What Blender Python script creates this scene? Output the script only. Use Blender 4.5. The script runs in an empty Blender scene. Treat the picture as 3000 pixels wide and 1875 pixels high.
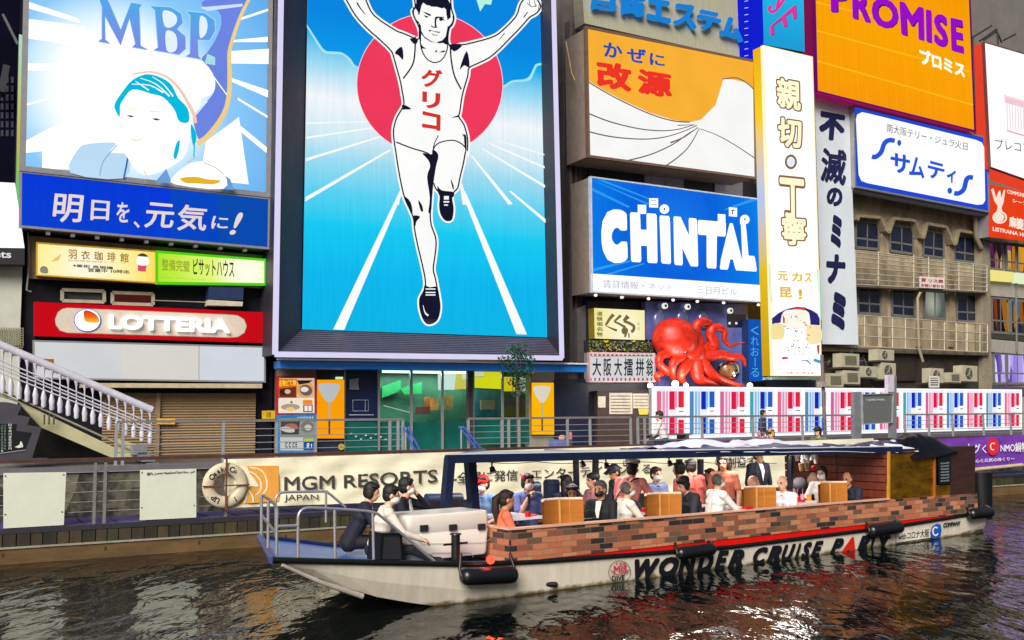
import bpy, math, random
import numpy as np
from mathutils import Vector, Matrix
from mathutils.geometry import tessellate_polygon
random.seed(7)
S = bpy.context.scene
COL = S.collection
# ---------------------------------------------------------------- camera
H, FPX = 2.2, 3000.0                      # eye height over the water, focal length in photo pixels
PITCH, ROLL = math.radians(5.48), math.radians(-.52)
cf = Vector((0, math.cos(PITCH), math.sin(PITCH)))
_r = Vector((1, 0, 0)); _u = _r.cross(cf)
cr = _r*math.cos(ROLL) + _u*math.sin(ROLL)
cu = _u*math.cos(ROLL) - _r*math.sin(ROLL)
EYE = Vector((0, 0, H))
cam = bpy.data.cameras.new('camera'); cam.sensor_width = 36; cam.lens = 36*FPX/3000
cam.clip_start = .1; cam.clip_end = 2000
co = bpy.data.objects.new('camera', cam); COL.objects.link(co)
m = Matrix((cr, cu, -cf)).transposed().to_4x4(); m.translation = EYE
co.matrix_world = m; S.camera = co
# ---------------------------------------------------------------- light
SUN_EL, SUN_ROT = 34, 194
w = bpy.data.worlds.new('World'); S.world = w; w.use_nodes = True
nt = w.node_tree; bg = nt.nodes['Background']
sky = nt.nodes.new('ShaderNodeTexSky'); sky.sky_type = 'NISHITA'; sky.sun_disc = False
sky.sun_elevation = math.radians(SUN_EL); sky.sun_rotation = math.radians(SUN_ROT); sky.air_density = 1; sky.dust_density = 4
hs = nt.nodes.new('ShaderNodeHueSaturation'); hs.inputs['Saturation'].default_value = .55
nt.links.new(sky.outputs[0], hs.inputs['Color']); nt.links.new(hs.outputs[0], bg.inputs['Color'])
bg.inputs['Strength'].default_value = .055
sl = bpy.data.lights.new('sun', 'SUN'); sl.energy = 5.0; sl.angle = math.radians(34); sl.color = (1, .93, .84)
so = bpy.data.objects.new('sun', sl); COL.objects.link(so)
_el, _az = math.radians(SUN_EL), math.radians(SUN_ROT)   # sky rotation is measured clockwise from +Y
sd = Vector((math.sin(_az)*math.cos(_el), math.cos(_az)*math.cos(_el), math.sin(_el)))
so.rotation_euler = sd.to_track_quat('Z', 'Y').to_euler()
S.view_settings.view_transform = 'Standard'; S.view_settings.look = 'None'
S.view_settings.exposure = 0; S.view_settings.gamma = 1
S.render.engine = 'CYCLES'; S.cycles.use_denoising = True; S.cycles.max_bounces = 6
S.cycles.sample_clamp_indirect = 4
# ---------------------------------------------------------------- geometry of the place
def ray(x, y): return cf + cr*((x-1500)/FPX) + cu*((937.5-y)/FPX)
class Pl:                                  # a vertical plane of the place; o moves it toward the river
    def __init__(s, pt, yaw):
        s.p = Vector(pt); a = math.radians(yaw)
        s.u = Vector((math.cos(a), math.sin(a), 0)); s.n = Vector((math.sin(a), -math.cos(a), 0))
    def at(s, x, y, o=0):
        d = ray(x, y); return EYE + d*(((s.p + s.n*o - EYE).dot(s.n))/d.dot(s.n))
    def off(s, o):
        q = Pl.__new__(Pl); q.p = s.p + s.n*o; q.u = s.u; q.n = s.n; return q
def pt_depth(x, y, d): r = ray(x, y); return EYE + r*(d/r.y)
QUAY = Pl((-6.28, 17.3, 0), 29.3)          # face of the lower promenade
FA = Pl(pt_depth(1250, 1000, 25.7), 29.3)  # facades left and middle
FB = Pl(FA.at(2300, 1000), 33.3)           # facades on the right
YB = 36.42
BN = Pl((1.62, 14.146, 0), YB)              # near side of the boat
BU, BV = BN.u, -BN.n                       # along the boat, across it (away)
def bs(x, y, t=0): return BN.at(x, y, -t)
def bw(s, t, z): q = BN.p + BU*s + BV*t; return Vector((q.x, q.y, z))
def bl(p): v = p - BN.p; return v.dot(BU), v.dot(BV), p.z
PROM, DECK = 1.4, .54
UP = Vector((0, 0, 1))
# ---------------------------------------------------------------- materials
def C(h, a=1):
    h = h.lstrip('#'); v = [int(h[i:i+2], 16)/255 for i in (0, 2, 4)]
    return tuple(c/12.92 if c <= .04045 else ((c+.055)/1.055)**2.4 for c in v) + (a,)
MATS = {}
def newmat(name):
    M = bpy.data.materials.new(name); M.use_nodes = True
    return M, M.node_tree, M.node_tree.nodes, M.node_tree.links
def em(h, s=1.0):
    k = ('e', h, s)
    if k in MATS: return MATS[k]
    M, t, n, l = newmat('glow_'+h.strip('#')); n.clear()
    o = n.new('ShaderNodeOutputMaterial'); e = n.new('ShaderNodeEmission')
    c = C(h); e.inputs[0].default_value = c
    g = n.new('ShaderNodeNewGeometry'); nz = n.new('ShaderNodeTexNoise'); nz.inputs['Scale'].default_value = 1.3; nz.inputs['Detail'].default_value = 4   # tubes behind a panel never light it quite evenly
    mr = n.new('ShaderNodeMapRange'); mr.inputs[1].default_value = .3; mr.inputs[2].default_value = .7; mr.inputs[3].default_value = s*.97; mr.inputs[4].default_value = s*1.03
    l.new(g.outputs['Position'], nz.inputs['Vector']); l.new(nz.outputs[0], mr.inputs[0]); l.new(mr.outputs[0], e.inputs[1]); l.new(e.outputs[0], o.inputs[0]); M.cycles.emission_sampling = 'NONE'
    MATS[k] = M; return M
def df(h, rough=.6, noise=.12, scale=6, metal=0, bump=0, stretch=(1, 1, 1), spec=.5):
    k = ('d', h, rough, noise, scale, metal, bump, stretch, spec)
    if k in MATS: return MATS[k]
    M, t, n, l = newmat('mat_'+h.strip('#')); b = n['Principled BSDF']
    b.inputs['Roughness'].default_value = rough; b.inputs['Metallic'].default_value = metal
    b.inputs['Specular IOR Level'].default_value = spec
    c = C(h)
    tc = n.new('ShaderNodeTexCoord'); mp = n.new('ShaderNodeMapping'); nz = n.new('ShaderNodeTexNoise')
    mp.inputs['Scale'].default_value = stretch
    nz.inputs['Scale'].default_value = scale; nz.inputs['Detail'].default_value = 6; nz.inputs['Roughness'].default_value = .65
    r = n.new('ShaderNodeValToRGB')
    r.color_ramp.elements[0].position = .3; r.color_ramp.elements[1].position = .7
    r.color_ramp.elements[0].color = tuple(x*(1-noise*1.6) for x in c[:3])+(1,)
    r.color_ramp.elements[1].color = tuple(min(1, x*(1+noise)) for x in c[:3])+(1,)
    l.new(tc.outputs['Object'], mp.inputs[0]); l.new(mp.outputs[0], nz.inputs['Vector'])
    l.new(nz.outputs[0], r.inputs[0]); l.new(r.outputs[0], b.inputs['Base Color'])
    if bump:
        bp = n.new('ShaderNodeBump'); bp.inputs['Strength'].default_value = bump; bp.inputs['Distance'].default_value = .02
        l.new(nz.outputs[0], bp.inputs['Height']); l.new(bp.outputs[0], b.inputs['Normal'])
    MATS[k] = M; return M
def grad(name, stops, key, s=1.0, led=0):   # lit picture whose colour runs along world z ('z') or with distance from a point
    M, t, n, l = newmat(name); n.clear()
    o = n.new('ShaderNodeOutputMaterial'); e = n.new('ShaderNodeEmission'); e.inputs[1].default_value = s
    g = n.new('ShaderNodeNewGeometry'); r = n.new('ShaderNodeValToRGB')
    a, b = stops[0][0], stops[-1][0]
    mr = n.new('ShaderNodeMapRange'); mr.inputs[1].default_value = a; mr.inputs[2].default_value = b
    if key == 'z':
        sp = n.new('ShaderNodeSeparateXYZ'); l.new(g.outputs['Position'], sp.inputs[0]); l.new(sp.outputs[2], mr.inputs[0])
    else:
        d = n.new('ShaderNodeVectorMath'); d.operation = 'DISTANCE'; d.inputs[1].default_value = key
        l.new(g.outputs['Position'], d.inputs[0]); l.new(d.outputs['Value'], mr.inputs[0])
    el = r.color_ramp.elements
    while len(el) > 1: el.remove(el[-1])
    for i, (p, c) in enumerate(stops):
        x = el[0] if i == 0 else el.new((p-a)/(b-a))
        x.position = (p-a)/(b-a); x.color = C(c)
    l.new(mr.outputs[0], r.inputs[0])
    out = r.outputs[0]
    if led:
        nz = n.new('ShaderNodeTexNoise'); nz.inputs['Scale'].default_value = led; nz.inputs['Detail'].default_value = 3
        mp = n.new('ShaderNodeMapping'); mp.inputs['Scale'].default_value = (6, 6, .25)
        l.new(g.outputs['Position'], mp.inputs[0]); l.new(mp.outputs[0], nz.inputs['Vector'])
        m2 = n.new('ShaderNodeMapRange'); m2.inputs[1].default_value = .3; m2.inputs[2].default_value = .7
        m2.inputs[3].default_value = .95; m2.inputs[4].default_value = 1.04
        l.new(nz.outputs[0], m2.inputs[0])
        mx = n.new('ShaderNodeVectorMath'); mx.operation = 'SCALE'; l.new(out, mx.inputs[0]); l.new(m2.outputs[0], mx.inputs['Scale']); out = mx.outputs[0]
    l.new(out, e.inputs[0]); l.new(e.outputs[0], o.inputs[0]); return M
def glass_mat():
    if 'glass' in MATS: return MATS['glass']
    M, t, n, l = newmat('pane_glass'); n.clear()
    o = n.new('ShaderNodeOutputMaterial'); tr = n.new('ShaderNodeBsdfTransparent'); gl = n.new('ShaderNodeBsdfGlossy')
    gl.inputs['Roughness'].default_value = .03; tr.inputs[0].default_value = (.82, .92, .9, 1)
    f = n.new('ShaderNodeFresnel'); f.inputs[0].default_value = 1.5; mx = n.new('ShaderNodeMixShader')
    l.new(f.outputs[0], mx.inputs[0]); l.new(tr.outputs[0], mx.inputs[1]); l.new(gl.outputs[0], mx.inputs[2]); l.new(mx.outputs[0], o.inputs[0])
    MATS['glass'] = M; return M
# ---------------------------------------------------------------- mesh helpers
class MB:
    def __init__(s): s.v = []; s.f = []; s.mi = []; s.m = []; s.smooth = []; s.marks = []
    def mat(s, M):
        if M not in s.m: s.m.append(M)
        return s.m.index(M)
    def add(s, vs, fs, M, smooth=False):
        b = len(s.v); k = s.mat(M); s.v += [Vector(p) for p in vs]
        for f in fs: s.f.append([b+i for i in f]); s.mi.append(k); s.smooth.append(smooth)
    def poly(s, pts, M):
        if len(pts) <= 4 and len(pts) > 2 and len(pts) < 4: s.add(pts, [(0, 1, 2)], M); return
        for t in tessellate_polygon([[Vector(p) for p in pts]]): s.add([pts[i] for i in t], [(0, 1, 2)], M)
    def quad(s, a, b, c, d, M): s.add([a, b, c, d], [(0, 1, 2, 3)], M)
    def slab(s, pts, back, M, side=None):       # polygon pts given a depth vector
        n = len(pts); side = side or M; q = [p + back for p in pts]
        if n == 4: s.add(pts, [(0, 1, 2, 3)], M); s.add(q, [(3, 2, 1, 0)], side)
        else: s.poly(pts, M); s.poly(q[::-1], side)
        s.add(list(pts)+q, [(i, n+i, n+(i+1) % n, (i+1) % n) for i in range(n)], side)
    def box(s, c, ax, ay, az, M):               # centre and three half vectors
        v = [c + ax*i + ay*j + az*k for k in (-1, 1) for j in (-1, 1) for i in (-1, 1)]
        s.add(v, [(0, 2, 3, 1), (4, 5, 7, 6), (0, 1, 5, 4), (2, 6, 7, 3), (0, 4, 6, 2), (1, 3, 7, 5)], M)
    def span(s, p, q, w, hgt, M, side=None):    # beam from p to q
        d = (q-p).normalized(); side = side or d.cross(UP).normalized(); up = side.cross(d).normalized()
        s.box((p+q)/2, (q-p)/2, side*w/2, up*hgt/2, M)
    def tube(s, pts, r, M, n=8, caps=True):
        pts = [Vector(p) for p in pts]; rr = r if isinstance(r, (list, tuple)) else [r]*len(pts)
        vs = []; ref = None
        for i, p in enumerate(pts):
            d = (pts[min(i+1, len(pts)-1)] - pts[max(i-1, 0)]).normalized()
            if ref is None: ref = d.orthogonal().normalized()
            a = (ref - d*ref.dot(d)).normalized(); ref = a; b = d.cross(a)
            vs += [p + (a*math.cos(2*math.pi*k/n) + b*math.sin(2*math.pi*k/n))*rr[i] for k in range(n)]
        fs = [(i*n+k, i*n+(k+1) % n, (i+1)*n+(k+1) % n, (i+1)*n+k) for i in range(len(pts)-1) for k in range(n)]
        s.add(vs, fs, M, True)
        if caps: s.add(vs[:n][::-1], [tuple(range(n))], M); s.add(vs[-n:], [tuple(range(n))], M)
    def ball(s, c, rx, ry, rz, M, ax=None, seg=14, rings=9, jitter=0):
        ax = ax or (Vector((1, 0, 0)), Vector((0, 1, 0)), UP); vs = []
        for i in range(rings+1):
            th = math.pi*i/rings
            for k in range(seg):
                ph = 2*math.pi*k/seg; j = 1+random.uniform(-jitter, jitter)
                vs.append(c + (ax[0]*rx*math.sin(th)*math.cos(ph) + ax[1]*ry*math.sin(th)*math.sin(ph) + ax[2]*rz*math.cos(th))*j)
        s.add(vs, [(i*seg+k, (i+1)*seg+k, (i+1)*seg+(k+1) % seg, i*seg+(k+1) % seg) for i in range(rings) for k in range(seg)], M, True)
    def build(s, name, parent=None):
        if len(s.marks) > 1 and 'lettering' in name:                    # one object for each line of writing
            cut = ([(0, 0)] if s.marks[0][1] else []) + [(a, c) for k, (a, c, one, p, z) in enumerate(s.marks) if k == 0 or not (one and s.marks[k-1][2] and math.dist(p, s.marks[k-1][3]) < 1.9*s.marks[k-1][4])] + [(len(s.v), len(s.f), 0)]
            for (a, c), (a2, c2, *_) in zip(cut, cut[1:]):
                t = MB(); t.v = s.v[a:a2]; t.f = [[i-a for i in f] for f in s.f[c:c2]]; t.mi = s.mi[c:c2]; t.m = s.m; t.smooth = s.smooth[c:c2]; o = t.build(name, parent)
            return o
        me = bpy.data.meshes.new(name); o = bpy.data.objects.new(name, me); COL.objects.link(o)
        vs = s.v
        if parent is not None:
            inv = root_matrix(parent).inverted(); vs = [inv @ p for p in vs]; o.parent = parent
        me.from_pydata([tuple(p) for p in vs], [], s.f)
        for M in s.m: me.materials.append(M)
        me.polygons.foreach_set('material_index', s.mi); me.polygons.foreach_set('use_smooth', s.smooth)
        me.update(); return o
def root_matrix(o):
    M = Matrix.LocRotScale(o.location, o.rotation_euler, o.scale)
    return root_matrix(o.parent) @ M if o.parent else M
def tag(o, label, cat, group=None):
    o['label'] = label; o['category'] = cat
    if group: o['group'] = group
    return o
def thing(name, label, cat, loc, rz=0, group=None):
    o = bpy.data.objects.new(name, None); COL.objects.link(o); o.empty_display_size = .2
    o.location = loc; o.rotation_euler = (0, 0, rz); return tag(o, label, cat, group)
def struct(o): o['kind'] = 'structure'; return o
def dup(root, loc, rz=0, label=None, group=None):
    r = root.copy(); COL.objects.link(r); r.location = loc; r.rotation_euler = (0, 0, rz)
    if label: r['label'] = label
    if group: r['group'] = group
    for ch in list(root.children):
        c = ch.copy(); COL.objects.link(c); c.parent = r
        for g in list(ch.children): d = g.copy(); COL.objects.link(d); d.parent = c
    return r
def Z(x0, y0, k): return lambda *a: [(x0+a[i]/k, y0+a[i+1]/k) for i in range(0, len(a), 2)]
def smooth(p, n=4, closed=True):
    out = []; N = len(p)
    for i in range(N if closed else N-1):
        a, b, c, d = (p[(i-1) % N], p[i], p[(i+1) % N], p[(i+2) % N]) if closed else (p[max(i-1, 0)], p[i], p[i+1], p[min(i+2, N-1)])
        for k in range(n):
            t = k/n
            out.append(tuple(.5*((2*b[j]) + (c[j]-a[j])*t + (2*a[j]-5*b[j]+4*c[j]-d[j])*t*t + (3*b[j]-a[j]-3*c[j]+d[j])*t**3) for j in (0, 1)))
    if not closed: out.append(p[-1])
    return out
def inset(p, d):                              # pixel polygon moved inward by d
    A = sum(p[i][0]*p[(i+1) % len(p)][1]-p[(i+1) % len(p)][0]*p[i][1] for i in range(len(p)))
    sg = 1 if A > 0 else -1; out = []; N = len(p)
    for i in range(N):
        a, b = p[i-2], p[(i+2) % N]; dx, dy = b[0]-a[0], b[1]-a[1]; L = math.hypot(dx, dy) or 1
        out.append((p[i][0]-sg*dy/L*d, p[i][1]+sg*dx/L*d))
    return out
def ribbon(p, w):                             # pixel stroke; w number or list
    N = len(p); L = []; R = []
    for i in range(N):
        a, b = p[max(i-1, 0)], p[min(i+1, N-1)]; dx, dy = b[0]-a[0], b[1]-a[1]; l = math.hypot(dx, dy) or 1
        ww = (w[0]+(w[1]-w[0])*i/(N-1) if isinstance(w, tuple) else w)/2
        L.append((p[i][0]-dy/l*ww, p[i][1]+dx/l*ww)); R.append((p[i][0]+dy/l*ww, p[i][1]-dx/l*ww))
    return L, R
def ell(cx, cy, rx, ry, n=40, a0=0, a1=360, rot=0):
    c, s_ = math.cos(math.radians(rot)), math.sin(math.radians(rot)); o = []
    for i in range(n):
        a = math.radians(a0+(a1-a0)*i/n); x, y = rx*math.cos(a), ry*math.sin(a); o.append((cx+x*c-y*s_, cy+x*s_+y*c))
    return o
class Art:                                    # flat printed or lit picture on a plane, layer over layer
    def __init__(s, pl, off, step=.004): s.pl = pl; s.o = off; s.st = step; s.b = MB()
    def nxt(s): s.o += s.st; return s.o
    def fill(s, M, pts, sm=0):
        o = s.nxt(); s.b.poly([s.pl.at(x, y, o) for x, y in (smooth(pts, sm) if sm else pts)], M)
    def line(s, M, pts, w, sm=0, closed=False):
        if sm: pts = smooth(pts, sm, closed)
        if closed: pts = pts+[pts[0]]
        o = s.nxt(); L, R = ribbon(pts, w)
        for i in range(len(pts)-1): s.b.quad(*[s.pl.at(x, y, o) for x, y in (L[i], L[i+1], R[i+1], R[i])], M)
    def build(s, name, parent): return s.b.build(name, parent)
_glyph = {}
def glyphs(txt, bold=0, shear=0, ext=0, space=1):
    k = (txt, bold, shear, ext, space)
    if k not in _glyph:
        c = bpy.data.curves.new('t', 'FONT'); c.body = txt; c.size = 1; c.shear = shear; c.extrude = ext; c.resolution_u = 3
        c.space_character = space
        o = bpy.data.objects.new('t', c); COL.objects.link(o)
        me = bpy.data.meshes.new_from_object(o)
        v = [tuple(p.co) for p in me.vertices]; f = [tuple(p.vertices) for p in me.polygons]
        bpy.data.objects.remove(o); bpy.data.curves.remove(c); bpy.data.meshes.remove(me)
        if bold > 0:                          # thicker strokes: the glyph repeated a little to each side
            v0, f0, v, f = v, f, [], []
            J = 8 if bold < .04 else 16 if bold < .07 else 24
            for j in range(J+1):
                a = 2*math.pi*(j+.5)/J; k_ = max(abs(math.cos(a)), abs(math.sin(a)))**(1 if txt.isascii() else .4); dx, dy = (bold*math.cos(a)/k_, bold*math.sin(a)/k_) if j < J else (0, 0); nb_ = len(v)
                v += [(p[0]+dx, p[1]+dy, p[2]+j*(.002 if ext else .0004)) for p in v0]; f += [tuple(i+nb_ for i in q) for q in f0]
        _glyph[k] = (v, f)
    return _glyph[k]
def text(b, pl, off, txt, q, M, bold=0, shear=0, depth=0, grow=0, space=1):
    """letters into MB b; q = TL, TR, BR, BL pixel corners of the inked box"""
    v, f = glyphs(txt, bold, shear, .1 if depth else 0, space); b.marks.append((len(b.v), len(b.f), len(txt) == 1, q[0], max(q[1][0]-q[0][0], q[3][1]-q[0][1])))
    if not v: return
    v0 = glyphs(txt, bold-grow, shear, 0, space)[0] if grow else v
    x0, x1 = min(p[0] for p in v0), max(p[0] for p in v0); y0, y1 = min(p[1] for p in v0), max(p[1] for p in v0)
    out = []
    for p in v:
        a = (p[0]-x0)/((x1-x0) or 1); c = 1-(p[1]-y0)/((y1-y0) or 1)
        X = (q[0][0]*(1-a)+q[1][0]*a)*(1-c) + (q[3][0]*(1-a)+q[2][0]*a)*c
        Y = (q[0][1]*(1-a)+q[1][1]*a)*(1-c) + (q[3][1]*(1-a)+q[2][1]*a)*c
        out.append(pl.at(X, Y, off) + pl.n*(depth*(p[2]+.1)*5 if depth else p[2]))
    b.add(out, f, M)
def rect(x0, y0, x1, y1, dy=0): return [(x0, y0), (x1, y0+dy), (x1, y1+dy), (x0, y1)]
def sub(q, a0, c0, a1, c1):
    def e(a, c): return ((q[0][0]*(1-a)+q[1][0]*a)*(1-c) + (q[3][0]*(1-a)+q[2][0]*a)*c, (q[0][1]*(1-a)+q[1][1]*a)*(1-c) + (q[3][1]*(1-a)+q[2][1]*a)*c)
    return [e(a0, c0), e(a1, c0), e(a1, c1), e(a0, c1)]
def board(name, label, cat, pl, q, off, depth, face, side, fname='face', frame=None, fw=.06, group=None):
    """sign box: a face of material face on a casing depth deep"""
    P = [pl.at(x, y, off) for x, y in q]; base = (P[2]+P[3])/2 - pl.n*depth
    r = thing(name, label, cat, base, 0, group)
    b = MB(); b.slab([p - pl.n*.012 for p in P], -pl.n*(depth-.012), side); b.build('casing', r)
    b = MB(); b.quad(*P, face); b.build(fname, r)
    if frame:
        b = MB(); c = sum(P, Vector())/4
        for i in range(4):
            a, d = P[i], P[(i+1) % 4]; e = (d-a).normalized(); a, d = (a - e*fw/2, d + e*fw/2) if i % 2 == 0 else (a + e*fw/2, d - e*fw/2)
            b.span(a - pl.n*.02, d - pl.n*.02, fw, .12, frame, side=e.cross(pl.n))
        b.build('frame', r)
    return r
# ================================================================ the setting: water, walkways, quay
def water():
    M, t, n, l = newmat('canal_water'); b = n['Principled BSDF']
    b.inputs['Base Color'].default_value = (.002, .004, .004, 1); b.inputs['Roughness'].default_value = .04; b.inputs['Specular IOR Level'].default_value = .26
    b.inputs['IOR'].default_value = 1.33; b.inputs['Specular Tint'].default_value = (.8, .92, 1, 1)
    g = n.new('ShaderNodeNewGeometry'); acc = None
    for sc, st, rot, dist in ((1.1, (1, .5, 1), .5, .07), (4.2, (1, .36, 1), .75, .020), (12, (1, .4, 1), .6, .004)):
        mp = n.new('ShaderNodeMapping'); mp.inputs['Rotation'].default_value = (0, 0, -rot); mp.inputs['Scale'].default_value = st
        nz = n.new('ShaderNodeTexNoise'); nz.inputs['Scale'].default_value = sc; nz.inputs['Detail'].default_value = 2
        nz.inputs['Distortion'].default_value = .6
        bp = n.new('ShaderNodeBump'); bp.inputs['Strength'].default_value = 1; bp.inputs['Distance'].default_value = dist
        l.new(g.outputs['Position'], mp.inputs[0]); l.new(mp.outputs[0], nz.inputs['Vector']); l.new(nz.outputs[0], bp.inputs['Height'])
        if acc: l.new(acc, bp.inputs['Normal'])
        acc = bp.outputs[0]
    l.new(acc, b.inputs['Normal'])
    bb = MB(); bb.quad(Vector((-60, -12, 0)), Vector((90, -12, 0)), Vector((90, 90, 0)), Vector((-60, 90, 0)), M)
    struct(bb.build('water'))
water()
def along(pl, u, o, z):                       # point u metres along a plane from its anchor
    q = pl.p + pl.u*u + pl.n*o; return Vector((q.x, q.y, z))
U0, U1 = -14, 46
def strip(name, u0, u1, o0, o1, z0, z1, M):
    b = MB(); b.slab([along(QUAY, u0, o0, z1), along(QUAY, u1, o0, z1), along(QUAY, u1, o1, z1), along(QUAY, u0, o1, z1)], Vector((0, 0, z0-z1)), M)
    return b.build(name)
struct(strip('promenade_walkway', U0, U1, 0, -1.35, .46, DECK, df('#4a447c', .45, .25, 2.5)))
struct(strip('upper_promenade', U0, U1, -1.39, -14, 1.2, PROM, df('#5d5a58', .5, .2, 1.5)))
# joints of the lower walkway boards
b = MB(); jm = df('#23222e', .8)
for i in range(120):
    u = U0+.2+i*.5
    b.box(along(QUAY, u, -.66, DECK+.003), QUAY.u*.012, QUAY.n*.62, UP*.004, jm)
struct(b.build('walkway_joints'))
q = thing('quay_wall', 'mossy quay wall of short upright planks above a tan concrete ledge at the water', 'quay wall', along(QUAY, 10, -.2, 0))
b = MB(); pm = [df(c, .85, .35, 5, 0, .3, (1, 1, .35)) for c in ('#332c1b', '#282416', '#3c331f', '#211f15', '#33331a')]
u = U0
while u < U1:
    w_ = random.uniform(.17, .21)
    b.box(along(QUAY, u+w_/2, .02+random.uniform(-.008, .008), .345), QUAY.u*(w_/2-.008), QUAY.n*.05, UP*.115, random.choice(pm)); u += w_
b.build('plank_facing', q)
b = MB(); b.slab([along(QUAY, U0, .10, .235), along(QUAY, U1, .10, .235), along(QUAY, U1, -.04, .235), along(QUAY, U0, -.04, .235)], Vector((0, 0, -.9)), df('#5e4726', .8, .3, 1.3, 0, .2, (1, 1, 3)))
for i in range(40): b.box(along(QUAY, U0+i*1.5, .105, .15), QUAY.u*.012, QUAY.n*.006, UP*.03, df('#3a2c18'))
b.build('concrete_ledge', q)
b = MB(); b.span(along(QUAY, U0, .11, .25), along(QUAY, U1, .11, .25), .03, .03, df('#8d8a80', .5)); b.build('ledge_strip', q)
b = MB(); b.span(along(QUAY, U0, .03, .50), along(QUAY, U1, .03, .50), .10, .075, df('#24222c', .6)); b.build('edge_beam', q)
b = MB(); b.slab([along(QUAY, U0, -.03, .23), along(QUAY, U1, -.03, .23), along(QUAY, U1, -.03, .455), along(QUAY, U0, -.03, .455)], QUAY.n*-.3, df('#2a2618')); b.build('backing', q)
# stone retaining wall between the two levels
r = thing('retaining_wall', 'dark rough stone retaining wall between lower walkway and upper promenade', 'wall', along(QUAY, 10, -1.37, DECK))
M, t, n, l = newmat('rough_stone'); bsdf = n['Principled BSDF']; bsdf.inputs['Roughness'].default_value = .85
tc = n.new('ShaderNodeNewGeometry'); mp = n.new('ShaderNodeMapping'); mp.inputs['Rotation'].default_value = (math.pi/2, 0, 0); mp.inputs['Scale'].default_value = (1, 1, 1)
vo = n.new('ShaderNodeTexVoronoi'); vo.inputs['Scale'].default_value = 2.6; nz = n.new('ShaderNodeTexNoise'); nz.inputs['Scale'].default_value = 9
rp = n.new('ShaderNodeValToRGB'); rp.color_ramp.elements[0].position = .3; rp.color_ramp.elements[1].position = .7; rp.color_ramp.elements[0].color = C('#1b1a13'); rp.color_ramp.elements[1].color = C('#6a6654')
mx = n.new('ShaderNodeMixRGB'); mx.inputs[0].default_value = .55
l.new(tc.outputs['Position'], vo.inputs['Vector']); l.new(tc.outputs['Position'], nz.inputs['Vector'])
l.new(vo.outputs['Color'], mx.inputs[1]); l.new(nz.outputs[0], mx.inputs[2]); l.new(mx.outputs[0], rp.inputs[0]); l.new(rp.outputs[0], bsdf.inputs['Base Color'])
bp = n.new('ShaderNodeBump'); bp.inputs['Distance'].default_value = .05; l.new(vo.outputs['Distance'], bp.inputs['Height']); l.new(bp.outputs[0], bsdf.inputs['Normal'])
b = MB(); b.slab([along(QUAY, U0, -1.36, .4), along(QUAY, U1, -1.36, .4), along(QUAY, U1, -1.36, 1.33), along(QUAY, U0, -1.36, 1.33)], QUAY.n*-.4, M); b.build('stonework', r)
b = MB(); b.slab([along(QUAY, U0, -1.30, 1.42), along(QUAY, U1, -1.30, 1.42), along(QUAY, U1, -1.7, 1.42), along(QUAY, U0, -1.7, 1.42)], Vector((0, 0, -.09)), df('#615e64', .6)); b.build('coping', r)
# ================================================================ railings
STEEL = df('#9a9ca2', .4, .1, 8, .3); STEELD = df('#7d7a7a', .4, .1, 8, .2); BROWN = df('#4b3029', .45, .2, 6)
def lower_rail():
    r = thing('lower_railing', 'lower walkway railing with brown handrail, steel posts and thin cables', 'railing', along(QUAY, 0, -.05, DECK))
    b = MB(); b.span(along(QUAY, U0, -.06, 1.585), along(QUAY, U1, -.06, 1.585), .12, .055, BROWN); b.build('handrail', r)
    for x in (278, 308, 662, 1330, 2050, 2560, 2890):
        p = QUAY.at(x, 1400, -.06); b = MB()
        b.box(Vector((p.x, p.y, (1.56+DECK)/2)), QUAY.u*.022, QUAY.n*.035, UP*(1.56-DECK)/2, STEELD); b.build('post', r)
    b = MB()
    for k in range(5):
        z = .74+k*.16; b.tube([along(QUAY, U0, -.06, z), along(QUAY, U1, -.06, z)], .006, STEEL, 5)
    b.build('cables', r)
lower_rail()
RL = QUAY.off(-1.55)
def upper_rail(segs, label):
    x0, x1 = segs[0], segs[-1]; P = RL.at(x0, 1228); Q = RL.at(x1, 1215)
    r = thing('upper_railing', label, 'railing', Vector(((P.x+Q.x)/2, (P.y+Q.y)/2, PROM)), 0, 'steel railings of the upper promenade')
    ua, ub = (P-RL.p).dot(RL.u), (Q-RL.p).dot(RL.u); ZT = 2.2
    b = MB(); b.span(along(RL, ua, 0, ZT), along(RL, ub, 0, ZT), .05, .045, STEELD); b.build('handrail', r)
    for x in segs:
        u = (RL.at(x, 1225)-RL.p).dot(RL.u); b = MB()
        b.span(along(RL, u, 0, PROM), along(RL, u, 0, ZT-.02), .05, .045, STEEL, RL.u); b.build('post', r)
    b = MB()
    for k in range(5): b.tube([along(RL, ua, 0, 1.52+k*.13), along(RL, ub, 0, 1.52+k*.13)], .008, STEEL, 5)
    b.build('bars', r)
upper_rail((342, 362, 655, 810, 925, 1142, 1166, 1180), 'long steel railing in front of the brown roller shutter')
upper_rail((1372, 1470, 1490, 1520, 1662, 1728, 1847), 'steel railing in front of the glass shop with the young tree')
upper_rail((1868, 1888, 2056, 2205, 2350, 2502), 'steel railing in front of the octopus and the red and blue light boxes')
upper_rail((2650, 2720, 2790, 2880, 2960, 3030), 'steel railing above the purple banner, far right')
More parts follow.
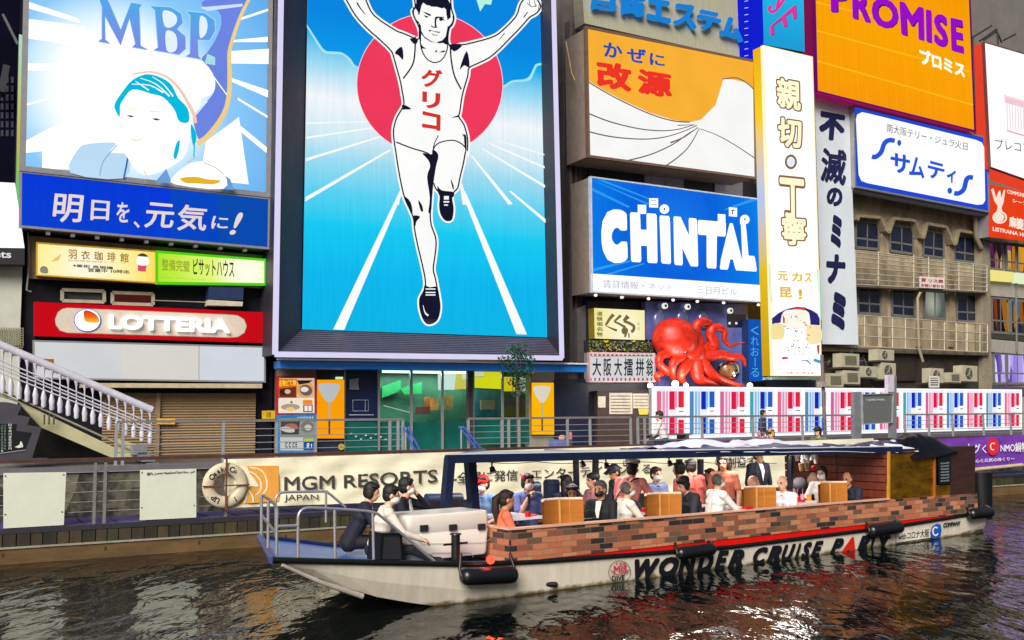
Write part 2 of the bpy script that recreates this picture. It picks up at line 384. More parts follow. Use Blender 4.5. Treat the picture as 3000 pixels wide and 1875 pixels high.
for i, (x, y0, x2, y2, lab) in enumerate(((1182, 1252, 1222, 1330, 'pair of blue sloping handrails beside the end of the shutter railing'), (1345, 1250, 1405, 1325, 'pair of blue sloping handrails in front of the shop glass door'))):
    a, c = RL.at(x, y0, .15), RL.at(x2, y2, .15)
    r = thing('stair_handrail', lab, 'handrail', Vector((c.x, c.y, PROM)), 0, 'blue handrails of the steps down to the lower walkway')
    for k in (0, 1):
        b = MB(); o = RL.u*.1*k - UP*.0*k; b.tube([a+o, c+o], .024, df('#4660b8', .35), 8); b.build('rail_tube', r)
    b = MB(); b.tube([a+RL.u*.05, Vector((a.x, a.y, PROM-.05))+RL.u*.05], .02, STEEL); b.build('post', r)
# blank white boards hung on the lower railing
WB = df('#c9cfc0', .5, .05, 2)
for q, lab, wr in (([(10, 1386), (194, 1383), (187, 1538), (10, 1548)], 'blank white board on the lower railing at the left edge of the scene', None),
                   ([(411, 1377), (575, 1373), (575, 1516), (410, 1524)], 'white board with a line of small writing beside the ring buoy', 1)):
    P = [QUAY.at(x, y, .04) for x, y in q]; r = thing('notice_board', lab, 'board', (P[2]+P[3])/2, 0, 'white boards on the lower railing')
    b = MB(); b.slab(P, -QUAY.n*.03, WB)
    for f in ((.03, .05), (.96, .05), (.03, .75), (.96, .75)):
        c = QUAY.at(*sub(q, f[0], f[1], f[0], f[1])[0], .045); b.ball(c, .012, .012, .012, df('#44403a'), seg=6, rings=4)
    b.build('panel', r)
    if wr:
        b = MB(); text(b, QUAY, .044, '@Ps_Lowit MainDerlTab-Mon...yu', [(430, 1384), (567, 1379), (567, 1387), (430, 1394)], df('#1c1c1c'), .01); b.build('lettering', r)
# ring buoy on the railing
c = QUAY.at(660, 1422, .1); r = thing('life_ring', 'white ring buoy with dark lettering and brown rope on the railing', 'life ring', c)
b = MB(); R0, R1 = .385, .105; vs = []; fs = []; N, K = 40, 12; cream = df('#c4b8a0', .5, .1, 5)
for i in range(N):
    a = 2*math.pi*i/N; d = QUAY.u*math.cos(a)+UP*math.sin(a)
    for k in range(K):
        t_ = 2*math.pi*k/K; vs.append(c + d*(R0-R1*.9+R1*math.cos(t_)) + QUAY.n*R1*.55*math.sin(t_))
fs = [(i*K+k, ((i+1) % N)*K+k, ((i+1) % N)*K+(k+1) % K, i*K+(k+1) % K) for i in range(N) for k in range(K)]
b.add(vs, fs, cream, True); b.build('ring', r)
b = MB(); rope = df('#6a3c26', .8)
b.span(c+UP*.46+QUAY.n*.07, c-UP*.42+QUAY.n*.07, .03, .03, rope, QUAY.u); b.span(c-QUAY.u*.4+QUAY.n*.07, c+QUAY.u*.4+QUAY.n*.07, .022, .03, rope, UP); b.build('rope', r)
b = MB()
for ch, a, sz in (('O', 150, .1), ('s', 131, .085), ('a', 117, .085), ('k', 103, .09), ('a', 90, .085), ('C', 72, .1), ('o', 56, .085), ('P', 222, .1), ('U', 240, .1), ('!', 300, .1)):
    d = QUAY.u*math.cos(math.radians(a)) + UP*math.sin(math.radians(a)); tn = QUAY.u*math.sin(math.radians(a)) - UP*math.cos(math.radians(a)); cc = c + d*(R0-R1*.9) + QUAY.n*(R1*.55+.004)
    v, f = glyphs(ch, .02); b.add([cc + tn*(p[0]-.3)*sz*1.3 + d*(p[1]-.35)*sz*1.3 for p in v], f, df('#2f2a22'))
b.build('lettering', r)
# ---------------------------------------------------------------- banners on the lower railing
def cloth(pl, q, off, M, nu=46, nv=10, amp=.018):
    b = MB(); vs = []
    for j in range(nv+1):
        for i in range(nu+1):
            x, y = sub(q, i/nu, j/nv, i/nu, j/nv)[0]; k = amp*(math.sin(i*.9+j*.7)+.7*math.sin(i*2.3-j*1.1)+.6*math.sin(i*.31+j*2))
            vs.append(pl.at(x, y, off) + pl.n*(k if 0 < j else 0))
    b.add(vs, [(j*(nu+1)+i, j*(nu+1)+i+1, (j+1)*(nu+1)+i+1, (j+1)*(nu+1)+i) for j in range(nv) for i in range(nu)], M, True); return b
q = [(655, 1346), (2560, 1284), (2560, 1420), (662, 1488)]
P = [QUAY.at(x, y) for x, y in q]
r = thing('cream_banner', 'long cream banner with grey lettering and an orange lion square behind the boat', 'banner', (P[2]+P[3])/2)
CRM = df('#e4dfc4', .7, .07, 2, 0, 0, (1, 1, 2))
cloth(QUAY, q, .045, CRM, 90).build('cloth', r)
A = Art(QUAY, .075, .002); og = df('#dd9a3c', .7, .08); zz = Z(560, 1330, 3.184)
A.fill(og, zz(470, 112, 815, 108, 820, 440, 400, 470, 440, 300))
for s_ in (zz(545, 125, 650, 150, 700, 230, 700, 330, 640, 400), zz(480, 180, 560, 170, 640, 240, 650, 330, 600, 380), zz(530, 330, 570, 390, 580, 450), zz(500, 330, 520, 400, 490, 460)): A.line(CRM, s_, (3.2, 5), 5)
A.fill(CRM, zz(440, 130, 520, 120, 545, 180, 590, 230, 630, 300, 600, 305, 560, 300, 530, 320, 520, 400, 440, 420, 400, 300), 4)
A.line(og, zz(575, 345, 600, 350, 615, 345), 2, 3); A.line(og, zz(585, 365, 610, 362), 2)
A.build('emblem', r)
b = MB(); g = df('#3d3c3a', .6)
text(b, QUAY, .078, 'MGM', [zz(868, 213)[0], zz(1338, 198)[0], zz(1338, 325)[0], zz(868, 345)[0]], g, .012)
text(b, QUAY, .078, 'RESORTS', [zz(1425, 196)[0], zz(2298, 143)[0], zz(2298, 265)[0], zz(1425, 320)[0]], g, .012)
text(b, QUAY, .078, 'JAPAN', [zz(868, 380)[0], zz(1186, 378)[0], zz(1186, 440)[0], zz(868, 452)[0]], g, .004)
z3 = Z(1300, 1250, 2.6525)
text(b, QUAY, .078, '~全開に発信っエンターテイメントる', [(1318, 1384), (1908, 1357), (1908, 1387), (1318, 1418)], g, .01)
text(b, QUAY, .078, '創造する', [(2130, 1340), (2240, 1335), (2240, 1365), (2130, 1372)], g, .01)
b.build('lettering', r)
q = [(2700, 1288), (3030, 1272), (3030, 1365), (2700, 1382)]; P = [QUAY.at(x, y) for x, y in q]
r = thing('purple_banner', 'purple cloth banner with white writing and a red disc on the railing behind the stern', 'banner', (P[2]+P[3])/2)
cloth(QUAY, q, .045, df('#6b35a0', .6, .1, 3), 24).build('cloth', r)
b = MB(); wh = df('#e6e2ea', .6); z4 = Z(2300, 1060, 3.457)
A = Art(QUAY, .08, .002); A.fill(df('#d3202c', .6), ell(2909, 1308, 17, 26, 24)); A.line(wh, ell(2909, 1308, 7, 10, 16, 60, 330), 3); A.build('emblem', r)
text(b, QUAY, .09, '一大グく', [(2804, 1298), (2890, 1302), (2890, 1328), (2804, 1330)], wh, .015)
text(b, QUAY, .09, 'NMO鍋物', [(2931, 1300), (3010, 1294), (3010, 1324), (2931, 1325)], wh, .02)
text(b, QUAY, .09, '心と元気の味くりー', [(2858, 1345), (2972, 1338), (2972, 1349), (2858, 1356)], wh, .015); b.build('lettering', r)
b = MB(); b.tube([QUAY.at(2855, 1376, .06), QUAY.at(2995, 1362, .06)], .05, df('#b9a98c', .6), 8); b.build('bottom_roll', r)
# ================================================================ facades: plain bodies of the buildings
def building(name, label, pl, xs, ytop_z, o, M, depth=8, cat='building', zb=PROM):
    (xa, xb) = xs; a, c = pl.at(xa, 1000, o), pl.at(xb, 1000, o)
    base = Vector(((a.x+c.x)/2, (a.y+c.y)/2, zb)) - pl.n*.5
    r = thing(name, label, cat, base)
    v = lambda p, z: Vector((p.x, p.y, z))
    b = MB(); b.slab([v(a, zb-.2), v(c, zb-.2), v(c, ytop_z), v(a, ytop_z)], -pl.n*depth, M); b.build('wall', r); return r
NAVY = df('#10121e', .6, .3, 2, 0, 0, (1, 1, 1), .2); CONC = df('#a3957a', .8, .35, 1.6, 0, .25, (1, 1, .5)); GREYW = df('#77746c', .7, .15, 1.2)
bldA = building('burger_building', 'dark navy building carrying the burger shop sign and shutter on the left', FA, (62, 800), 20, -.05, NAVY)
bldL = building('pale_building', 'pale grey building at the far left edge behind the white stairs', FA, (-500, 58), 7.1, .1, df('#b5b8ab', .7, .12, 1.5))
bldK = building('dark_building', 'very dark tall building at the top left edge with faint unlit windows', FA, (-900, 120), 22, -5, df('#05061a', .8, .3, 1, 0, 0, (1, 1, 1), .05))
bldG = building('shop_building', 'dark building behind the tall runner billboard and the glass shop', FA, (806, 1640), 20, -1.6, df('#22222c', .6, .2))
bldM = building('sign_tower', 'grey building stacked with billboards over the octopus shop', FA, (1662, 2262), 22, -.9, df('#5b5657', .75, .25, 1.5))
bldB = building('old_office_building', 'old brown concrete office building with square windows and iron balcony grilles', FB, (2262, 2892), 20, -.35, CONC)
bldC = building('bar_building', 'pale panelled building with colourful lit windows at the right edge', FB, (2896, 3500), 9.6, -.3, df('#8f8c86', .6, .1, 1))
bldT = building('grey_tower', 'plain grey tower rising behind the billboards at the top right', FB, (2700, 3700), 30, -6, df('#6f6d68', .7, .1, 1))
def faint():
    b = MB(); M = df('#2b2d3c', .4)
    for i in range(3):
        for j in range(7):
            b.quad(*[FA.at(x, y, -4.98) for x, y in rect(2+i*15, 225+j*26, 10+i*15, 243+j*26)], M)
    b.build('windows', bldK)
    b = MB(); b.span(FA.at(8, 42, -4.6), FA.at(52, 130, -4.6), .06, .06, df('#55575f')); b.span(FA.at(0, 235, -4.4), FA.at(20, 240, -4.4), .5, .7, df('#1c1e28')); b.build('roof_frame', bldK)
    b = MB(); M = df('#8f8d70', .8)
    for i in range(15): b.tube([FA.at(-30+i*7, 960, .14), FA.at(-30+i*7, 1015, .14)], .008, M, 4)
    for i in range(9): b.tube([FA.at(-40, 960+i*7, .14), FA.at(68, 962+i*7, .14)], .008, M, 4)
    b.build('mesh_screen', bldL)
    b = MB(); b.slab([FA.at(x, y, .12) for x, y in rect(30, 1010, 66, 1040)], -FA.n*.02, df('#53574c')); b.build('vent_panel', bldL)
faint()
# ================================================================ left building: signs
SIL = df('#9a9aa0', .35, .08, 6, .5); WHT = df('#c4c6c6', .5, .05, 2); DK = df('#1b1b22', .5)
W1 = '#ffffff'
# --- very tall lit poster
q = [(80, -150), (793, -150), (785, 572), (66, 494)]
z1 = Z(0, 0, 2.8)
cen = FA.at(*z1(1000, 760)[0], .66)
bgm = grad('poster_glow', [(0, '#ffffff'), (1.2, '#ffffff'), (1.75, '#cfe8fb'), (2.3, '#86c2f0'), (4.0, '#5fa8e6')], cen, 1.1)
r = board('poster_billboard', 'huge glowing white and blue poster billboard with the letters MBP and a chef', 'billboard', FA, q, .62, .6, bgm, SIL, 'screen', SIL, .11)
A = Art(FA, .63); w_ = em(W1, 1.15)
for p in (z1(235, 15, 640, 150, 660, 190, 235, 70), z1(232, 155, 700, 215, 720, 390, 228, 315), z1(220, 520, 700, 520, 700, 575, 220, 578), z1(212, 850, 700, 715, 705, 745, 210, 866),
          z1(200, 1160, 640, 930, 900, 900, 900, 1380, 345, 1392, 345, 1240, 200, 1256), z1(2215, 65, 1900, 170, 1900, 190, 2215, 85), z1(2210, 300, 1900, 330, 1900, 345, 2210, 345), z1(2205, 400, 1880, 420, 1880, 520, 2203, 525),
          z1(2200, 740, 1900, 640, 1900, 670, 2198, 800), z1(2196, 950, 1950, 800, 1950, 820, 2194, 968), z1(2190, 1210, 1960, 1020, 1960, 1070, 2186, 1255), z1(1690, 1160, 1800, 1080, 1960, 960, 2040, 1512, 1640, 1470)): A.fill(w_, p)
A.fill(em('#bcdcf5'), z1(580, 1418, 640, 1225, 730, 1180, 950, 1172, 900, 1250, 1050, 1275, 1020, 1462), 3)
A.line(em('#7aa0c8'), z1(818, 1440, 850, 1320, 960, 1190), 2.5, 4); A.line(em('#2f5fa8'), z1(1015, 1465, 1035, 1370, 1052, 1280), 5, 3)
A.fill(em('#6e86e2'), z1(1655, 45, 1720, -10, 2035, -10, 1965, 130, 1900, 310, 1868, 430, 1864, 600, 1860, 760, 1835, 890, 1780, 1010, 1650, 1150, 1600, 1060, 1592, 960, 1650, 880, 1740, 780, 1760, 700, 1740, 600, 1655, 490, 1700, 430, 1765, 330, 1815, 200, 1790, 90), 3)
A.fill(em('#cfe3fb'), z1(1640, 60, 1990, 30, 1990, 52, 1700, 90)); A.fill(em('#a8e0ea'), z1(1700, 440, 1765, 470, 1765, 535, 1680, 520))
A.line(w_, z1(1660, 500, 1760, 640, 1870, 790), 3, 3); A.line(w_, z1(1600, 950, 1700, 830), 2)
A.line(em('#f3cf86'), z1(2050, -20, 1975, 130, 1905, 330, 1880, 450, 1885, 620, 1880, 770, 1850, 900, 1790, 1010, 1700, 1120, 1620, 1180), (9, 16), 4)
A.fill(w_, z1(940, 890, 960, 780, 1050, 640, 1100, 560, 1300, 500, 1560, 480, 1680, 520, 1760, 640, 1750, 760, 1650, 810, 1640, 880, 1580, 950, 1560, 1080, 1500, 1300, 1200, 1440, 1050, 1300, 960, 1100), 3)
A.line(em('#f6c9b4'), z1(1080, 610, 1240, 590, 1380, 640, 1480, 740, 1545, 850, 1590, 940, 1600, 1010), (4, 12), 4)
cy = em('#08bbe0')
A.fill(cy, z1(938, 880, 960, 815, 1010, 745, 1060, 680, 1130, 630, 1220, 608, 1330, 640, 1410, 700, 1460, 800, 1540, 890, 1548, 1000, 1470, 995, 1430, 900, 1340, 800, 1240, 770, 1120, 735, 1060, 752, 1010, 820, 985, 870, 982, 960), 3)
for s_ in (z1(1080, 690, 1230, 700, 1340, 760), z1(1150, 640, 1280, 690, 1390, 790), z1(1250, 630, 1340, 690, 1420, 790), z1(1110, 665, 1220, 740)): A.line(w_, s_, (1.5, 4), 3)
A.fill(cy, z1(1565, 1015, 1600, 1070, 1612, 1130, 1590, 1200, 1570, 1130), 3); A.fill(cy, z1(1445, 1180, 1475, 1150, 1468, 1230, 1445, 1300, 1422, 1285), 3); A.line(cy, z1(1595, 1190, 1590, 1290), 4)
for s_ in (z1(1035, 885, 1120, 895), z1(1230, 915, 1310, 918)): A.line(em('#f0e2c0'), s_, 3)
A.fill(em('#4a3d78'), z1(1035, 945, 1075, 945, 1105, 962, 1070, 962)); A.fill(em('#4a3d78'), z1(1245, 975, 1280, 968, 1322, 985, 1280, 988)); A.line(em('#eee0b4'), z1(1080, 1140, 1120, 1152, 1165, 1142), 4, 3)
A.fill(em('#6e9ed8'), z1(1275, 1490, 1365, 1385, 1412, 1506)); A.fill(em('#6e9ed8'), z1(1838, 1435, 1890, 1470, 1920, 1560, 1830, 1550))
A.fill(w_, z1(1420, 1450, 1560, 1340, 1700, 1330, 1835, 1420, 1830, 1550, 1440, 1512), 3); A.line(em('#c8a890'), z1(1540, 1330, 1610, 1290), 2); A.line(em('#c8a890'), z1(1670, 1335, 1760, 1370, 1836, 1430), 2.5, 3)
A.fill(em('#e6b42c'), z1(1480, 1462, 1600, 1450, 1700, 1470, 1810, 1480, 1750, 1512, 1620, 1505, 1520, 1500), 3); A.line(em('#e8d9c0'), z1(1180, 1400, 1220, 1470), 4)
bl_ = grad('letter_blue', [(FA.at(*z1(1200, 480)[0]).z, '#7e8be6'), (FA.at(*z1(1200, 20)[0]).z, '#2fb4ee')], 'z')
for outer, holes in ((z1(815, -10, 880, -10, 990, 245, 1075, 22, 1165, 38, 1142, 66, 1152, 375, 1210, 408, 1085, 386, 1112, 360, 1062, 150, 990, 372, 862, 130, 862, 325, 902, 357, 806, 340, 838, 318, 838, 60), []),
                     (z1(1235, 50, 1400, 60, 1485, 110, 1500, 185, 1450, 238, 1520, 300, 1522, 400, 1470, 448, 1262, 412, 1298, 388, 1272, 84), [z1(1335, 92, 1400, 95, 1445, 130, 1450, 180, 1410, 222, 1350, 214), z1(1360, 258, 1420, 262, 1450, 310, 1450, 400, 1410, 430, 1365, 405)]),
                     (z1(1530, 92, 1680, 108, 1758, 165, 1766, 250, 1720, 330, 1622, 325, 1628, 460, 1648, 486, 1524, 462, 1560, 440, 1562, 128), [z1(1640, 138, 1685, 148, 1702, 200, 1695, 260, 1670, 300, 1638, 302)])):
    A.line(em('#a9dff2'), outer, 5, 0, True); A.fill(bl_, outer)
    for h in holes: A.fill(em('#e3f2fa'), h, 3)
A.build('picture', r)
# --- blue slogan board
q = [(60, 503), (788, 582), (786, 728), (59, 664)]
r = board('slogan_sign', 'wide blue board with brushed pale Japanese slogan below the glowing poster', 'sign', FA, q, .6, .55, grad('slogan_blue', [(FA.at(60, 660).z, '#0a3fd0'), (FA.at(60, 500).z, '#0838d8')], 'z', 1, 1.5), SIL, 'face', SIL, .05)
A = Art(FA, .61); A.fill(em('#0b4aae'), [(640, 566), (788, 583), (786, 726), (640, 712)]); A.fill(em('#0a45c2'), [(500, 551), (640, 566), (640, 712), (500, 700)]); A.build('tint', r)
z5 = Z(0, 480, 2.438); b = MB(); pk = em('#e6d8d6')
for ch, x0, y0, x1, y1, s_ in (('明', 375, 205, 600, 420, .1), ('日', 645, 255, 785, 405, .05), ('を', 832, 270, 925, 420, .1), ('、', 955, 410, 998, 458, 0), ('元', 1030, 270, 1245, 460, .12), ('気', 1265, 285, 1480, 480, .1), ('に', 1510, 370, 1630, 465, .1), ('!', 1640, 340, 1735, 508, .35)):
    text(b, FA, .645, ch, z5(x0, y0, x1, y0+(x1-x0)*.09, x1, y1, x0, y1-(x1-x0)*.02), pk, .018, s_)
b.build('lettering', r)
b = MB()
for i in range(9): x = 140+i*72; b = MB(); b.box(FA.at(x, 668+(x-59)*.085+7, .5), FA.u*.04, FA.n*.08, UP*.05, SIL); b.build('clamp', r)
# --- beige band with two small lit signs
b = MB(); b.slab([FA.at(x, y, .12) for x, y in [(80, 690), (795, 750), (797, 845), (80, 815)]], -FA.n*.15, df('#93826c', .7, .2, 2)); b.build('beige_band', bldA)
q = [(108, 712), (456, 737), (456, 829), (108, 806)]
r = board('yellow_shop_sign', 'small yellow lit sign with brown writing and a white cup under the slogan board', 'sign', FA, q, .35, .22, grad('yellow_glow', [(0, '#fffbe8'), (.75, '#fff3a8'), (1.6, '#ffdc3a'), (2.2, '#f2b51c')], FA.at(250, 775, .35)), df('#b8901c'), 'face', df('#c79a1e'), .03)
b = MB(); br = em('#a8741c'); dk = em('#4a4238')
for i, ch in enumerate('羽衣珈琲館'): x = 200+i*38; text(b, FA, .36, ch, [(x, 731+i*2.6), (x+25, 732+i*2.6), (x+25, 759+i*2.6), (x, 757+i*2.6)], br, .02)
text(b, FA, .36, '自家焙煎珈琲とケーキ', [(200, 760), (370, 769), (370, 774), (200, 765)], em('#d8b040'), .02)
text(b, FA, .36, '4番街 長堀橋', [(212, 773), (332, 781), (332, 790), (212, 782)], dk, .03); text(b, FA, .36, '営業中 10時迄', [(258, 785), (380, 792), (380, 802), (258, 797)], dk, .03); b.build('lettering', r)
A = Art(FA, .355); A.fill(em('#d8506a'), z5(985, 705, 1050, 715, 1040, 770, 985, 765)); A.fill(em('#fdfdf6'), z5(975, 680, 1000, 655, 1045, 655, 1065, 690, 1050, 725, 985, 720), 3); A.fill(em('#5a3a2c'), z5(980, 655, 1020, 638, 1060, 662, 1020, 662), 3); A.fill(em('#8a8a78'), z5(290, 740, 315, 730, 340, 745, 340, 782, 290, 775), 3); A.fill(em('#e8c86a'), z5(360, 700, 440, 640, 420, 690)); A.build('picture', r)
q = [(459, 738), (777, 762), (777, 833), (459, 829)]
r = board('green_shop_sign', 'small green edged lit sign with dark katakana beside the yellow sign', 'sign', FA, q, .35, .22, grad('green_glow', [(0, '#fffff0'), (.35, '#fbffd8'), (.8, '#e4f77a'), (1.6, '#c3ee42'), (2.4, '#8ee01c')], FA.at(725, 800, .35)), df('#3c8a18'), 'face', em('#4fd012'), .05)
b = MB(); text(b, FA, .36, 'ピサットハウス', [(566, 757), (686, 764), (686, 815), (566, 806)], em('#20300c'), .015); text(b, FA, .36, '整備完璧', [(474, 757), (556, 764), (556, 797), (474, 792)], em('#9aa62c'), .015); text(b, FA, .36, 'ビフテキ・ステーキ・ハンバーグ', [(474, 810), (600, 817), (600, 822), (474, 815)], em('#a8b83a'), .01); b.build('lettering', r)
# --- small fittings of the dark band
b = MB(); fm = df('#a7a08c', .5)
for q_ in ([(182, 849), (305, 853), (305, 885), (182, 881)], [(329, 857), (448, 861), (448, 893), (329, 889)]):
    P = [FA.at(x, y, .06) for x, y in q_]
    for i in range(4): b.span(P[i], P[(i+1) % 4], .05, .07, fm, FA.n)
b.build('window_frame', bldA)
b = MB(); b.quad(*[FA.at(x, y, -.03) for x, y in [(184, 851), (303, 855), (303, 884), (184, 880)]], df('#3a3d38', .2)); b.quad(*[FA.at(x, y, -.03) for x, y in [(331, 859), (446, 863), (446, 891), (331, 888)]], em('#5c2420', .6)); b.build('window_pane', bldA)
b = MB(); b.slab([FA.at(x, y, .34) for x, y in [(612, 838), (714, 842), (712, 880), (610, 876)]], -FA.n*.35, df('#243056', .3)); b.slab([FA.at(x, y, .36) for x, y in [(610, 878), (712, 884), (710, 897), (609, 894)]], -FA.n*.3, df('#bdb6a6', .4)); b.tube([FA.at(448, 880, .1), FA.at(612, 886, .1)], .012, fm, 5); b.build('vent_hood', bldA)
# --- burger sign
q = [(100, 884), (773, 915), (773, 1005), (100, 984)]
RED = em('#cc0d1a', .95)
r = board('burger_sign', 'long red sign with glowing white LOTTERIA letters and a round logo', 'sign', FA, q, .22, .22, RED, df('#8a0a12'), 'face')
A = Art(FA, .225); z5_ = z5
pill = z5(480, 1030, 1640, 1078, 1700, 1085, 1745, 1115, 1760, 1160, 1745, 1205, 1700, 1235, 1640, 1240, 480, 1205, 430, 1190, 400, 1150, 395, 1110, 415, 1060, 445, 1038)
A.line(df('#8a7466', .5), pill, 3, 0, True); A.fill(df('#c9bdb0', .5, .05), pill); A.build('recess', r)
b = MB(); text(b, FA, .26, 'LOTTERIA', z5(778, 1075, 1640, 1108, 1640, 1212, 778, 1180), em('#ffffff', 1.5), .035, 0, .05)
A = Art(FA, .25); A.fill(em('#7a78c8'), [(x, y) for x, y in ell(256, 938, 40, 34, 40)]); A.fill(em('#ffffff', 1.5), ell(256, 938, 37, 31.5, 40))
A.fill(grad('logo_fire', [(FA.at(255, 948).z, '#ffc23a'), (FA.at(255, 930).z, '#f2641a'), (FA.at(255, 912).z, '#d8301c')], 'z'), z5(600, 1050, 640, 1050, 690, 1080, 708, 1132, 620, 1132, 600, 1100), 3); A.build('logo', r); b.build('lettering', r)
# --- blank white fascia boxes
q = [(98, 999), (775, 1017), (775, 1119), (100, 1108)]
r = board('blank_fascia', 'blank white fascia light box above the brown roller shutter', 'sign', FA, q, .2, .2, em('#d2d4d5', .98), SIL, 'panel', SIL, .035)
A = Art(FA, .205); A.fill(em('#dcd8d2', .95), [(355, 1008), (582, 1014), (582, 1114), (355, 1111)]); A.fill(em('#d6dbe4', .95), [(584, 1014), (773, 1019), (773, 1117), (584, 1114)]); A.line(df('#7d7d7d'), [(583, 1014), (583, 1115)], 2); A.build('joints', r)
A = Art(FA, .2); A.line(em('#b98a3a', .6), [(113, 1057), (158, 1059)], 14); A.build('sticker', r)
b = MB(); b.slab([FA.at(x, y, .5) for x, y in [(240, 1122), (768, 1124), (768, 1137), (240, 1135)]], -FA.n*.5, df('#b7a98c', .5)); b.build('shutter_hood', bldA)
# --- shutter with slats
r = thing('roller_shutter', 'closed brown slatted roller shutter behind the foot of the white stairs', 'shutter', FA.at(590, 1335, .05))
b = MB(); sm = df('#a08a6c', .5, .06, 1.5, .1)
za, zb = FA.at(590, 1152).z, PROM; n_ = 24
for (xa, xb) in ((300, 456), (466, 748)):
    ua, ub = (FA.at(xa, 1200)-FA.p).dot(FA.u), (FA.at(xb, 1200)-FA.p).dot(FA.u); vs = []
    for i in range(n_*4+1):
        z = zb+(za-zb)*i/(n_*4); o = .03+.022*math.sin(2*math.pi*(i % 4)/4)
        vs += [along(FA, ua, o, z), along(FA, ub, o, z)]
    b.add(vs, [(2*i, 2*i+1, 2*i+3, 2*i+2) for i in range(n_*4)], sm)
b.build('slats', r)
b = MB(); p = FA.at(461, 1240, .05); b.box(Vector((p.x, p.y, (za+zb)/2)), FA.u*.045, FA.n*.05, UP*(za-zb)/2, df('#85745c', .5)); b.build('centre_post', r)
for x, y, w_, h_, c1, lab in ((461, 1226, 52, 17, '#dca51c', 'small orange notice on the shutter centre post'), (768, 1203, 38, 24, '#c8a614', 'small yellow notice beside the shutter')):
    bx = board('small_notice', lab, 'notice', FA, rect(x, y, x+w_, y+h_), .14, .03, df(c1, .6), df(c1, .6), 'panel'); b = MB(); text(b, FA, .145, '注意', rect(x+12, y+4, x+w_-12, y+h_-4), df('#4a3a10')); b.build('lettering', bx)
# --- far left strip: white lit sign with dark band and green edge light
r = board('white_edge_sign', 'blank white lit sign over a black strip reading ets at the left edge', 'sign', FA, [(-260, 520), (44, 536), (72, 690), (72, 727), (-260, 722)][:2]+[(72, 727), (-260, 722)], .5, .35, em('#ffffff', 1.1), SIL, 'face')
b = MB(); P = [FA.at(x, y, .51) for x, y in [(-260, 722), (72, 727), (72, 775), (-260, 770)]]; b.slab(P, -FA.n*.3, df('#15151a')); b.build('black_strip', r)
b = MB(); text(b, FA, .52, 'tickets', [(-84, 731), (33, 735), (33, 756), (-84, 753)], em('#e8e8e8'), .02); b.build('lettering', r)
r = thing('light_strip', 'narrow upright green and yellow strip light at the left side of the poster', 'lamp', FA.at(56, 640, .4))
b = MB(); b.slab([FA.at(x, y, .45) for x, y in [(56, 100), (66, 103), (56, 645), (45, 640)]], -FA.n*.2, grad('strip_green', [(FA.at(50, 640).z, '#d8c04a'), (FA.at(50, 600).z, '#46c86a'), (FA.at(50, 400).z, '#c8b84a'), (FA.at(50, 100).z, '#a8e0c8')], 'z'), SIL); b.build('tube', r)
b = MB(); b.tube([FA.at(82, 680, .2), FA.at(86, 770, .2), FA.at(78, 850, .2), FA.at(92, 855, .2)], .02, SIL, 6); b.build('drain_pipe', bldA)
# ================================================================ the tall runner billboard
SC = .55
def sc(x, y, o=0): return FA.at(x, y, SC+o)
g_ = [(sc(1250, y).z, c) for y, c in ((1000, '#10b4e4'), (820, '#0fb8ee'), (680, '#18cbf2'), (590, '#58d2f2'), (500, '#9cdcf2'), (430, '#d2ecf6'), (330, '#f2f7fa'), (240, '#9fdcf4'), (150, '#0cb2ea'), (0, '#0a98e8'), (-200, '#0a78d8'))]
q = [(904, -160), (1592, -160), (1613, 989), (885, 965)]
r = board('runner_billboard', 'giant lit billboard of a runner with raised arms before a red sun on blue lanes', 'billboard', FA, q, SC, .3, grad('screen_sky', g_, 'z', 1.0, 3), DK, 'screen')
b = MB(); inn = [FA.at(x, y, SC-.01) for x, y in [(901, -170), (1594, -170), (1615, 992), (882, 967)]]; out = [FA.at(x, y, 1.25) for x, y in [(826, -170), (1618, -170), (1646, 1049), (806, 1038)]]
FR = df('#3a3648', .5, .15, 4)
for i in (0, 1, 2, 3):
    if i == 2:                                   # louvred bottom
        a0, a1, c1, c0 = inn[3], inn[2], out[2], out[3]
        for k in range(12):
            t0, t1 = k/12, (k+.72)/12; e = lambda a, c, t: a+(c-a)*t
            b.quad(e(a0, c0, t0), e(a1, c1, t0), e(a1, c1, t1), e(a0, c0, t1), df('#4c4658', .4, .1)); dn = UP*-.05-FA.n*.05
            b.quad(e(a0, c0, t1), e(a1, c1, t1), e(a1, c1, (k+1)/12)+dn, e(a0, c0, (k+1)/12)+dn, df('#17151c'))
    else: j = (i+1) % 4; b.quad(inn[i], inn[j], out[j], out[i], FR)
b.build('frame', r)
b = MB()
for i, j in ((0, 3), (3, 2), (2, 1)): b.tube([out[i], out[j]], .065, em('#dcd6f6', 1.0), 10)
b.build('edge_light', r)
b = MB(); po = [p - FA.n*.3 for p in out]; bk = [p - FA.n*2.2 for p in out]
for i, j in ((0, 3), (3, 2), (2, 1)): b.quad(out[i], out[j], bk[j], bk[i], df('#26232f', .5))
b.build('housing', r)
A = Art(FA, SC+.004, .0035); z2 = Z(760, 0, 2.52); z6 = Z(760, 560, 2.52); zr = Z(1150, 300, 2.29); zf = Z(1200, 0, 9.45)
wt, ink, pink = em('#f7f7f5', 1.05), em('#17172e'), em('#ee3a5c')
skyc = grad('screen_blue', [(sc(0, 260).z, '#08b6e6'), (sc(0, 120).z, '#0aa4ea'), (sc(0, 0).z, '#0c9aea'), (sc(0, -160).z, '#0a86e0')], 'z')
edge = lambda *a: smooth(z2(*a), 5, False)
A.fill(em('#a8e4f4'), edge(350, 200, 410, 300, 470, 385, 540, 400, 610, 405, 660, 450, 700, 500, 760, 520) + edge(1700, 640, 1760, 655, 1815, 645, 1860, 612, 1900, 605, 1960, 602, 2005, 585, 2030, 530, 2050, 490, 2085, 480, 2113, 478) + z2(2108, -380, 362, -380))
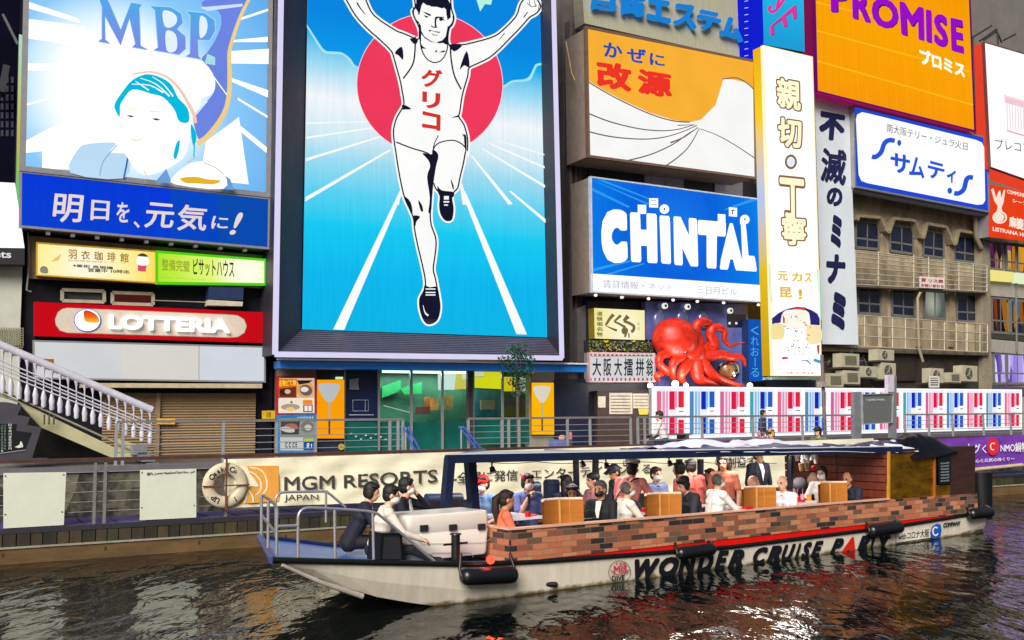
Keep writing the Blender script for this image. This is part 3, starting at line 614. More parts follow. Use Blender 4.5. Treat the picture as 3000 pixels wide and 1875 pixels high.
A.fill(skyc, edge(351, 180, 410, 270, 480, 368, 545, 380, 610, 388, 670, 430, 705, 480, 760, 505) + edge(1700, 630, 1760, 640, 1812, 625, 1850, 600, 1890, 590, 1950, 585, 1990, 565, 2020, 510, 2040, 475, 2080, 464, 2113, 460) + z2(2107, -390, 363, -390))
A.fill(em('#b6f4e0'), z2(1600, -10, 1630, 85, 1665, 30, 1710, 35, 1720, -10))
for p in (z2(346, 905, 800, 895, 800, 900, 346, 915), z2(345, 1010, 900, 930, 902, 938, 345, 1024), z2(344, 1168, 905, 1000, 908, 1010, 343, 1190), z2(340, 1455, 965, 1100, 970, 1112, 338, 1488), z6(1035, 0, 1062, 0, 625, 1024, 545, 1021), z6(1490, 0, 1520, 0, 1975, 1058, 1898, 1055),
          z2(1480, 1360, 1500, 1355, 1535, 1512, 1500, 1512), z2(1000, 1512, 1040, 1412, 1050, 1412, 1030, 1512), z6(1840, 0, 1860, 0, 2124, 215, 2124, 246), z2(1560, 1150, 1572, 1148, 1870, 1505, 1840, 1512), z2(1640, 1100, 1650, 1095, 2120, 1372, 2121, 1395), z2(1690, 1060, 1700, 1055, 2117, 1232, 2118, 1250), z2(1760, 1040, 1765, 1035, 2115, 1140, 2116, 1152)): A.fill(wt, p)
sun = ell(*z2(1258, 620)[0], 213, 206, 64, rot=4); A.line(em('#ffd8e4'), sun, 4, 0, True); A.fill(pink, sun)
body = (z2(625, -20, 560, -120, 560, -200, 650, -230, 720, -180, 790, -5, 850, 110, 1000, 215, 1060, 240, 1130, 270, 1165, 285, 1185, 262, 1172, 200, 1140, 130, 1126, 80, 1146, 50, 1140, -60, 1200, -140, 1300, -160, 1390, -110, 1415, -20, 1422, 60, 1440, 120, 1438, 155, 1424, 192, 1405, 215, 1396, 300, 1420, 340, 1495, 325, 1540, 318, 1710, 272, 1790, 222, 1890, 118, 1922, 28, 1975, -30, 2040, -20, 2082, 45, 2050, 100, 2000, 130, 1962, 172, 1900, 240, 1850, 290, 1780, 362, 1700, 430, 1610, 475, 1552, 505, 1544, 560, 1520, 640, 1500, 720, 1484, 830, 1478, 862, 1515, 920, 1540, 1010, 1542, 1080, 1532, 1160)
        + zr(495, 330, 480, 410, 458, 500, 442, 575, 415, 605, 400, 640, 410, 705, 405, 770, 388, 795, 352, 792, 322, 750, 312, 690, 316, 622, 285, 580, 270, 545, 266, 640, 258, 740, 264, 820, 292, 900, 297, 960, 288, 1040, 278, 1120, 292, 1180, 302, 1235, 314, 1300, 322, 1380, 302, 1460, 250, 1490, 212, 1470, 184, 1400, 178, 1322, 203, 1270, 216, 1232, 212, 1170, 188, 1060, 162, 950, 143, 850, 136, 780, 112, 720, 78, 645, 52, 540, 32, 430, 17, 330)
        + z2(990, 1045, 985, 960, 1008, 870, 1048, 800, 1062, 760, 1050, 680, 1035, 600, 1008, 500, 985, 420, 965, 375, 880, 292, 790, 212, 700, 110))
bsm = smooth(body, 3); A.line(wt, bsm, 10, 0, True); A.fill(ink, bsm); A.fill(wt, inset(bsm, 4.2))
def lines(*L):
    for p, w in L: A.line(ink, p, w, 4)
lines((z2(1150, 270, 1148, 380, 1130, 480, 1062, 580), 4.5), (z2(1410, 340, 1416, 440, 1440, 560, 1490, 660), 4.5), (z2(1186, 290, 1196, 360, 1232, 430, 1290, 462, 1348, 440, 1384, 372, 1392, 290), 3.5),
      (z2(1008, 1048, 1120, 1092, 1235, 1128, 1272, 1160), 4), (z2(1278, 1120, 1300, 1075, 1345, 1048, 1430, 1036, 1490, 1060, 1522, 1092), 3.5), (z2(1322, 1000, 1292, 1060, 1278, 1130), 3), (z2(1050, 802, 1112, 806), (6, 1)), (z2(1476, 856, 1420, 868), (7, 1)), (z2(720, 20, 745, 60, 780, 105), (5, 2)), (z2(1810, 245, 1765, 300), (3, 1)), (z2(1500, 990, 1520, 1020), 3))
for p in (z2(1000, 388, 1052, 345, 1062, 440, 1030, 412), z2(1530, 375, 1478, 512, 1512, 482, 1552, 495), z2(1110, 285, 1170, 290, 1150, 330), z2(1400, 330, 1440, 380, 1500, 328), zr(60, 20, 80, 45, 125, 45, 90, 20),
          zr(200, 340, 262, 348, 276, 318, 308, 355, 292, 430, 275, 540, 266, 640, 258, 735, 240, 735, 250, 640, 232, 500, 252, 430, 238, 385), zr(172, 655, 198, 690, 205, 730, 188, 725), zr(78, 630, 122, 670, 135, 745, 115, 715), zr(136, 762, 185, 766, 160, 800, 152, 830), zr(300, 560, 330, 590, 410, 602, 400, 640, 320, 635), zr(390, 512, 410, 560, 408, 590, 398, 560), zr(480, 215, 496, 235, 494, 330, 484, 300)): A.fill(ink, p, 3)
A.fill(ink, zr(318, 610, 345, 622, 385, 622, 402, 612, 400, 650, 408, 705, 403, 770, 386, 790, 354, 786, 328, 745, 318, 690), 3)
for p in (zr(345, 628, 378, 628, 378, 652, 345, 652), zr(342, 662, 380, 662, 380, 672, 342, 672), zr(346, 684, 372, 684, 372, 693, 346, 693)): A.fill(wt, p)
A.fill(grad('shoe_grey', [(sc(0, 945).z, '#6d6a68'), (sc(0, 905).z, '#4a4846'), (sc(0, 880).z, '#17172e')], 'z'), zr(215, 1228, 250, 1240, 298, 1238, 312, 1300, 318, 1380, 298, 1455, 252, 1484, 218, 1466, 190, 1398, 184, 1325, 206, 1272), 3)
for y in (1252, 1275, 1292): A.line(wt, zr(222, y, 288, y), 3.4)
A.line(wt, zr(205, 1360, 218, 1410, 240, 1430), (1, 6), 3)
A.fill(ink, zf(185, -60, 182, 100, 140, 190, 235, 340, 240, 400, 268, 420, 300, 290, 330, 150, 380, 70, 440, 120, 490, 150, 550, 150, 600, 185, 760, 190, 900, 235, 950, 212, 1012, 262, 1020, 400, 1050, 560, 1070, 540, 1140, 480, 1135, 350, 1142, 130, 1060, -20, 1000, -600, 600, -1100, 250, -700))
for p in (zf(350, 315, 470, 350, 598, 405, 575, 450, 470, 400), zf(380, 405, 450, 440, 520, 450, 490, 495, 440, 480), zf(700, 480, 760, 455, 960, 470, 965, 490, 780, 500, 745, 540, 735, 640, 760, 775, 700, 770, 690, 600), zf(810, 510, 880, 480, 940, 520, 975, 570, 900, 560, 870, 595, 830, 560), zf(590, 660, 612, 720, 700, 745, 755, 775, 640, 765, 596, 735),
          zf(515, 810, 560, 830, 700, 860, 800, 880, 858, 875, 820, 915, 700, 880, 590, 850, 560, 890), zf(600, 930, 700, 965, 800, 962, 740, 985, 650, 975), zf(255, 620, 310, 700, 330, 870, 420, 1020, 600, 1140, 740, 1180, 600, 1165, 420, 1060, 320, 930, 320, 1150, 250, 1050), zf(1060, 700, 1090, 760, 1060, 1000, 1070, 1240, 1000, 1230, 930, 1190, 800, 1200, 750, 1165, 900, 1120, 1000, 1010), zf(310, 1200, 360, 1280, 470, 1350, 330, 1345), zf(800, 1450, 960, 1390, 1000, 1420, 920, 1450), zf(735, 1365, 770, 1445, 695, 1445)): A.fill(ink, p)
lines((zf(110, 200, 110, 420, 180, 560, 260, 640), 4), (zf(1200, 440, 1205, 560, 1150, 680, 1080, 750), 3), (z2(1975, 20, 2010, 50, 2050, 40), 2), (z2(1990, 0, 2000, 40), 2), (z2(2030, 0, 2040, 50), 2), (z2(2065, 30, 2060, 80), 2), (z2(1980, 90, 1950, 130), 3))
rd = em('#d6342c')
A.o += .004; oo = A.o
text(A.b, FA, oo, 'グ', [z2(1190, 498)[0], z2(1352, 520)[0], z2(1345, 652)[0], z2(1200, 640)[0]], rd, .035)
text(A.b, FA, oo, 'リ', [z2(1202, 672)[0], z2(1336, 690)[0], z2(1332, 806)[0], z2(1200, 795)[0]], rd, .04)
text(A.b, FA, oo, 'コ', [z2(1202, 818)[0], z2(1338, 848)[0], z2(1336, 968)[0], z2(1200, 950)[0]], rd, .045)
A.build('picture', r)
# ================================================================ glass shop under the runner
def zz1(*a): return Z(760, 1050, 4.84)(*a)
def zz2(*a): return Z(1240, 1050, 4.84)(*a)
r = thing('glass_shop', 'glass fronted shop with green lower panes and a blue fascia under the runner billboard', 'shop', FA.at(1250, 1335, -.6))
b = MB(); b.slab([FA.at(x, y, .9) for x, y in [(821, 1056), (1719, 1069), (1718, 1090), (821, 1078)]], -FA.n*.5, df('#0e6cc0', .4, .08)); b.build('fascia', r)
b = MB(); b.span(FA.at(812, 1052, .95), FA.at(1722, 1066, .95), .08, .04, df('#c9ccd4', .4), FA.n); b.build('gutter', r)
wallm = df('#20263e', .45, .2, 3)
b = MB(); b.slab([FA.at(x, y, -.5) for x, y in [(806, 1060), (1720, 1074), (1720, 1350), (806, 1350)]][:4], -FA.n*.04, wallm)
b.v = []; b.f = []; b.mi = []; b.smooth = []
def panel(pts, o, d, M): b.slab([FA.at(x, y, o) for x, y in pts], -FA.n*d, M)
panel(rect(812, 1078, 925, 1345, 2), .05, .3, df('#8a8478', .6)); panel(rect(925, 1080, 1008, 1345, 1), .0, .3, wallm); panel(rect(1013, 1082, 1106, 1345, 1), -.02, .3, df('#15224a', .35, .15, 2)); b.build('wall', r); b = MB()
panel(rect(1556, 1090, 1624, 1345, 1), .0, .3, df('#8d8878', .6)); panel(rect(1624, 1110, 1722, 1345, 1), .02, .3, df('#1a2138', .3, .2, 2)); b.build('wall', r)
b = MB(); panel([(1106, 1083), (1556, 1090), (1556, 1345), (1106, 1345)], -1.5, .1, df('#3c765c', .5, .3, 1.5)); panel([(1106, 1330), (1556, 1320), (1556, 1345), (1106, 1345)], -.1, 1.4, df('#3a4240')); b.build('interior_wall', r)
b = MB()
def lit(pts, o, c, s_=1.0): b.quad(*[FA.at(x, y, o) for x, y in pts], em(c, s_))
lit(zz2(205, 175, 470, 175, 440, 445, 210, 445), -.8, '#f2fbf2'); lit(zz2(470, 180, 640, 185, 620, 430, 440, 440), -.81, '#f4d860'); lit(zz2(540, 190, 630, 190, 630, 290, 560, 300), -.79, '#fff4d8'); lit(zz2(640, 290, 700, 290, 700, 410, 630, 420), -.82, '#f09a1c')
lit(zz2(705, 265, 1105, 255, 1110, 435, 705, 415), -.8, '#ffee14'); lit(zz2(705, 178, 860, 182, 860, 255, 705, 262), -.81, '#f6ecc0'); lit(zz2(860, 185, 1095, 185, 1105, 255, 860, 262), -.82, '#ffe61e'); lit(zz2(1135, 262, 1310, 262, 1300, 465, 1140, 465), -.8, '#f8cf10'); lit(zz2(1340, 270, 1485, 275, 1480, 465, 1320, 465), -.81, '#e0d8b8', .8)
b.build('lit_panels', r)
b = MB(); b.box(FA.at(1250, 1090, -.8), FA.u*1.2, FA.n*.1, UP*.03, em('#f4fff4', 2.5)); b.build('added_ceiling_lamp', r)  # added glowing fixture, made up to go with the interior fill light
ld = bpy.data.lights.new('shop_fill_light', 'AREA'); ld.shape = 'RECTANGLE'; ld.size = 3; ld.size_y = .6; ld.energy = 90; ld.color = (.93, 1, .93)  # added area light that only brightens the shop interior
lo = bpy.data.objects.new('lamp_glow', ld); COL.objects.link(lo); lo.parent = r; lo.location = FA.at(1250, 1094, -.8) - r.location; lo.rotation_euler = (0, 0, math.radians(29.3))
b = MB()
def slabp(pts, o, c, n_=.15): b.slab([FA.at(x, y, o) for x, y in pts], -FA.n*.05, df(c, .5, n_, 4))
slabp(zz1(1740, 400, 2000, 300, 2010, 460, 1740, 560), -1.3, '#0f8a4c'); slabp(zz1(2000, 430, 2300, 330, 2300, 500, 2050, 510), -1.2, '#12864a'); slabp(zz1(2340, 560, 2420, 540, 2420, 720, 2350, 720), -1.2, '#b06a28'); slabp(zz1(2220, 690, 2420, 680, 2420, 790, 2220, 790), -1.1, '#6a2a30')
slabp(zz2(20, 560, 215, 560, 215, 730, 20, 730), -1.2, '#b0703a', .4); slabp(zz2(310, 520, 420, 520, 420, 720, 310, 720), -1.2, '#8c6a3a', .4); slabp(zz2(815, 590, 1020, 590, 1015, 725, 820, 725), -1.1, '#9a8c70'); slabp(zz2(1140, 680, 1500, 680, 1490, 820, 1140, 820), -1.1, '#7d7a30', .3); slabp(zz2(1140, 570, 1450, 570, 1450, 680, 1140, 680), -1.15, '#7a6a74'); slabp(zz2(720, 450, 1110, 450, 1110, 820, 720, 820), -1.3, '#2c7a88', .3)
b.build('furniture', r)
b = MB()
for x0, x1 in ((1108, 1203), (1206, 1294), (1297, 1372), (1388, 1470), (1474, 1553)): b.slab([FA.at(x, y, -.12) for x, y in [(x0, 1084+(x0-1106)*.015), (x1, 1084+(x1-1106)*.015), (x1, 1322), (x0, 1326)]], -FA.n*.012, glass_mat())
b.build('window_pane', r)
b = MB(); gm = df('#0d5a52', .25, .2, 2)
for x0, x1 in ((1013, 1106), (1112, 1203), (1206, 1294), (1297, 1372)): b.slab([FA.at(x, y, -.1 if x0 > 1100 else .0) for x, y in [(x0, 1236), (x1, 1236), (x1, 1322), (x0, 1326)]], -FA.n*.03, gm)
for x0, x1 in ((1388, 1470), (1474, 1553)): b.slab([FA.at(x, y, -.1) for x, y in [(x0, 1228), (x1, 1228), (x1, 1300), (x0, 1302)]], -FA.n*.03, gm)
b.build('lower_pane', r)
b = MB(); sm_ = df('#aeb6b8', .3, .05, 5, .6)
for x in (1010, 1109, 1205, 1296, 1386, 1472, 1555): b.span(FA.at(x, 1082, -.05), FA.at(x, 1322, -.05), .05, .06, sm_, FA.n)
for x in (1373, 1379): b.span(FA.at(x, 1082, 0), FA.at(x, 1335, 0), .1, .1, df('#3f3b3c', .5), FA.n)
b.build('window_frame', r)
b = MB(); A = Art(FA, .022, .004); wl = df('#b8c4c8', .5); A.line(wl, zz1(1325, 590, 1545, 590, 1545, 745, 1325, 745), 1.2, 0, True); A.line(wl, zz1(1500, 590, 1500, 745), 1.2); A.line(wl, zz1(1270, 800, 1620, 800), 2); A.line(wl, zz1(1760, 668, 2130, 765), 2.5); A.fill(df('#8d98a4'), zz1(1275, 300, 1410, 280, 1400, 350, 1415, 445, 1275, 440))
for k in range(9): cx, cy_ = zz1(1300+k*70 % 640, 1070+(k*37) % 90)[0]; A.fill(wl, ell(cx, cy_, 3.5, 2.5, 7))
A.build('door_marks', r)
for nm, q, lab in (('spatula', zz1(805, 303, 1203, 303, 1203, 1135, 808, 1135), 'orange lit sign with a grey spatula beside the food poster'), ('spatula', zz2(1537, 345, 1850, 345, 1858, 1080, 1540, 1080), 'orange lit sign with a grey spatula at the right end of the glass shop')):
    bx = board('spatula_sign', lab, 'sign', FA, q, .12, .1, em('#fa9e06' if q[0][0] < 1200 else '#fbb804'), df('#a86a10'), 'face', group='orange spatula signs of the glass shop'); A = Art(FA, .124)
    A.fill(em('#b9bec2' if q[0][0] < 1200 else '#d8d4c4'), smooth(sub(q, .10, .07, 0, 0)[:1]+sub(q, .82, .07, 0, 0)[:1]+sub(q, .79, .2, 0, 0)[:1]+sub(q, .66, .32, 0, 0)[:1]+sub(q, .52, .39, 0, 0)[:1]+sub(q, .41, .39, 0, 0)[:1]+sub(q, .26, .31, 0, 0)[:1]+sub(q, .13, .2, 0, 0)[:1], 2))
    A.fill(em('#b0aca0'), sub(q, .435, .38, .50, .7)); A.fill(em('#6a4010'), sub(q, .43, .69, .50, .93)); A.build('picture', bx)
r2 = board('food_poster', 'red framed menu poster with pictures of dishes at the left of the glass shop', 'poster', FA, zz1(255, 265, 795, 265, 795, 790, 262, 790), .2, .1, em('#e8c0a4', .9), df('#a02028'), 'face', df('#b01f2c', .5), .05)
A = Art(FA, .205)
A.fill(em('#d8681c'), zz1(270, 290, 530, 290, 530, 560, 270, 560)); A.fill(em('#6a3422'), zz1(285, 430, 520, 400, 520, 550, 285, 550)); A.fill(em('#d9a65a'), ell(*zz1(650, 440)[0], 25, 24, 24)); A.fill(em('#6e5a58'), ell(*zz1(660, 450)[0], 19, 16, 14, 0, 360, 20)); A.fill(em('#e8dcd4'), ell(*zz1(640, 440)[0], 12, 8, 9)); A.fill(em('#2a1e18'), zz1(530, 310, 760, 310, 700, 350, 560, 370))
A.fill(em('#3a2820'), ell(*zz1(340, 480)[0], 11, 9, 12)); A.fill(em('#d8b89a'), ell(*zz1(400, 470)[0], 9, 7, 9)); A.fill(em('#efe2cf'), zz1(270, 565, 780, 560, 780, 770, 270, 775)); A.fill(em('#b09a8a'), ell(*zz1(440, 690)[0], 28, 10, 14)); A.fill(em('#e8c870'), ell(*zz1(440, 720)[0], 14, 6, 11)); A.fill(em('#8a7468'), ell(*zz1(455, 620)[0], 4, 4, 9)); A.fill(em('#f08a14'), zz1(615, 590, 750, 590, 750, 650, 615, 650)); A.fill(em('#7a1c20'), zz1(622, 655, 755, 655, 755, 762, 622, 762)); A.fill(em('#f0e8e0'), zz1(638, 668, 685, 668, 685, 748, 638, 748)); A.fill(em('#f0e8e0'), zz1(695, 668, 740, 668, 740, 748, 695, 748)); A.build('picture', r2)
b = MB(); text(b, FA, .27, '名物どて焼', zz1(275, 305, 520, 300, 520, 385, 275, 400), em('#ffd23a'), .03); b.build('lettering', r2)
r2 = board('fish_poster', 'blue framed fish poster below the red framed menu poster', 'poster', FA, zz1(262, 800, 790, 800, 775, 1320, 275, 1320), .2, .1, em('#9aa49a', .8), df('#1e5a9c'), 'face', df('#2a78b8', .5), .05)
A = Art(FA, .205)
A.fill(em('#2a80bc', .9), zz1(268, 812, 785, 812, 785, 850, 268, 850)); A.fill(em('#4a4548'), zz1(300, 880, 575, 880, 560, 1080, 310, 1080)); A.fill(em('#a86a52'), ell(*zz1(450, 970)[0], 20, 10, 12)); A.fill(em('#c8c0bc'), ell(*zz1(400, 1010)[0], 22, 8, 11, rot=10)); A.fill(em('#77726a'), ell(*zz1(680, 970)[0], 19, 17, 13)); A.fill(em('#c8c4b8'), ell(*zz1(690, 980)[0], 11, 9, 9))
A.fill(em('#ccd0cc', .9), zz1(295, 1120, 620, 1120, 620, 1310, 295, 1310)); A.fill(em('#1c4a90'), zz1(630, 1180, 770, 1180, 765, 1300, 630, 1300)); A.fill(em('#b8c43a'), zz1(635, 1135, 770, 1135, 770, 1180, 635, 1180)); A.build('picture', r2)
b = MB(); text(b, FA, .28, 'とととE', zz1(365, 1170, 535, 1170, 535, 1265, 365, 1265), em('#20242c'), .03); text(b, FA, .28, 'え!', zz1(660, 1200, 745, 1200, 745, 1280, 660, 1280), em('#f0f0f0'), .03); text(b, FA, .28, 'いただきます', zz1(540, 825, 775, 825, 775, 846, 540, 846), em('#f0f4f8'), .02); b.build('lettering', r2)
bx = thing('round_emblem', 'small round yellow emblem low on the dark wall below the left spatula sign', 'sign', FA.at(1000, 1309, .1)); A = Art(FA, .06); A.fill(df('#c8a82a', .5), ell(1000, 1309, 9, 9, 20)); A.line(df('#5a4a18'), ell(1000, 1309, 4, 4, 10), 1.5, 0, True); A.build('disc', bx)
bx = thing('exit_light', 'tiny pale green lit sign on the dark wall above the left spatula sign', 'sign', FA.at(995, 1107, .1)); b = MB(); b.slab([FA.at(x, y, .09) for x, y in rect(986, 1104, 1005, 1111)], -FA.n*.08, em('#d8f0c8')); b.build('face', bx)
bx = thing('pink_bottle', 'small pink bottle standing behind the railing right of the blue bin', 'bottle', RL.at(1672, 1285, -.4)); b = MB(); b.tube([RL.at(1672, 1287, -.4), RL.at(1672, 1272, -.4), RL.at(1672, 1265, -.4)], [.04, .04, .02], df('#d87a88', .4), 9); b.tube([RL.at(1672, 1288, -.4), RL.at(1672, 1340, -.4)], .05, df('#4a4a50'), 8); b.build('body', bx)
# young tree
r = thing('young_tree', 'slender young tree with sparse dark leaves before the blue shop fascia', 'tree', RL.at(1518, 1330, -.5))
b = MB(); bk = df('#4c463c', .8); tp = [RL.at(1519, 1335, -.5), RL.at(1517, 1240, -.5), RL.at(1516, 1130, -.5), RL.at(1514, 1060, -.5), RL.at(1520, 1010, -.5)]
b.tube(tp, [.05, .042, .035, .025, .01], bk, 7)
lf = [df('#14382c', .5, .2), df('#1e5238', .5, .2), df('#0f2a26', .5, .2), df('#2c6a48', .5, .2)]; L = MB(); ctr = []
for cx, cy_, rx, ry in ((1515, 1030, 24, 20), (1490, 1065, 14, 20), (1543, 1070, 16, 22), (1512, 1090, 18, 14), (1535, 1050, 20, 16), (1515, 1140, 11, 22), (1508, 1120, 10, 14), (1530, 1125, 9, 14), (1475, 1055, 8, 9), (1550, 1095, 8, 10)):
    c = RL.at(cx, cy_, -.5+random.uniform(-.15, .15)); b.tube([RL.at(1516, min(1150, cy_+40), -.5), c], .008, bk, 4)
    px = (RL.at(1520, 1050, -.5)-RL.at(1519, 1050, -.5)).length
    for i in range(int(rx*ry*.32)):
        a = random.uniform(0, 6.28); q_ = math.sqrt(random.random())*1.1; p = c + RL.u*math.cos(a)*q_*rx*px + UP*math.sin(a)*q_*ry*px + RL.n*random.uniform(-.22, .22)
        d1 = Vector((random.gauss(0, 1), random.gauss(0, 1), random.gauss(0, .8))).normalized(); d2 = d1.orthogonal().normalized(); s_ = random.uniform(.028, .055)
        L.add([p-d1*s_, p+d2*s_*.45, p+d1*s_, p-d2*s_*.45], [(0, 1, 2, 3)], random.choice(lf))
b.build('trunk', r); L.build('crown', r)
# ================================================================ middle tower: stacked signs
zk = Z(1640, 0, 3.024); zc = Z(1640, 500, 2.291)
q = [(1710, -90), (2190, 60), (2190, 170), (1712, 66)]
r = board('letter_fascia', 'grey ribbed fascia with raised blue Japanese letters at the top of the sign tower', 'sign', FA, [(1700, -140), (2175, -20), (2178, 172), (1712, 68)], .0, .5, df('#a3a28e', .5, .1, 3, 0, .3, (14, 14, .1)), df('#77766a'), 'panel')
b = MB(); bl_ = em('#1c86dc', .9)
for ch, q_ in (('日', zk(285, -40, 480, -10, 475, 105, 270, 80)), ('商', zk(525, -60, 738, -20, 738, 160, 525, 125)), ('エ', zk(770, -10, 965, 20, 965, 215, 765, 165)), ('ス', zk(1005, 35, 1195, 60, 1195, 275, 1000, 220)), ('テ', zk(1210, 85, 1410, 130, 1410, 300, 1215, 255)), ('ム', zk(1415, 130, 1605, 200, 1605, 385, 1410, 320))): text(b, FA, .08, ch, q_, bl_, .03, 0, .1)
b.build('lettering', r)
b = MB(); b.slab([FA.at(x, y, .3) for x, y in [(2178, -40), (2232, -40), (2240, 178), (2187, 178)]], -FA.n*1.2, em('#1420d8', .9)); bb_ = thing('blue_column', 'upright blue lit column between the raised letters and the cyan panel', 'sign', FA.at(2210, 178, -.3)); b.build('face', bb_)
A = Art(FA, .305)
for k in range(9): A.line(em('#c8d4ff'), [(2181, 4+k*20), (2192, 2+k*20)], 2)
A.build('ticks', bb_)
q = [(1717, 81), (2208, 180), (2213, 522), (1724, 458)]
og = em('#f8b036', 1.0)
r = board('medicine_sign', 'orange and white lit sign with blue hiragana over two big red characters', 'sign', FA, q, .55, 1.1, em('#f8f8f6', 1.0), df('#8d8078', .6), 'face', df('#6b5346', .5), .07)
A = Art(FA, .56); gy = em('#6a5e5a')
A.fill(og, zk(235, 245, 1715, 545, 1720, 790, 1640, 730, 1540, 705, 1450, 700, 1420, 800, 1380, 930, 1250, 1060, 1140, 1085, 1000, 1062, 800, 1000, 560, 890, 400, 805, 245, 712))
A.line(gy, zk(245, 722, 400, 815, 560, 900, 800, 1010, 1000, 1070, 1150, 1082), 3.5, 4)
for p, w_ in ((zk(250, 1003, 450, 1080, 700, 1140, 900, 1158, 1050, 1145, 1190, 1105), (4, 2.5)), (zk(252, 1165, 450, 1210, 700, 1232, 900, 1220, 1080, 1170, 1215, 1110), (4, 2.5)), (zk(980, 1265, 1100, 1215, 1220, 1130), (5, 2)), (zk(590, 1425, 800, 1370, 1000, 1280, 1130, 1190, 1225, 1130), (4, 2.5)), (zk(930, 1475, 1050, 1390, 1150, 1290, 1235, 1140), (4, 2.5)), (zk(1045, 1110, 1200, 1105), (3, 1.5)), (zk(1440, 700, 1560, 690, 1650, 730, 1718, 790), 3), (zk(1240, 1140, 1400, 1200, 1560, 1290, 1726, 1400), (2, 3))): A.line(gy, p, w_, 4)
A.build('picture', r)
b = MB(); bl_ = em('#2450b4')
for ch, q_ in (('か', zk(385, 362, 555, 400, 555, 525, 390, 500)), ('ぜ', zk(590, 415, 765, 440, 760, 570, 600, 540)), ('に', zk(795, 465, 930, 490, 930, 592, 798, 575))): text(b, FA, .61, ch, q_, bl_, .03)
rd = em('#ee3428'); text(b, FA, .61, '改', zk(318, 530, 640, 580, 635, 820, 330, 770), rd, .05); text(b, FA, .61, '源', zk(688, 605, 990, 655, 995, 875, 690, 825), rd, .05); b.build('lettering', r)
b = MB(); b.tube([FA.at(1658, 122, .2), FA.at(1675, 215, .2), FA.at(1684, 235, .2)], .02, df('#b9a77c'), 5); b.build('conduit', r)
q = [(1729.5, 519), (2221, 584), (2232, 884), (1734, 855)]
r = board('rental_sign', 'big blue lit sign with fat white CHINTAI letters above the octopus', 'sign', FA, q, .55, 1.0, grad('rental_blue', [(0, '#1a7ae8'), (1.5, '#0c62dc'), (3, '#0a7ae8'), (4.5, '#14a0ee')], FA.at(1980, 660, .55), 1, 2.0), df('#8d8078', .6), 'face', df('#b8c4d8', .4), .04)
A = Art(FA, .556); 
for p in (zc(210, 60, 215, 60, 600, 220, 590, 230), zc(206, 130, 208, 110, 470, 240, 460, 250), zc(210, 680, 208, 660, 470, 600, 480, 610), zc(330, 700, 300, 695, 560, 620, 575, 625), zc(1320, 200, 1280, 190, 1100, 260, 1110, 265), zc(250, 60, 300, 66, 640, 200, 630, 205)): A.fill(em('#2f9cf4'), p)
A.fill(em('#ffffff', 1.1), zc(212, 690, 1352, 768, 1356, 880, 214, 815))
A.build('picture', r); b = MB(); w1 = em('#ffffff', 1.15)
for ch, q_ in (('C', zc(275, 258, 450, 262, 455, 618, 282, 622)), ('H', zc(470, 278, 650, 290, 655, 622, 478, 612)), ('I', zc(668, 300, 738, 305, 745, 628, 680, 622)), ('N', zc(762, 305, 920, 322, 928, 645, 768, 632)), ('T', zc(925, 330, 1110, 345, 1062, 660, 978, 652)), ('A', zc(1112, 350, 1190, 356, 1235, 672, 1072, 662)), ('L', zc(1215, 350, 1280, 358, 1322, 678, 1228, 672))):
    if ch == 'T': text(b, FA, .585, ch, zc(925, 330, 1115, 345, 1105, 662, 930, 650), w1, .09)
    else: text(b, FA, .585, ch, q_, w1, .1)
for p in (zc(523, 228, 580, 230, 580, 290, 523, 290), zc(600, 185, 660, 185, 660, 248, 600, 246), zc(1060, 290, 1112, 294, 1112, 350, 1060, 346), zc(1135, 245, 1190, 250, 1190, 310, 1135, 305)): A = Art(FA, .586); A.fill(w1, p); A.build('tile', r)
A = Art(FA, .586)
for x, y in ((702, 258), (1242, 328)): A.fill(w1, ell(*zc(x, y)[0], 14, 14, 16)); A.fill(em('#2a4a8a'), ell(*zc(x, y)[0], 2.5, 4, 8))
A.line(w1, zc(1226, 330, 1226, 360), 14); A.line(em('#5a7ac0'), zc(615, 200, 645, 202), 2); A.line(em('#5a7ac0'), zc(612, 225, 648, 227), 2); A.line(em('#2a4a8a'), zc(1150, 265, 1175, 267), 3); A.line(em('#2a4a8a'), zc(1160, 265, 1158, 295), 3); A.build('tiles', r)
text(b, FA, .59, '賃貸情報・ネット', zc(290, 730, 760, 765, 760, 800, 290, 790), em('#a8acc4')); text(b, FA, .59, '三日月ビル', zc(920, 770, 1190, 790, 1190, 836, 920, 826), em('#a8acc4')); b.build('lettering', r)
b = MB()
for x, y in ((1745, 862), (1822, 868), (1900, 872), (1972, 876), (2043, 880), (2120, 884), (2222, 890)): b = MB(); b.ball(FA.at(x, y+3, .6), .05, .05, .04, em('#fff4e0', 1.5), seg=8, rings=5); b.build('down_light', r)
b = MB()
for x0, x1 in ((1890, 1948), (1950, 2003), (2095, 2176)): b.slab([FA.at(x, y, -.7) for x, y in [(x0, 490), (x1, 500), (x1, 600), (x0, 590)]], -FA.n*.05, df('#a8a8b4', .5))
b.slab([FA.at(x, y, -.75) for x, y in [(1725, 470), (2215, 540), (2215, 620), (1725, 560)]], -FA.n*.05, df('#2e3038')); b.build('backing_panel', bldM)
b = MB()
for x, w_ in ((1668, .25), (1684, .1), (1696, .06)): b.slab([FA.at(x, y, -.6) for x, y in [(x, 60), (x+8, 60), (x+10, 1075), (x+2, 1075)]], -FA.n*w_, df('#4b4446', .6))
b.slab([FA.at(x, y, -.4) for x, y in [(1690, 905), (1722, 890), (1722, 1060), (1692, 1060)]], -FA.n*.3, df('#5e5b5c', .6)); b.build('duct', bldM)
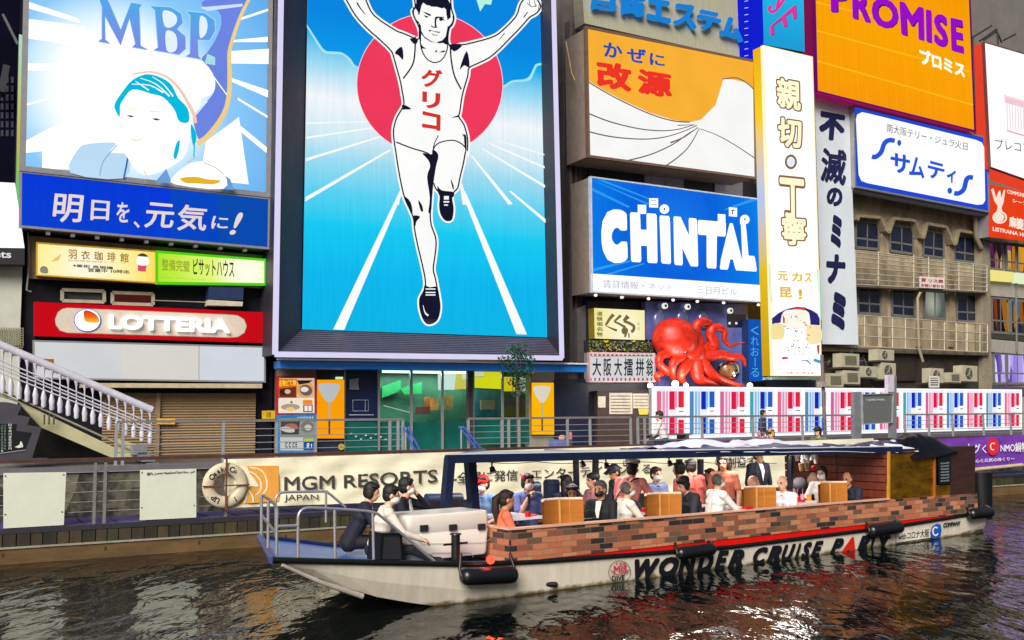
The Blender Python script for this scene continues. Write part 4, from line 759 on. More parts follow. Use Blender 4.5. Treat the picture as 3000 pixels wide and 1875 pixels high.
# takoyaki shop: back wall, signs, octopus
b = MB(); b.slab([FA.at(x, y, -.3) for x, y in [(1722, 880), (2260, 895), (2260, 1350), (1722, 1350)]], -FA.n*.5, df('#26283a', .45, .25, 2)); b.build('shop_front', bldM)
zy = Z(1700, 880, 6.05); zo = Z(1880, 880, 5.6)
r = board('calligraphy_sign', 'pale yellow lit sign with bold brown brush strokes under the blue rental sign', 'sign', FA, zy(245, 135, 1140, 178, 1145, 705, 258, 675), .1, .3, grad('calligraphy_glow', [(0, '#fffbe0'), (.9, '#f6eaa0'), (1.6, '#e6d266')], FA.at(1830, 960, .1)), df('#8a7a2a'))
A = Art(FA, .105); bz = em('#7c673c')
for p, w_ in ((zy(590, 250, 520, 330, 450, 440), (11, 6)), (zy(455, 450, 560, 500, 650, 535), (2, 8)), (zy(720, 265, 660, 320, 600, 375), (9, 5)), (zy(600, 375, 700, 420, 800, 480), (5, 8)), (zy(850, 280, 810, 320, 770, 365), (14, 8)), (zy(770, 365, 880, 410, 950, 460, 940, 530, 900, 560), (8, 9)), (zy(820, 560, 790, 650), 6), (zy(860, 580, 865, 660), 4)): A.line(bz, p, w_, 4)
A.fill(bz, ell(*zy(790, 540)[0], 10, 11, 14)); A.build('picture', r)
b = MB()
for i, ch in enumerate('道頓堀名物'): text(b, FA, .16, ch, zy(290, 195+i*92, 395, 198+i*92, 395, 275+i*92, 292, 272+i*92), em('#5a5230'), .02)
for i, ch in enumerate('本店'): text(b, FA, .16, ch, zy(1000, 380+i*90, 1065, 382+i*90, 1065, 445+i*90, 1000, 443+i*90), em('#b4a470')) 
b.build('lettering', r)
r = board('noodle_sign', 'white sign with five black brush characters and red checks beside the octopus', 'sign', FA, zy(155, 925, 1310, 945, 1315, 1440, 160, 1445), .2, .25, em('#e6e4e4', .85), df('#9a9490'), 'face', df('#c8a0a8'), .03)
b = MB()
for ch, x0, x1 in (('大', 215, 370), ('阪', 415, 550), ('大', 600, 740), ('擂', 775, 930), ('拼', 985, 1130), ('翁', 1165, 1290)): text(b, FA, .212, ch, zy(x0, 1025, x1, 1028, x1, 1345, x0, 1335), em('#2c3440'), .02)
b.build('lettering', r)
A = Art(FA, .205)
for k in range(15): A.fill(em('#a03a4a'), zy(172+k*77, 1375, 200+k*77, 1375, 200+k*77, 1425, 172+k*77, 1425)); A.fill(em('#b85a58', .9), ell(*zy(190+k*76, 965+k)[0], 4.5, 3, 8))
A.line(em('#8a4a48'), zy(200, 990, 1280, 985), 1.5); A.build('trim', r)
r = thing('planter_trellis', 'row of dark trellis greenery with yellow leaves above the white brush sign', 'planter', FA.at(1810, 1030, .15))
b = MB(); b.slab([FA.at(x, y, .12) for x, y in zy(130, 700, 1300, 735, 1300, 935, 140, 905)], -FA.n*.2, df('#2c3026', .7, .4, 14)); b.build('trellis', r); b = MB()
for i in range(260):
    p = FA.at(*zy(random.uniform(150, 1290), random.uniform(720, 900))[0], .16+random.random()*.08); d1 = Vector((random.gauss(0, 1), random.gauss(0, 1), random.gauss(0, 1))).normalized(); d2 = d1.orthogonal().normalized(); s_ = random.uniform(.03, .07)
    b.add([p-d1*s_, p+d2*s_*.5, p+d1*s_, p-d2*s_*.5], [(0, 1, 2, 3)], random.choice([df('#6d7030'), df('#b0a428'), df('#3c4a28'), df('#78808a'), df('#2e3a2a')]))
b.build('leaves', r)
pb = thing('octopus_backdrop', 'dark blue glossy panel with silver discs behind the red octopus', 'panel', FA.at(2030, 1130, -.1))
b = MB(); b.slab([FA.at(x, y, .0) for x, y in zo(60, 15, 1740, 60, 1750, 1420, 200, 1420, 200, 660, 60, 640)], -FA.n*.2, df('#565ea0', .25, .25, 2)); b.build('panel', pb)
b = MB(); dm = df('#7078a8', .2, .15, 3, .4)
for x, y, a_, c_ in ((285, 330, 150, 200), (660, 300, 140, 180), (1000, 320, 130, 190)): b = MB(); b.ball(FA.at(*zo(x, y)[0], .0), a_*.0016, .12, c_*.0016, dm, (FA.u, FA.n, UP), 20, 10); b.build('disc', pb)
for x, y in ((383, 90), (757, 105), (1455, 170)):
    b = MB(); c = FA.at(*zo(x, y)[0], .1); b.tube([c-FA.n*.05, c+FA.n*.03], .085, em('#f0ece6', 1.0), 16); b.tube([c+FA.n*.031, c+FA.n*.04], .042, df('#5a4a4a'), 12); b.build('ring_lamp', pb)
b = MB()
for k, (x, y) in enumerate(((1440, 375), (1550, 375), (1690, 360), (1690, 420))): b.box(FA.at(*zo(x, y)[0], .03), FA.u*.03, FA.n*.02, UP*.035, em('#dfe6f4'))
b.slab([FA.at(*p, .02) for p in zo(1410, 230, 1710, 230, 1710, 440, 1410, 440)], -FA.n*.05, df('#131838', .3)); b.build('shelf_lights', pb)
# octopus sculpture
oc = thing('octopus_sculpture', 'big glossy red octopus sculpture with curling arms above the light boxes', 'sculpture', FA.at(2050, 1130, .5))
OR = df('#c8260f', .42, .3, 7, 0, .5); ZO = lambda x, y, o=.5: FA.at(*zo(x, y)[0], o)
k_ = (ZO(600, 500)-ZO(599, 500)).length
b = MB(); b.ball(ZO(545, 640), 320*k_, 300*k_*.9, 275*k_, OR, (FA.u, FA.n, UP), 28, 16, .03); b.ball(ZO(820, 850), 200*k_, 160*k_, 190*k_, OR, (FA.u, FA.n, UP), 20, 12); b.ball(ZO(900, 720), 110*k_, 110*k_, 180*k_, OR, (FA.u, FA.n, UP), 16, 10)
b.build('mantle', oc)
def arm(pts, r0, r1, z0=.5, z1=.75):
    P = smooth([tuple(p) for p in pts], 6, False); n_ = len(P); bb = MB()
    bb.tube([ZO(x, y, z0+(z1-z0)*math.sin(i/n_*3)) for i, (x, y) in enumerate(P)], [max(.012, (r0+(r1-r0)*i/(n_-1))*k_) for i in range(n_)], OR, 10); bb.build('arm', oc)
pr = lambda *a: [(a[i], a[i+1]) for i in range(0, len(a), 2)]
arm(pr(900, 760, 870, 600, 880, 470, 930, 380, 1020, 350, 1100, 370, 1110, 400, 1060, 420), 90, 30)
arm(pr(960, 790, 1120, 790, 1180, 700, 1130, 560, 1160, 460, 1280, 450, 1360, 520, 1360, 640, 1440, 740, 1540, 720, 1680, 690), 95, 8)
arm(pr(930, 900, 1100, 910, 1300, 890, 1460, 930, 1600, 920, 1670, 980, 1690, 1070), 90, 18)
arm(pr(900, 960, 1020, 1080, 1120, 1190, 1280, 1300, 1450, 1360, 1660, 1410), 110, 22)
arm(pr(880, 1000, 900, 1180, 960, 1300, 1100, 1340, 1290, 1390), 120, 26)
arm(pr(760, 960, 720, 1080, 660, 1180, 640, 1280, 690, 1350), 90, 40)
arm(pr(700, 930, 580, 960, 510, 1050, 500, 1180, 520, 1290), 75, 35)
arm(pr(640, 900, 380, 880, 290, 950, 300, 1060, 400, 1150, 440, 1190), 60, 45)
arm(pr(330, 1190, 270, 1215, 240, 1250, 260, 1300), 45, 30)
b = MB(); b.ball(ZO(720, 860, .9), .06, .05, .05, df('#20150f', .2)); b.ball(ZO(715, 850, .95), .02, .02, .02, em('#ffffff'), seg=6, rings=4); b.build('eye', oc)
b = MB(); b.ball(ZO(1430, 1160, .5), 155*k_, 100*k_, 120*k_, df('#a8683a', .35, .4, 12), (FA.u, FA.n, UP), 18, 10, .05)
ft = thing('food_ball', 'round brown snack ball model held under the octopus arm', 'model', ZO(1430, 1280, .5)); b.build('ball', ft)
b = MB(); b.ball(ZO(1430, 1140, .5), 175*k_, 120*k_, 150*k_, glass_mat(), (FA.u, FA.n, UP), 18, 10); b.build('glass_globe', ft)
for i, (x, y, s_) in enumerate(((140, 1400, .11), (550, 1370, .14), (725, 1395, .10), (1775, 1400, .12))):
    c = ZO(x, y, .95); sp = thing('spotlight', ('spotlight shining up under the right end of the white brush sign', 'brightest spotlight glaring under the octopus', 'small spotlight beside the brightest one under the octopus', 'spotlight at the foot of the narrow blue sign')[i], 'lamp', c-UP*.15, 0, 'spotlights below the octopus')
    b = MB(); b.ball(c, s_*.7, s_*.7, s_*.7, em('#fffaf0', 6), seg=10, rings=7); b.build('bulb', sp)
    b = MB(); b.tube([c-UP*.25, c-UP*.1], [.05, .09], DK, 10); b.build('housing', sp)
    ld = bpy.data.lights.new('spotlight_lamp', 'POINT'); ld.energy = 35*s_/.12; ld.color = (1, .9, .78); ld.shadow_soft_size = .1
    lo = bpy.data.objects.new('lamp_glow', ld); COL.objects.link(lo); lo.parent = sp; lo.location = (0, 0, .25); lo.location += FA.n*.35
r = board('narrow_blue_sign', 'narrow upright blue sign with light strokes right of the octopus', 'sign', FA, zo(1750, 310, 1970, 320, 2000, 1320, 1760, 1330), .3, .3, em('#1658b8', .9), df('#0e2a5a'))
b = MB()
for i, ch in enumerate('くれお|る'): text(b, FA, .33, ch, zo(1790, 420+i*172, 1925, 424+i*172, 1925, 570+i*172, 1795, 566+i*172) if ch != '|' else zo(1852, 420+i*172, 1866, 420+i*172, 1868, 570+i*172, 1854, 570+i*172), em('#4ab0ec'), .0)
b.build('lettering', r)
b = MB()   # shop entrance with notices
b.slab([FA.at(x, y, -.1) for x, y in rect(1750, 1145, 1912, 1345)], -FA.n*.15, df('#3c2f2a', .6, .2)); b.build('shop_door', bldM)
A = Art(FA, -.09); nw = df('#d0c8b8', .6)
for p in (rect(1785, 1151, 1853, 1213), rect(1855, 1153, 1905, 1196), rect(1752, 1161, 1774, 1194)): A.fill(nw, p)
A.fill(df('#c4b84a'), [(1869, 1197), (1903, 1197), (1898, 1215), (1873, 1215)])
for k in range(6): A.line(df('#6a6058'), [(1789, 1160+k*9), (1848, 1160+k*9)], 2)
for k in range(4): A.line(df('#6a6058'), [(1858, 1160+k*9), (1900, 1160+k*9)], 2)
A.build('notices', bldM)
# ================================================================ white vertical sign, cyan panel, orange billboard, grey banner
zw = Z(2200, 0, 2.52); zv = Z(2200, 560, 2.52)
YG = grad('yellow_edge', [(FA.at(2240, 1100).z, '#c99a10'), (FA.at(2240, 800).z, '#e8c020'), (FA.at(2240, 600).z, '#b8c8f0'), (FA.at(2240, 380).z, '#ffd020'), (FA.at(2240, 135).z, '#f0a814')], 'z')
r = board('white_pillar_sign', 'tall glowing white upright sign with outlined cream characters and a food picture below', 'sign', FA, [(2234, 134), (2378, 168), (2405, 1100), (2263, 1100)], 1.0, .42, em('#ffffff', 1.2), YG, 'face', em('#fff2c4', 1.1), .02)
b = MB(); br, cm = em('#8a6444'), em('#fff3cc', 1.1)
for ch, q_ in (('親', zw(178, 555, 375, 590, 378, 835, 185, 800)), ('切', zw(190, 850, 382, 880, 385, 1110, 192, 1090)), ('丁', zw(200, 1290, 402, 1310, 402, 1655, 210, 1630)), ('寧', zv(215, 165, 415, 175, 418, 415, 222, 405))):
    text(b, FA, 1.02, ch, q_, br, .085); text(b, FA, 1.03, ch, q_, em('#f7d66a'), .045, grow=0) if 0 else None
    text(b, FA, 1.04, ch, sub(q_, .05, .045, .95, .955), cm, .035)
A = Art(FA, 1.02); A.fill(br, ell(*zw(295, 1195)[0], 18, 22, 20)); A.fill(em('#e6f2fa'), ell(*zw(295, 1195)[0], 12, 15, 18)); A.build('dot', r); b.build('lettering', r)
A = Art(FA, 1.01); zf_ = Z(2240, 780, 4.445); yl = em('#e3bb20')
A.fill(em('#ffffff', 1.15), zf_(95, 20, 690, 40, 730, 1400, 105, 1400)); A.line(em('#2ec8a4'), zf_(66, -30, 85, 480), 5); A.line(em('#9ae6d0'), zf_(700, 40, 735, 700), (9, 2))
A.fill(em('#2e2c72'), zf_(92, 760, 95, 680, 180, 610, 280, 560, 400, 530, 520, 535, 620, 575, 690, 620, 735, 720, 715, 770, 590, 760, 585, 680, 540, 600, 420, 570, 280, 570, 220, 640, 225, 730)); A.fill(em('#d83a48'), zf_(370, 545, 420, 525, 530, 535, 530, 560, 380, 568)); A.fill(em('#fdf8e8'), zf_(225, 640, 300, 570, 540, 575, 590, 680, 560, 800, 240, 800), 3); A.fill(em('#d84a5a'), zf_(235, 630, 265, 680, 262, 740, 240, 740)); A.fill(em('#f8e2a0'), zf_(92, 780, 150, 740, 250, 770, 250, 930, 180, 950, 92, 940), 3); A.fill(em('#fbe8b0'), zf_(545, 800, 600, 765, 730, 790, 735, 990, 560, 1000), 3)
for k in range(46):
    x, y = random.uniform(240, 600), random.uniform(640, 1230); a = random.uniform(0, 3.14); l_ = random.uniform(10, 34); A.line(em(random.choice(['#4a4a78', '#3a78b8', '#c83a48', '#e0a858', '#8a98b8'])), zf_(x, y, x+l_*math.cos(a), y+l_*math.sin(a)), 2.4)
A.fill(em('#d04a58'), zf_(225, 1180, 300, 1180, 310, 1205, 230, 1215)); A.line(em('#3a88c0'), zf_(470, 1222, 560, 1235, 600, 1275), (2, 4)); A.line(em('#4a9ac8'), zf_(640, 1220, 740, 1250), 9); A.fill(em('#b83a50'), zf_(680, 1030, 715, 1025, 712, 1160, 690, 1120)); A.build('food_picture', r)
b = MB()
for ch, q_ in (('元', zf_(170, 60, 300, 66, 300, 190, 175, 184)), ('カ', zf_(350, 80, 490, 84, 490, 200, 355, 196)), ('ス', zf_(515, 90, 615, 94, 615, 212, 520, 206)), ('昆', zf_(195, 265, 355, 272, 355, 410, 200, 404)), ('!', zf_(440, 300, 490, 302, 490, 430, 440, 430)), ('ごぼうそば', zf_(210, 1370, 650, 1380, 650, 1402, 210, 1398))): text(b, FA, 1.2, ch, q_, yl if ch != 'ごぼうそば' else em('#d88a78'), .03)
b.build('small_lettering', r)
b = MB(); b.slab([FA.at(x, y, .8) for x, y in [(2262, 1104), (2402, 1106), (2402, 1112), (2262, 1112)]], -FA.n*.4, df('#9ac8d8', .3)); b.slab([FA.at(x, y, .3) for x, y in [(2270, 1112), (2390, 1114), (2390, 1160), (2270, 1160)]], -FA.n*.4, df('#2a3446')); b.build('foot_bracket', r)
q = [(2232, -160), (2380, -120), (2388, 158), (2236, 130)]
r = board('cyan_panel_sign', 'cyan ribbed panel with big sideways pink letters beside the orange billboard', 'sign', FA, q, .3, .6, grad('cyan_glow', [(FA.at(2300, 140).z, '#1e9ed8'), (FA.at(2300, 0).z, '#22b8e8')], 'z', 1, 4), df('#0d5c8c'), 'face')
b = MB(); pk_ = em('#e0389a'); z8 = zw
for p in (z8(140, 195, 330, 30, 338, 130, 312, 140, 300, 85, 255, 118, 270, 190, 240, 200, 228, 140, 165, 185, 172, 250, 145, 262),): A = Art(FA, .31); A.fill(em('#7a2a8a'), [(x+2, y+2) for x, y in p]); A.fill(pk_, p)
A.line(pk_, z8(150, 40, 135, 65, 150, 88, 190, 70, 200, 20, 225, -40), 9, 4); A.line(pk_, z8(200, 60, 240, 0, 250, -40), 9, 4); A.build('lettering', r)
zs = lambda y: FB.at(2600, y, .8).z
OG = grad('orange_glow', [(zs(400), '#f7920e'), (zs(250), '#fb9f08'), (zs(100), '#fba504'), (zs(-150), '#f79606')], 'z', 1.0, 1.6)
q = [(2380, -230), (2832, -190), (2855, 384), (2392, 268)]
r = board('orange_billboard', 'large ribbed orange billboard with purple PROMISE letters', 'billboard', FB, q, .8, .8, OG, em('#8a1850', .8), 'face', em('#7a1470', .7), .05)
b = MB(); pu = em('#a010d0', .9)
for ch, q_ in (('P', zw(585, -130, 720, -110, 735, 90, 590, 90)), ('R', zw(745, -90, 880, -60, 880, 170, 750, 135)), ('O', zw(890, -40, 1085, 20, 1085, 220, 890, 190)), ('M', zw(1095, 10, 1270, 60, 1275, 300, 1110, 255)), ('I', zw(1290, 70, 1328, 80, 1332, 318, 1295, 308)), ('S', zw(1350, 95, 1445, 120, 1452, 355, 1352, 330)), ('E', zw(1472, 132, 1560, 152, 1568, 395, 1480, 372))):
    text(b, FB, .83, ch, [(x+2.5, y+2) for x, y in q_], em('#6a0c78', .8), .045); text(b, FB, .9, ch, q_, pu, .03, 0, .03)
text(b, FB, .86, 'プロミス', zw(1240, 350, 1580, 470, 1580, 575, 1255, 470), em('#fff4dc', 1.2), .05); b.build('lettering', r)
A = Art(FB, .81)
for p in (zw(485, 225, 1620, 530), zw(490, 450, 1640, 775), zw(478, 15, 900, 120)): A.line(em('#ffb81c'), p, 5)
A.line(em('#8a1858'), [(2392, 271), (2855, 387)], 6); A.build('ribs', r)
r = board('grey_banner_sign', 'long upright pale grey sign with dark blue brush characters', 'sign', FB, [(2386, 278), (2487, 302), (2515, 1010), (2409, 1008)], .35, .2, df('#cfd8e2', .5, .04, 1), df('#7a828c'), 'panel')
b = MB(); nv = df('#161a4a', .5)
for ch, q_, bo in (('不', zw(500, 815, 695, 850, 695, 1040, 505, 1030), .06), ('滅', zw(512, 1085, 705, 1110, 708, 1375, 515, 1340), .03), ('の', zv(558, -35, 675, -20, 675, 115, 560, 105), .05), ('ミ', zv(590, 172, 670, 178, 672, 420, 588, 410), .08), ('ナ', zv(555, 460, 698, 470, 698, 690, 555, 680), .06), ('ミ', zv(592, 740, 700, 748, 704, 1028, 592, 1018), .09)): text(b, FB, .36, ch, q_, nv, bo, .1)
b.build('lettering', r)
q = [(2499, 310), (2891, 405), (2896, 621), (2504, 547)]
r = board('blue_bordered_sign', 'white lit sign with thick blue border and blue katakana between two curved strokes', 'sign', FB, q, .5, .5, em('#2248d0'), SIL, 'face', SIL, .06)
A = Art(FB, .51); z4_ = zw; bl2 = em('#2458d8')
A.fill(em('#fbfbfb', 1.05), z4_(775, 880, 785, 845, 820, 828, 870, 838, 1660, 1032, 1705, 1052, 1722, 1090, 1730, 1480, 1712, 1508, 1670, 1512, 860, 1352, 815, 1335, 795, 1290))
A.line(bl2, z4_(893, 1155, 920, 1158, 960, 1125, 985, 1060, 1020, 1035, 1062, 1040), 14, 4); A.fill(bl2, ell(*z4_(1095, 1055)[0], 6, 9, 12))
A.line(bl2, z4_(1500, 1425, 1530, 1428, 1570, 1400, 1590, 1330, 1610, 1310, 1640, 1312), 14, 4); A.fill(bl2, ell(*z4_(1468, 1408)[0], 7, 9, 12)); A.build('picture', r)
b = MB()
for ch, q_ in (('サ', z4_(1030, 1120, 1175, 1150, 1175, 1290, 1030, 1270)), ('ム', z4_(1175, 1150, 1280, 1170, 1280, 1320, 1165, 1300)), ('テ', z4_(1305, 1180, 1435, 1215, 1420, 1335, 1305, 1310)), ('ィ', z4_(1440, 1245, 1515, 1262, 1505, 1355, 1450, 1345))): text(b, FB, .56, ch, q_, bl2, .035)
text(b, FB, .56, '南大阪テリー・ジュラ火日', z4_(1003, 910, 1600, 1055, 1598, 1112, 1003, 975), em('#4a4e5c'), -.002); b.build('lettering', r)
b = MB(); b.slab([FB.at(x, y, .4) for x, y in [(2500, 549), (2896, 624), (2896, 632), (2500, 557)]], -FB.n*.3, df('#8a96a8')); b.build('ledge', r)
q = [(2882, 124), (3060, 176), (3070, 550), (2900, 490)]
r = board('white_sign_red_edge', 'blank white lit billboard with a red side edge at the top right corner', 'billboard', FB, q, .7, .9, em('#fdfdfd', 1.1), em('#f0452c', .9), 'face', df('#6a3030'), .03)
A = Art(FB, .71); A.fill(em('#efc8d4'), [(2943, 283), (3010, 300), (3010, 320), (2944, 300)]); A.line(em('#e8a8b8'), [(2942, 280), (3010, 297)], 2)
for k in range(8): A.line(em('#f0d4d8'), [(2950+k*8, 302), (2952+k*8, 380)], 3)
A.line(em('#e8b4c0'), [(2950, 383), (3010, 400)], 5); b = MB(); text(b, FB, .76, 'プレコア', [(2915, 405), (3020, 420), (3020, 448), (2918, 436)], em('#4a3848')); b.build('lettering', r); A.build('picture', r)
b = MB()
for s_ in ([(2848, 110), (2905, 75)], [(2870, 120), (2920, 85)], [(2940, 118), (2975, 100)], [(2882, 118), (2920, 92), (2935, 125)], [(2920, 85), (2925, 130)], [(2850, 110), (2858, 392)]):
    b.tube([FB.at(x, y, .5) for x, y in s_], .035, df('#2c2a2c'), 5)
b.build('support_frame', r)
q = [(2898, 538), (3060, 575), (3060, 712), (2896, 694)]
r = board('red_seafood_sign', 'red sign with a white crustacean emblem and white writing at the right edge', 'sign', FB, q, .5, .5, em('#e8401a'), SIL, 'face')
A = Art(FB, .51); z9 = Z(2830, 60, 2.041); cw = em('#f8e4d4')
A.fill(cw, z9(150, 1010, 165, 1005, 180, 1060, 195, 1020, 205, 1015, 212, 1060, 225, 1015, 235, 1010, 225, 1090, 212, 1120, 222, 1150, 180, 1155, 190, 1110, 170, 1080)); A.line(cw, ell(2929, 637, 19, 16, 24), 5, 0, True); A.fill(cw, z9(165, 1170, 200, 1150, 230, 1170, 215, 1200, 175, 1200), 3); A.build('emblem', r)
b = MB(); text(b, FB, .56, 'COMMUNITY HALL', [(2950, 555), (3040, 575), (3040, 588), (2950, 566)], cw, .03); text(b, FB, .56, 'シーフード', [(2966, 582), (3040, 600), (3040, 612), (2966, 592)], cw, .03); text(b, FB, .56, '麻婆海鮮楼', [(2956, 632), (3060, 655), (3060, 692), (2956, 664)], cw, .06); text(b, FB, .56, 'LISTRANA HOUSE', [(2908, 664), (3040, 690), (3040, 702), (2908, 676)], cw, .03); b.build('lettering', r)
# ================================================================ old office building details
WF = df('#6c6a66', .5, .1); WG = df('#1c2236', .08, .3, 1.2)
def window(parent, pl, q, pane, o, bars=(1, 1)):
    w_ = MB(); P = [pl.at(x, y, o) for x, y in q]
    for i in range(4):
        a, c = P[i], P[(i+1) % 4]; w_.span(a, c, .05, .09, WF, pl.n)
    tm, bm_ = (P[0]+P[1])/2, (P[3]+P[2])/2; w_.span(tm, bm_, .035, .06, WF, pl.n)
    if bars[1]: w_.span(P[0].lerp(P[3], .66), P[1].lerp(P[2], .66), .035, .06, WF, pl.n)
    f = w_.build('window', parent); g_ = MB(); g_.quad(*[p + pl.n*.015 for p in P], pane); g_.build('pane', f)
for q_ in ((775, 210, 940, 240, 940, 430, 770, 415), (1025, 245, 1195, 270, 1195, 465, 1025, 440), (1275, 285, 1420, 310, 1420, 495, 1270, 475), (1505, 325, 1650, 345, 1650, 530, 1500, 510), (785, 680, 950, 695, 955, 910, 790, 900), (1040, 710, 1200, 725, 1205, 930, 1040, 915), (1520, 755, 1665, 770, 1670, 965, 1520, 960)): window(bldB, FB, zv(*q_), WG, -.33)
window(bldB, FB, zv(1280, 735, 1430, 745, 1435, 945, 1275, 935), grad('curtain_light', [(0, '#b4b8a8'), (.35, '#8f9488'), (.6, '#5a6260')], FB.at(*zv(1340, 830)[0], -.3), .9), -.33, (1, 0))
for q_ in ((1315, 1188, 1440, 1195, 1440, 1310, 1315, 1308), (1545, 1193, 1675, 1200, 1690, 1330, 1545, 1330)): window(bldB, FB, zv(*q_), grad('violet_light', [(0, '#7a4cf4'), (.5, '#5a34d8'), (1.2, '#2a1a6a')], FB.at(*zv(q_[0]+60, 1250)[0], -.3), 1), -.33, (1, 0))
b = MB(); tr = df('#8d8068', .7, .2)
for s_ in (zv(762, 220, 775, 185, 935, 200, 975, 295, 1000, 310, 1035, 205, 1190, 222, 1235, 345, 1255, 345, 1280, 245, 1420, 268, 1470, 390, 1490, 395, 1515, 295, 1655, 318, 1690, 430, 1715, 435),):
    P = [FB.at(x, y, -.2) for x, y in s_]
    for i in range(len(P)-1): b.span(P[i], P[i+1], .1, .3, tr, (P[i+1]-P[i]).cross(FB.n).normalized())
b.build('window_hoods', bldB)
b = MB(); vm = df('#8a7c64', .8, .3, 2)
for x in (985, 1240, 1480, 1700): b.slab([FB.at(*p, -.25) for p in zv(x-18, 300, x+18, 304, x+28, 1150, x-10, 1150)], -FB.n*.1, vm)
b.build('piers', bldB)
b = MB(); gr = df('#b9b3a2', .5, .15, 6, .3)
for l_, r_ in ((437, 550), (452, 562), (485, 588), (520, 612), (562, 642), (606, 676), (650, 708), (687, 742)): b.tube([FB.at(*zv(770, l_)[0], .25), FB.at(*zv(1742, r_)[0], .25)], .022, gr, 5)
for x, a_, c_ in ((772, 435, 690), (940, 445, 690), (1202, 470, 705), (1312, 485, 715), (1425, 500, 720), (1535, 520, 730), (1640, 535, 738), (1742, 548, 745)): b.tube([FB.at(*zv(x, a_)[0], .25), FB.at(*zv(x, c_)[0], .25)], .022, gr, 5)
b.build('upper_grille', bldB); b = MB()
for l_, r_ in ((915, 985), (985, 1052), (1070, 1118), (1145, 1190)): b.tube([FB.at(*zv(788, l_)[0], .25), FB.at(*zv(1748, r_)[0], .25)], .024, gr, 5)
for x in (790, 838, 945, 960, 1045, 1140, 1238, 1332, 1428, 1515, 1588, 1598, 1690, 1746): t_ = (x-788)/960; b.tube([FB.at(*zv(x, 915+70*t_)[0], .25), FB.at(*zv(x, 1145+45*t_)[0], .25)], .024, gr, 5)
b.build('lower_grille', bldB)
b = MB(); b.slab([FB.at(*p, .1) for p in zv(530, 1150, 1760, 1185, 1760, 1215, 530, 1180)], -FB.n*.5, df('#5e5548', .8)); b.slab([FB.at(*p, .12) for p in zv(775, 690, 1745, 740, 1745, 752, 775, 705)], -FB.n*.4, df('#6e6452', .8)); b.build('balcony_slabs', bldB)
b = MB(); b.tube([FB.at(*p, .3) for p in zv(1250, 750, 1230, 790, 1235, 1000, 1240, 1160, 1270, 1260)], .05, df('#8a8270'), 8); b.build('drain_pipe', bldB); b = MB(); b.tube([FB.at(*p, .05) for p in zv(1655, 165, 1660, 330, 1700, 420)], .09, df('#776c58'), 8); b.build('drain_pipe', bldB)
b = MB(); b.slab([FB.at(*p, -.2) for p in zv(530, 1180, 1760, 1215, 1760, 1520, 530, 1520)], -FB.n*.1, df('#3a332e', .7, .4, 2)); b.slab([FB.at(*p, -.1) for p in zv(1060, 1180, 1220, 1180, 1220, 1400, 1060, 1400)], -FB.n*.1, df('#2c241e', .6)); b.slab([FB.at(*p, 0) for p in zv(1700, 200, 1760, 200, 1780, 1480, 1720, 1480)], -FB.n*.3, df('#857b68', .7)); b.build('lower_storey', bldB)
bx = board('red_letter_notice', 'small white notice with red writing tied on the upper balcony grille', 'notice', FB, zv(1245, 628, 1430, 640, 1432, 722, 1248, 712), .32, .03, df('#d6d0cc', .6), df('#aaaaaa'), 'panel'); b = MB(); text(b, FB, .325, '貸 リス探', zv(1255, 640, 1420, 655, 1420, 680, 1255, 668), df('#b03038'), .03); text(b, FB, .325, 'お問い合わせ', zv(1255, 682, 1425, 692, 1425, 714, 1255, 706), df('#b03038'), .03); b.build('lettering', bx)
bx = board('white_notice', 'small white notice with black lines in front of an air conditioner', 'notice', FB, zv(1312, 1365, 1392, 1365, 1392, 1450, 1316, 1450), .7, .03, df('#d0cec6', .6), df('#999999'), 'panel'); A = Art(FB, .705)
for k in range(4): A.line(df('#4a4a4a'), zv(1325, 1380+k*16, 1382, 1380+k*16), 2)
A.build('lettering', bx)
AC = df('#a8a48e', .5, .1, 5)
for i, (x0, y0, x1, y1, t_, lab) in enumerate(((670, 1195, 800, 1297, 0, 'beige air conditioner with a square grille highest on the left of the cluster'), (935, 1165, 1057, 1247, 1, 'air conditioner with a round fan hung highest under the lower grille'), (565, 1343, 685, 1442, 0, 'air conditioner with a square grille, lowest left beside the white pillar sign'), (690, 1322, 807, 1422, 0, 'ribbed air conditioner directly below the highest square grilled one'), (820, 1290, 932, 1372, 1, 'white air conditioner with a blue toned fan hung tilted on the wall'), (970, 1265, 1070, 1387, 1, 'tall air conditioner with a big fan below the highest round fanned one'), (1330, 1305, 1422, 1412, 1, 'air conditioner behind the white notice under the violet window'), (1465, 1338, 1552, 1410, 0, 'small grey air conditioner between the notice and the biggest unit'), (1560, 1285, 1672, 1402, 1, 'biggest air conditioner under the right violet window'))):
    P = [FB.at(*p, .6) for p in zv(x0, y0, x1, y0+(x1-x0)*.06, x1, y1+(x1-x0)*.03, x0, y1)]
    r = thing('air_conditioner', lab, 'air conditioner', (P[2]+P[3])/2, 0, 'air conditioners on the old office building')
    b = MB(); b.slab(P, -FB.n*.35, AC); b.build('casing', r); b = MB(); c = sum(P, Vector())/4; wd, ht = (P[1]-P[0]).length, (P[3]-P[0]).length
    if t_:
        c = c - FB.u*wd*.08; R_ = min(wd, ht)*.36; b.tube([c+FB.n*.003, c+FB.n*.02], R_, df('#4a4a44', .5), 20)
        for k in range(5): a = k*1.256; b.span(c+FB.n*.024, c+FB.n*.024+(FB.u*math.cos(a)+UP*math.sin(a))*R_*.85, .05, .01, df('#8d8a7c'), FB.n)
        b.tube([c+FB.n*.02, c+FB.n*.035], R_*.2, df('#b0ac9c'), 10)
    else:
        for k in range(8): b.box(c+FB.n*.01+UP*ht*(k-3.5)*.085, FB.u*wd*.32, FB.n*.01, UP*ht*.025, df('#77735f', .6))
    b.build('fan_grille', r); b = MB(); b.span(P[3]-FB.n*.25-UP*.03, P[2]-FB.n*.25-UP*.03, .5, .04, df('#3c3a36'), FB.n); b.build('bracket', r)
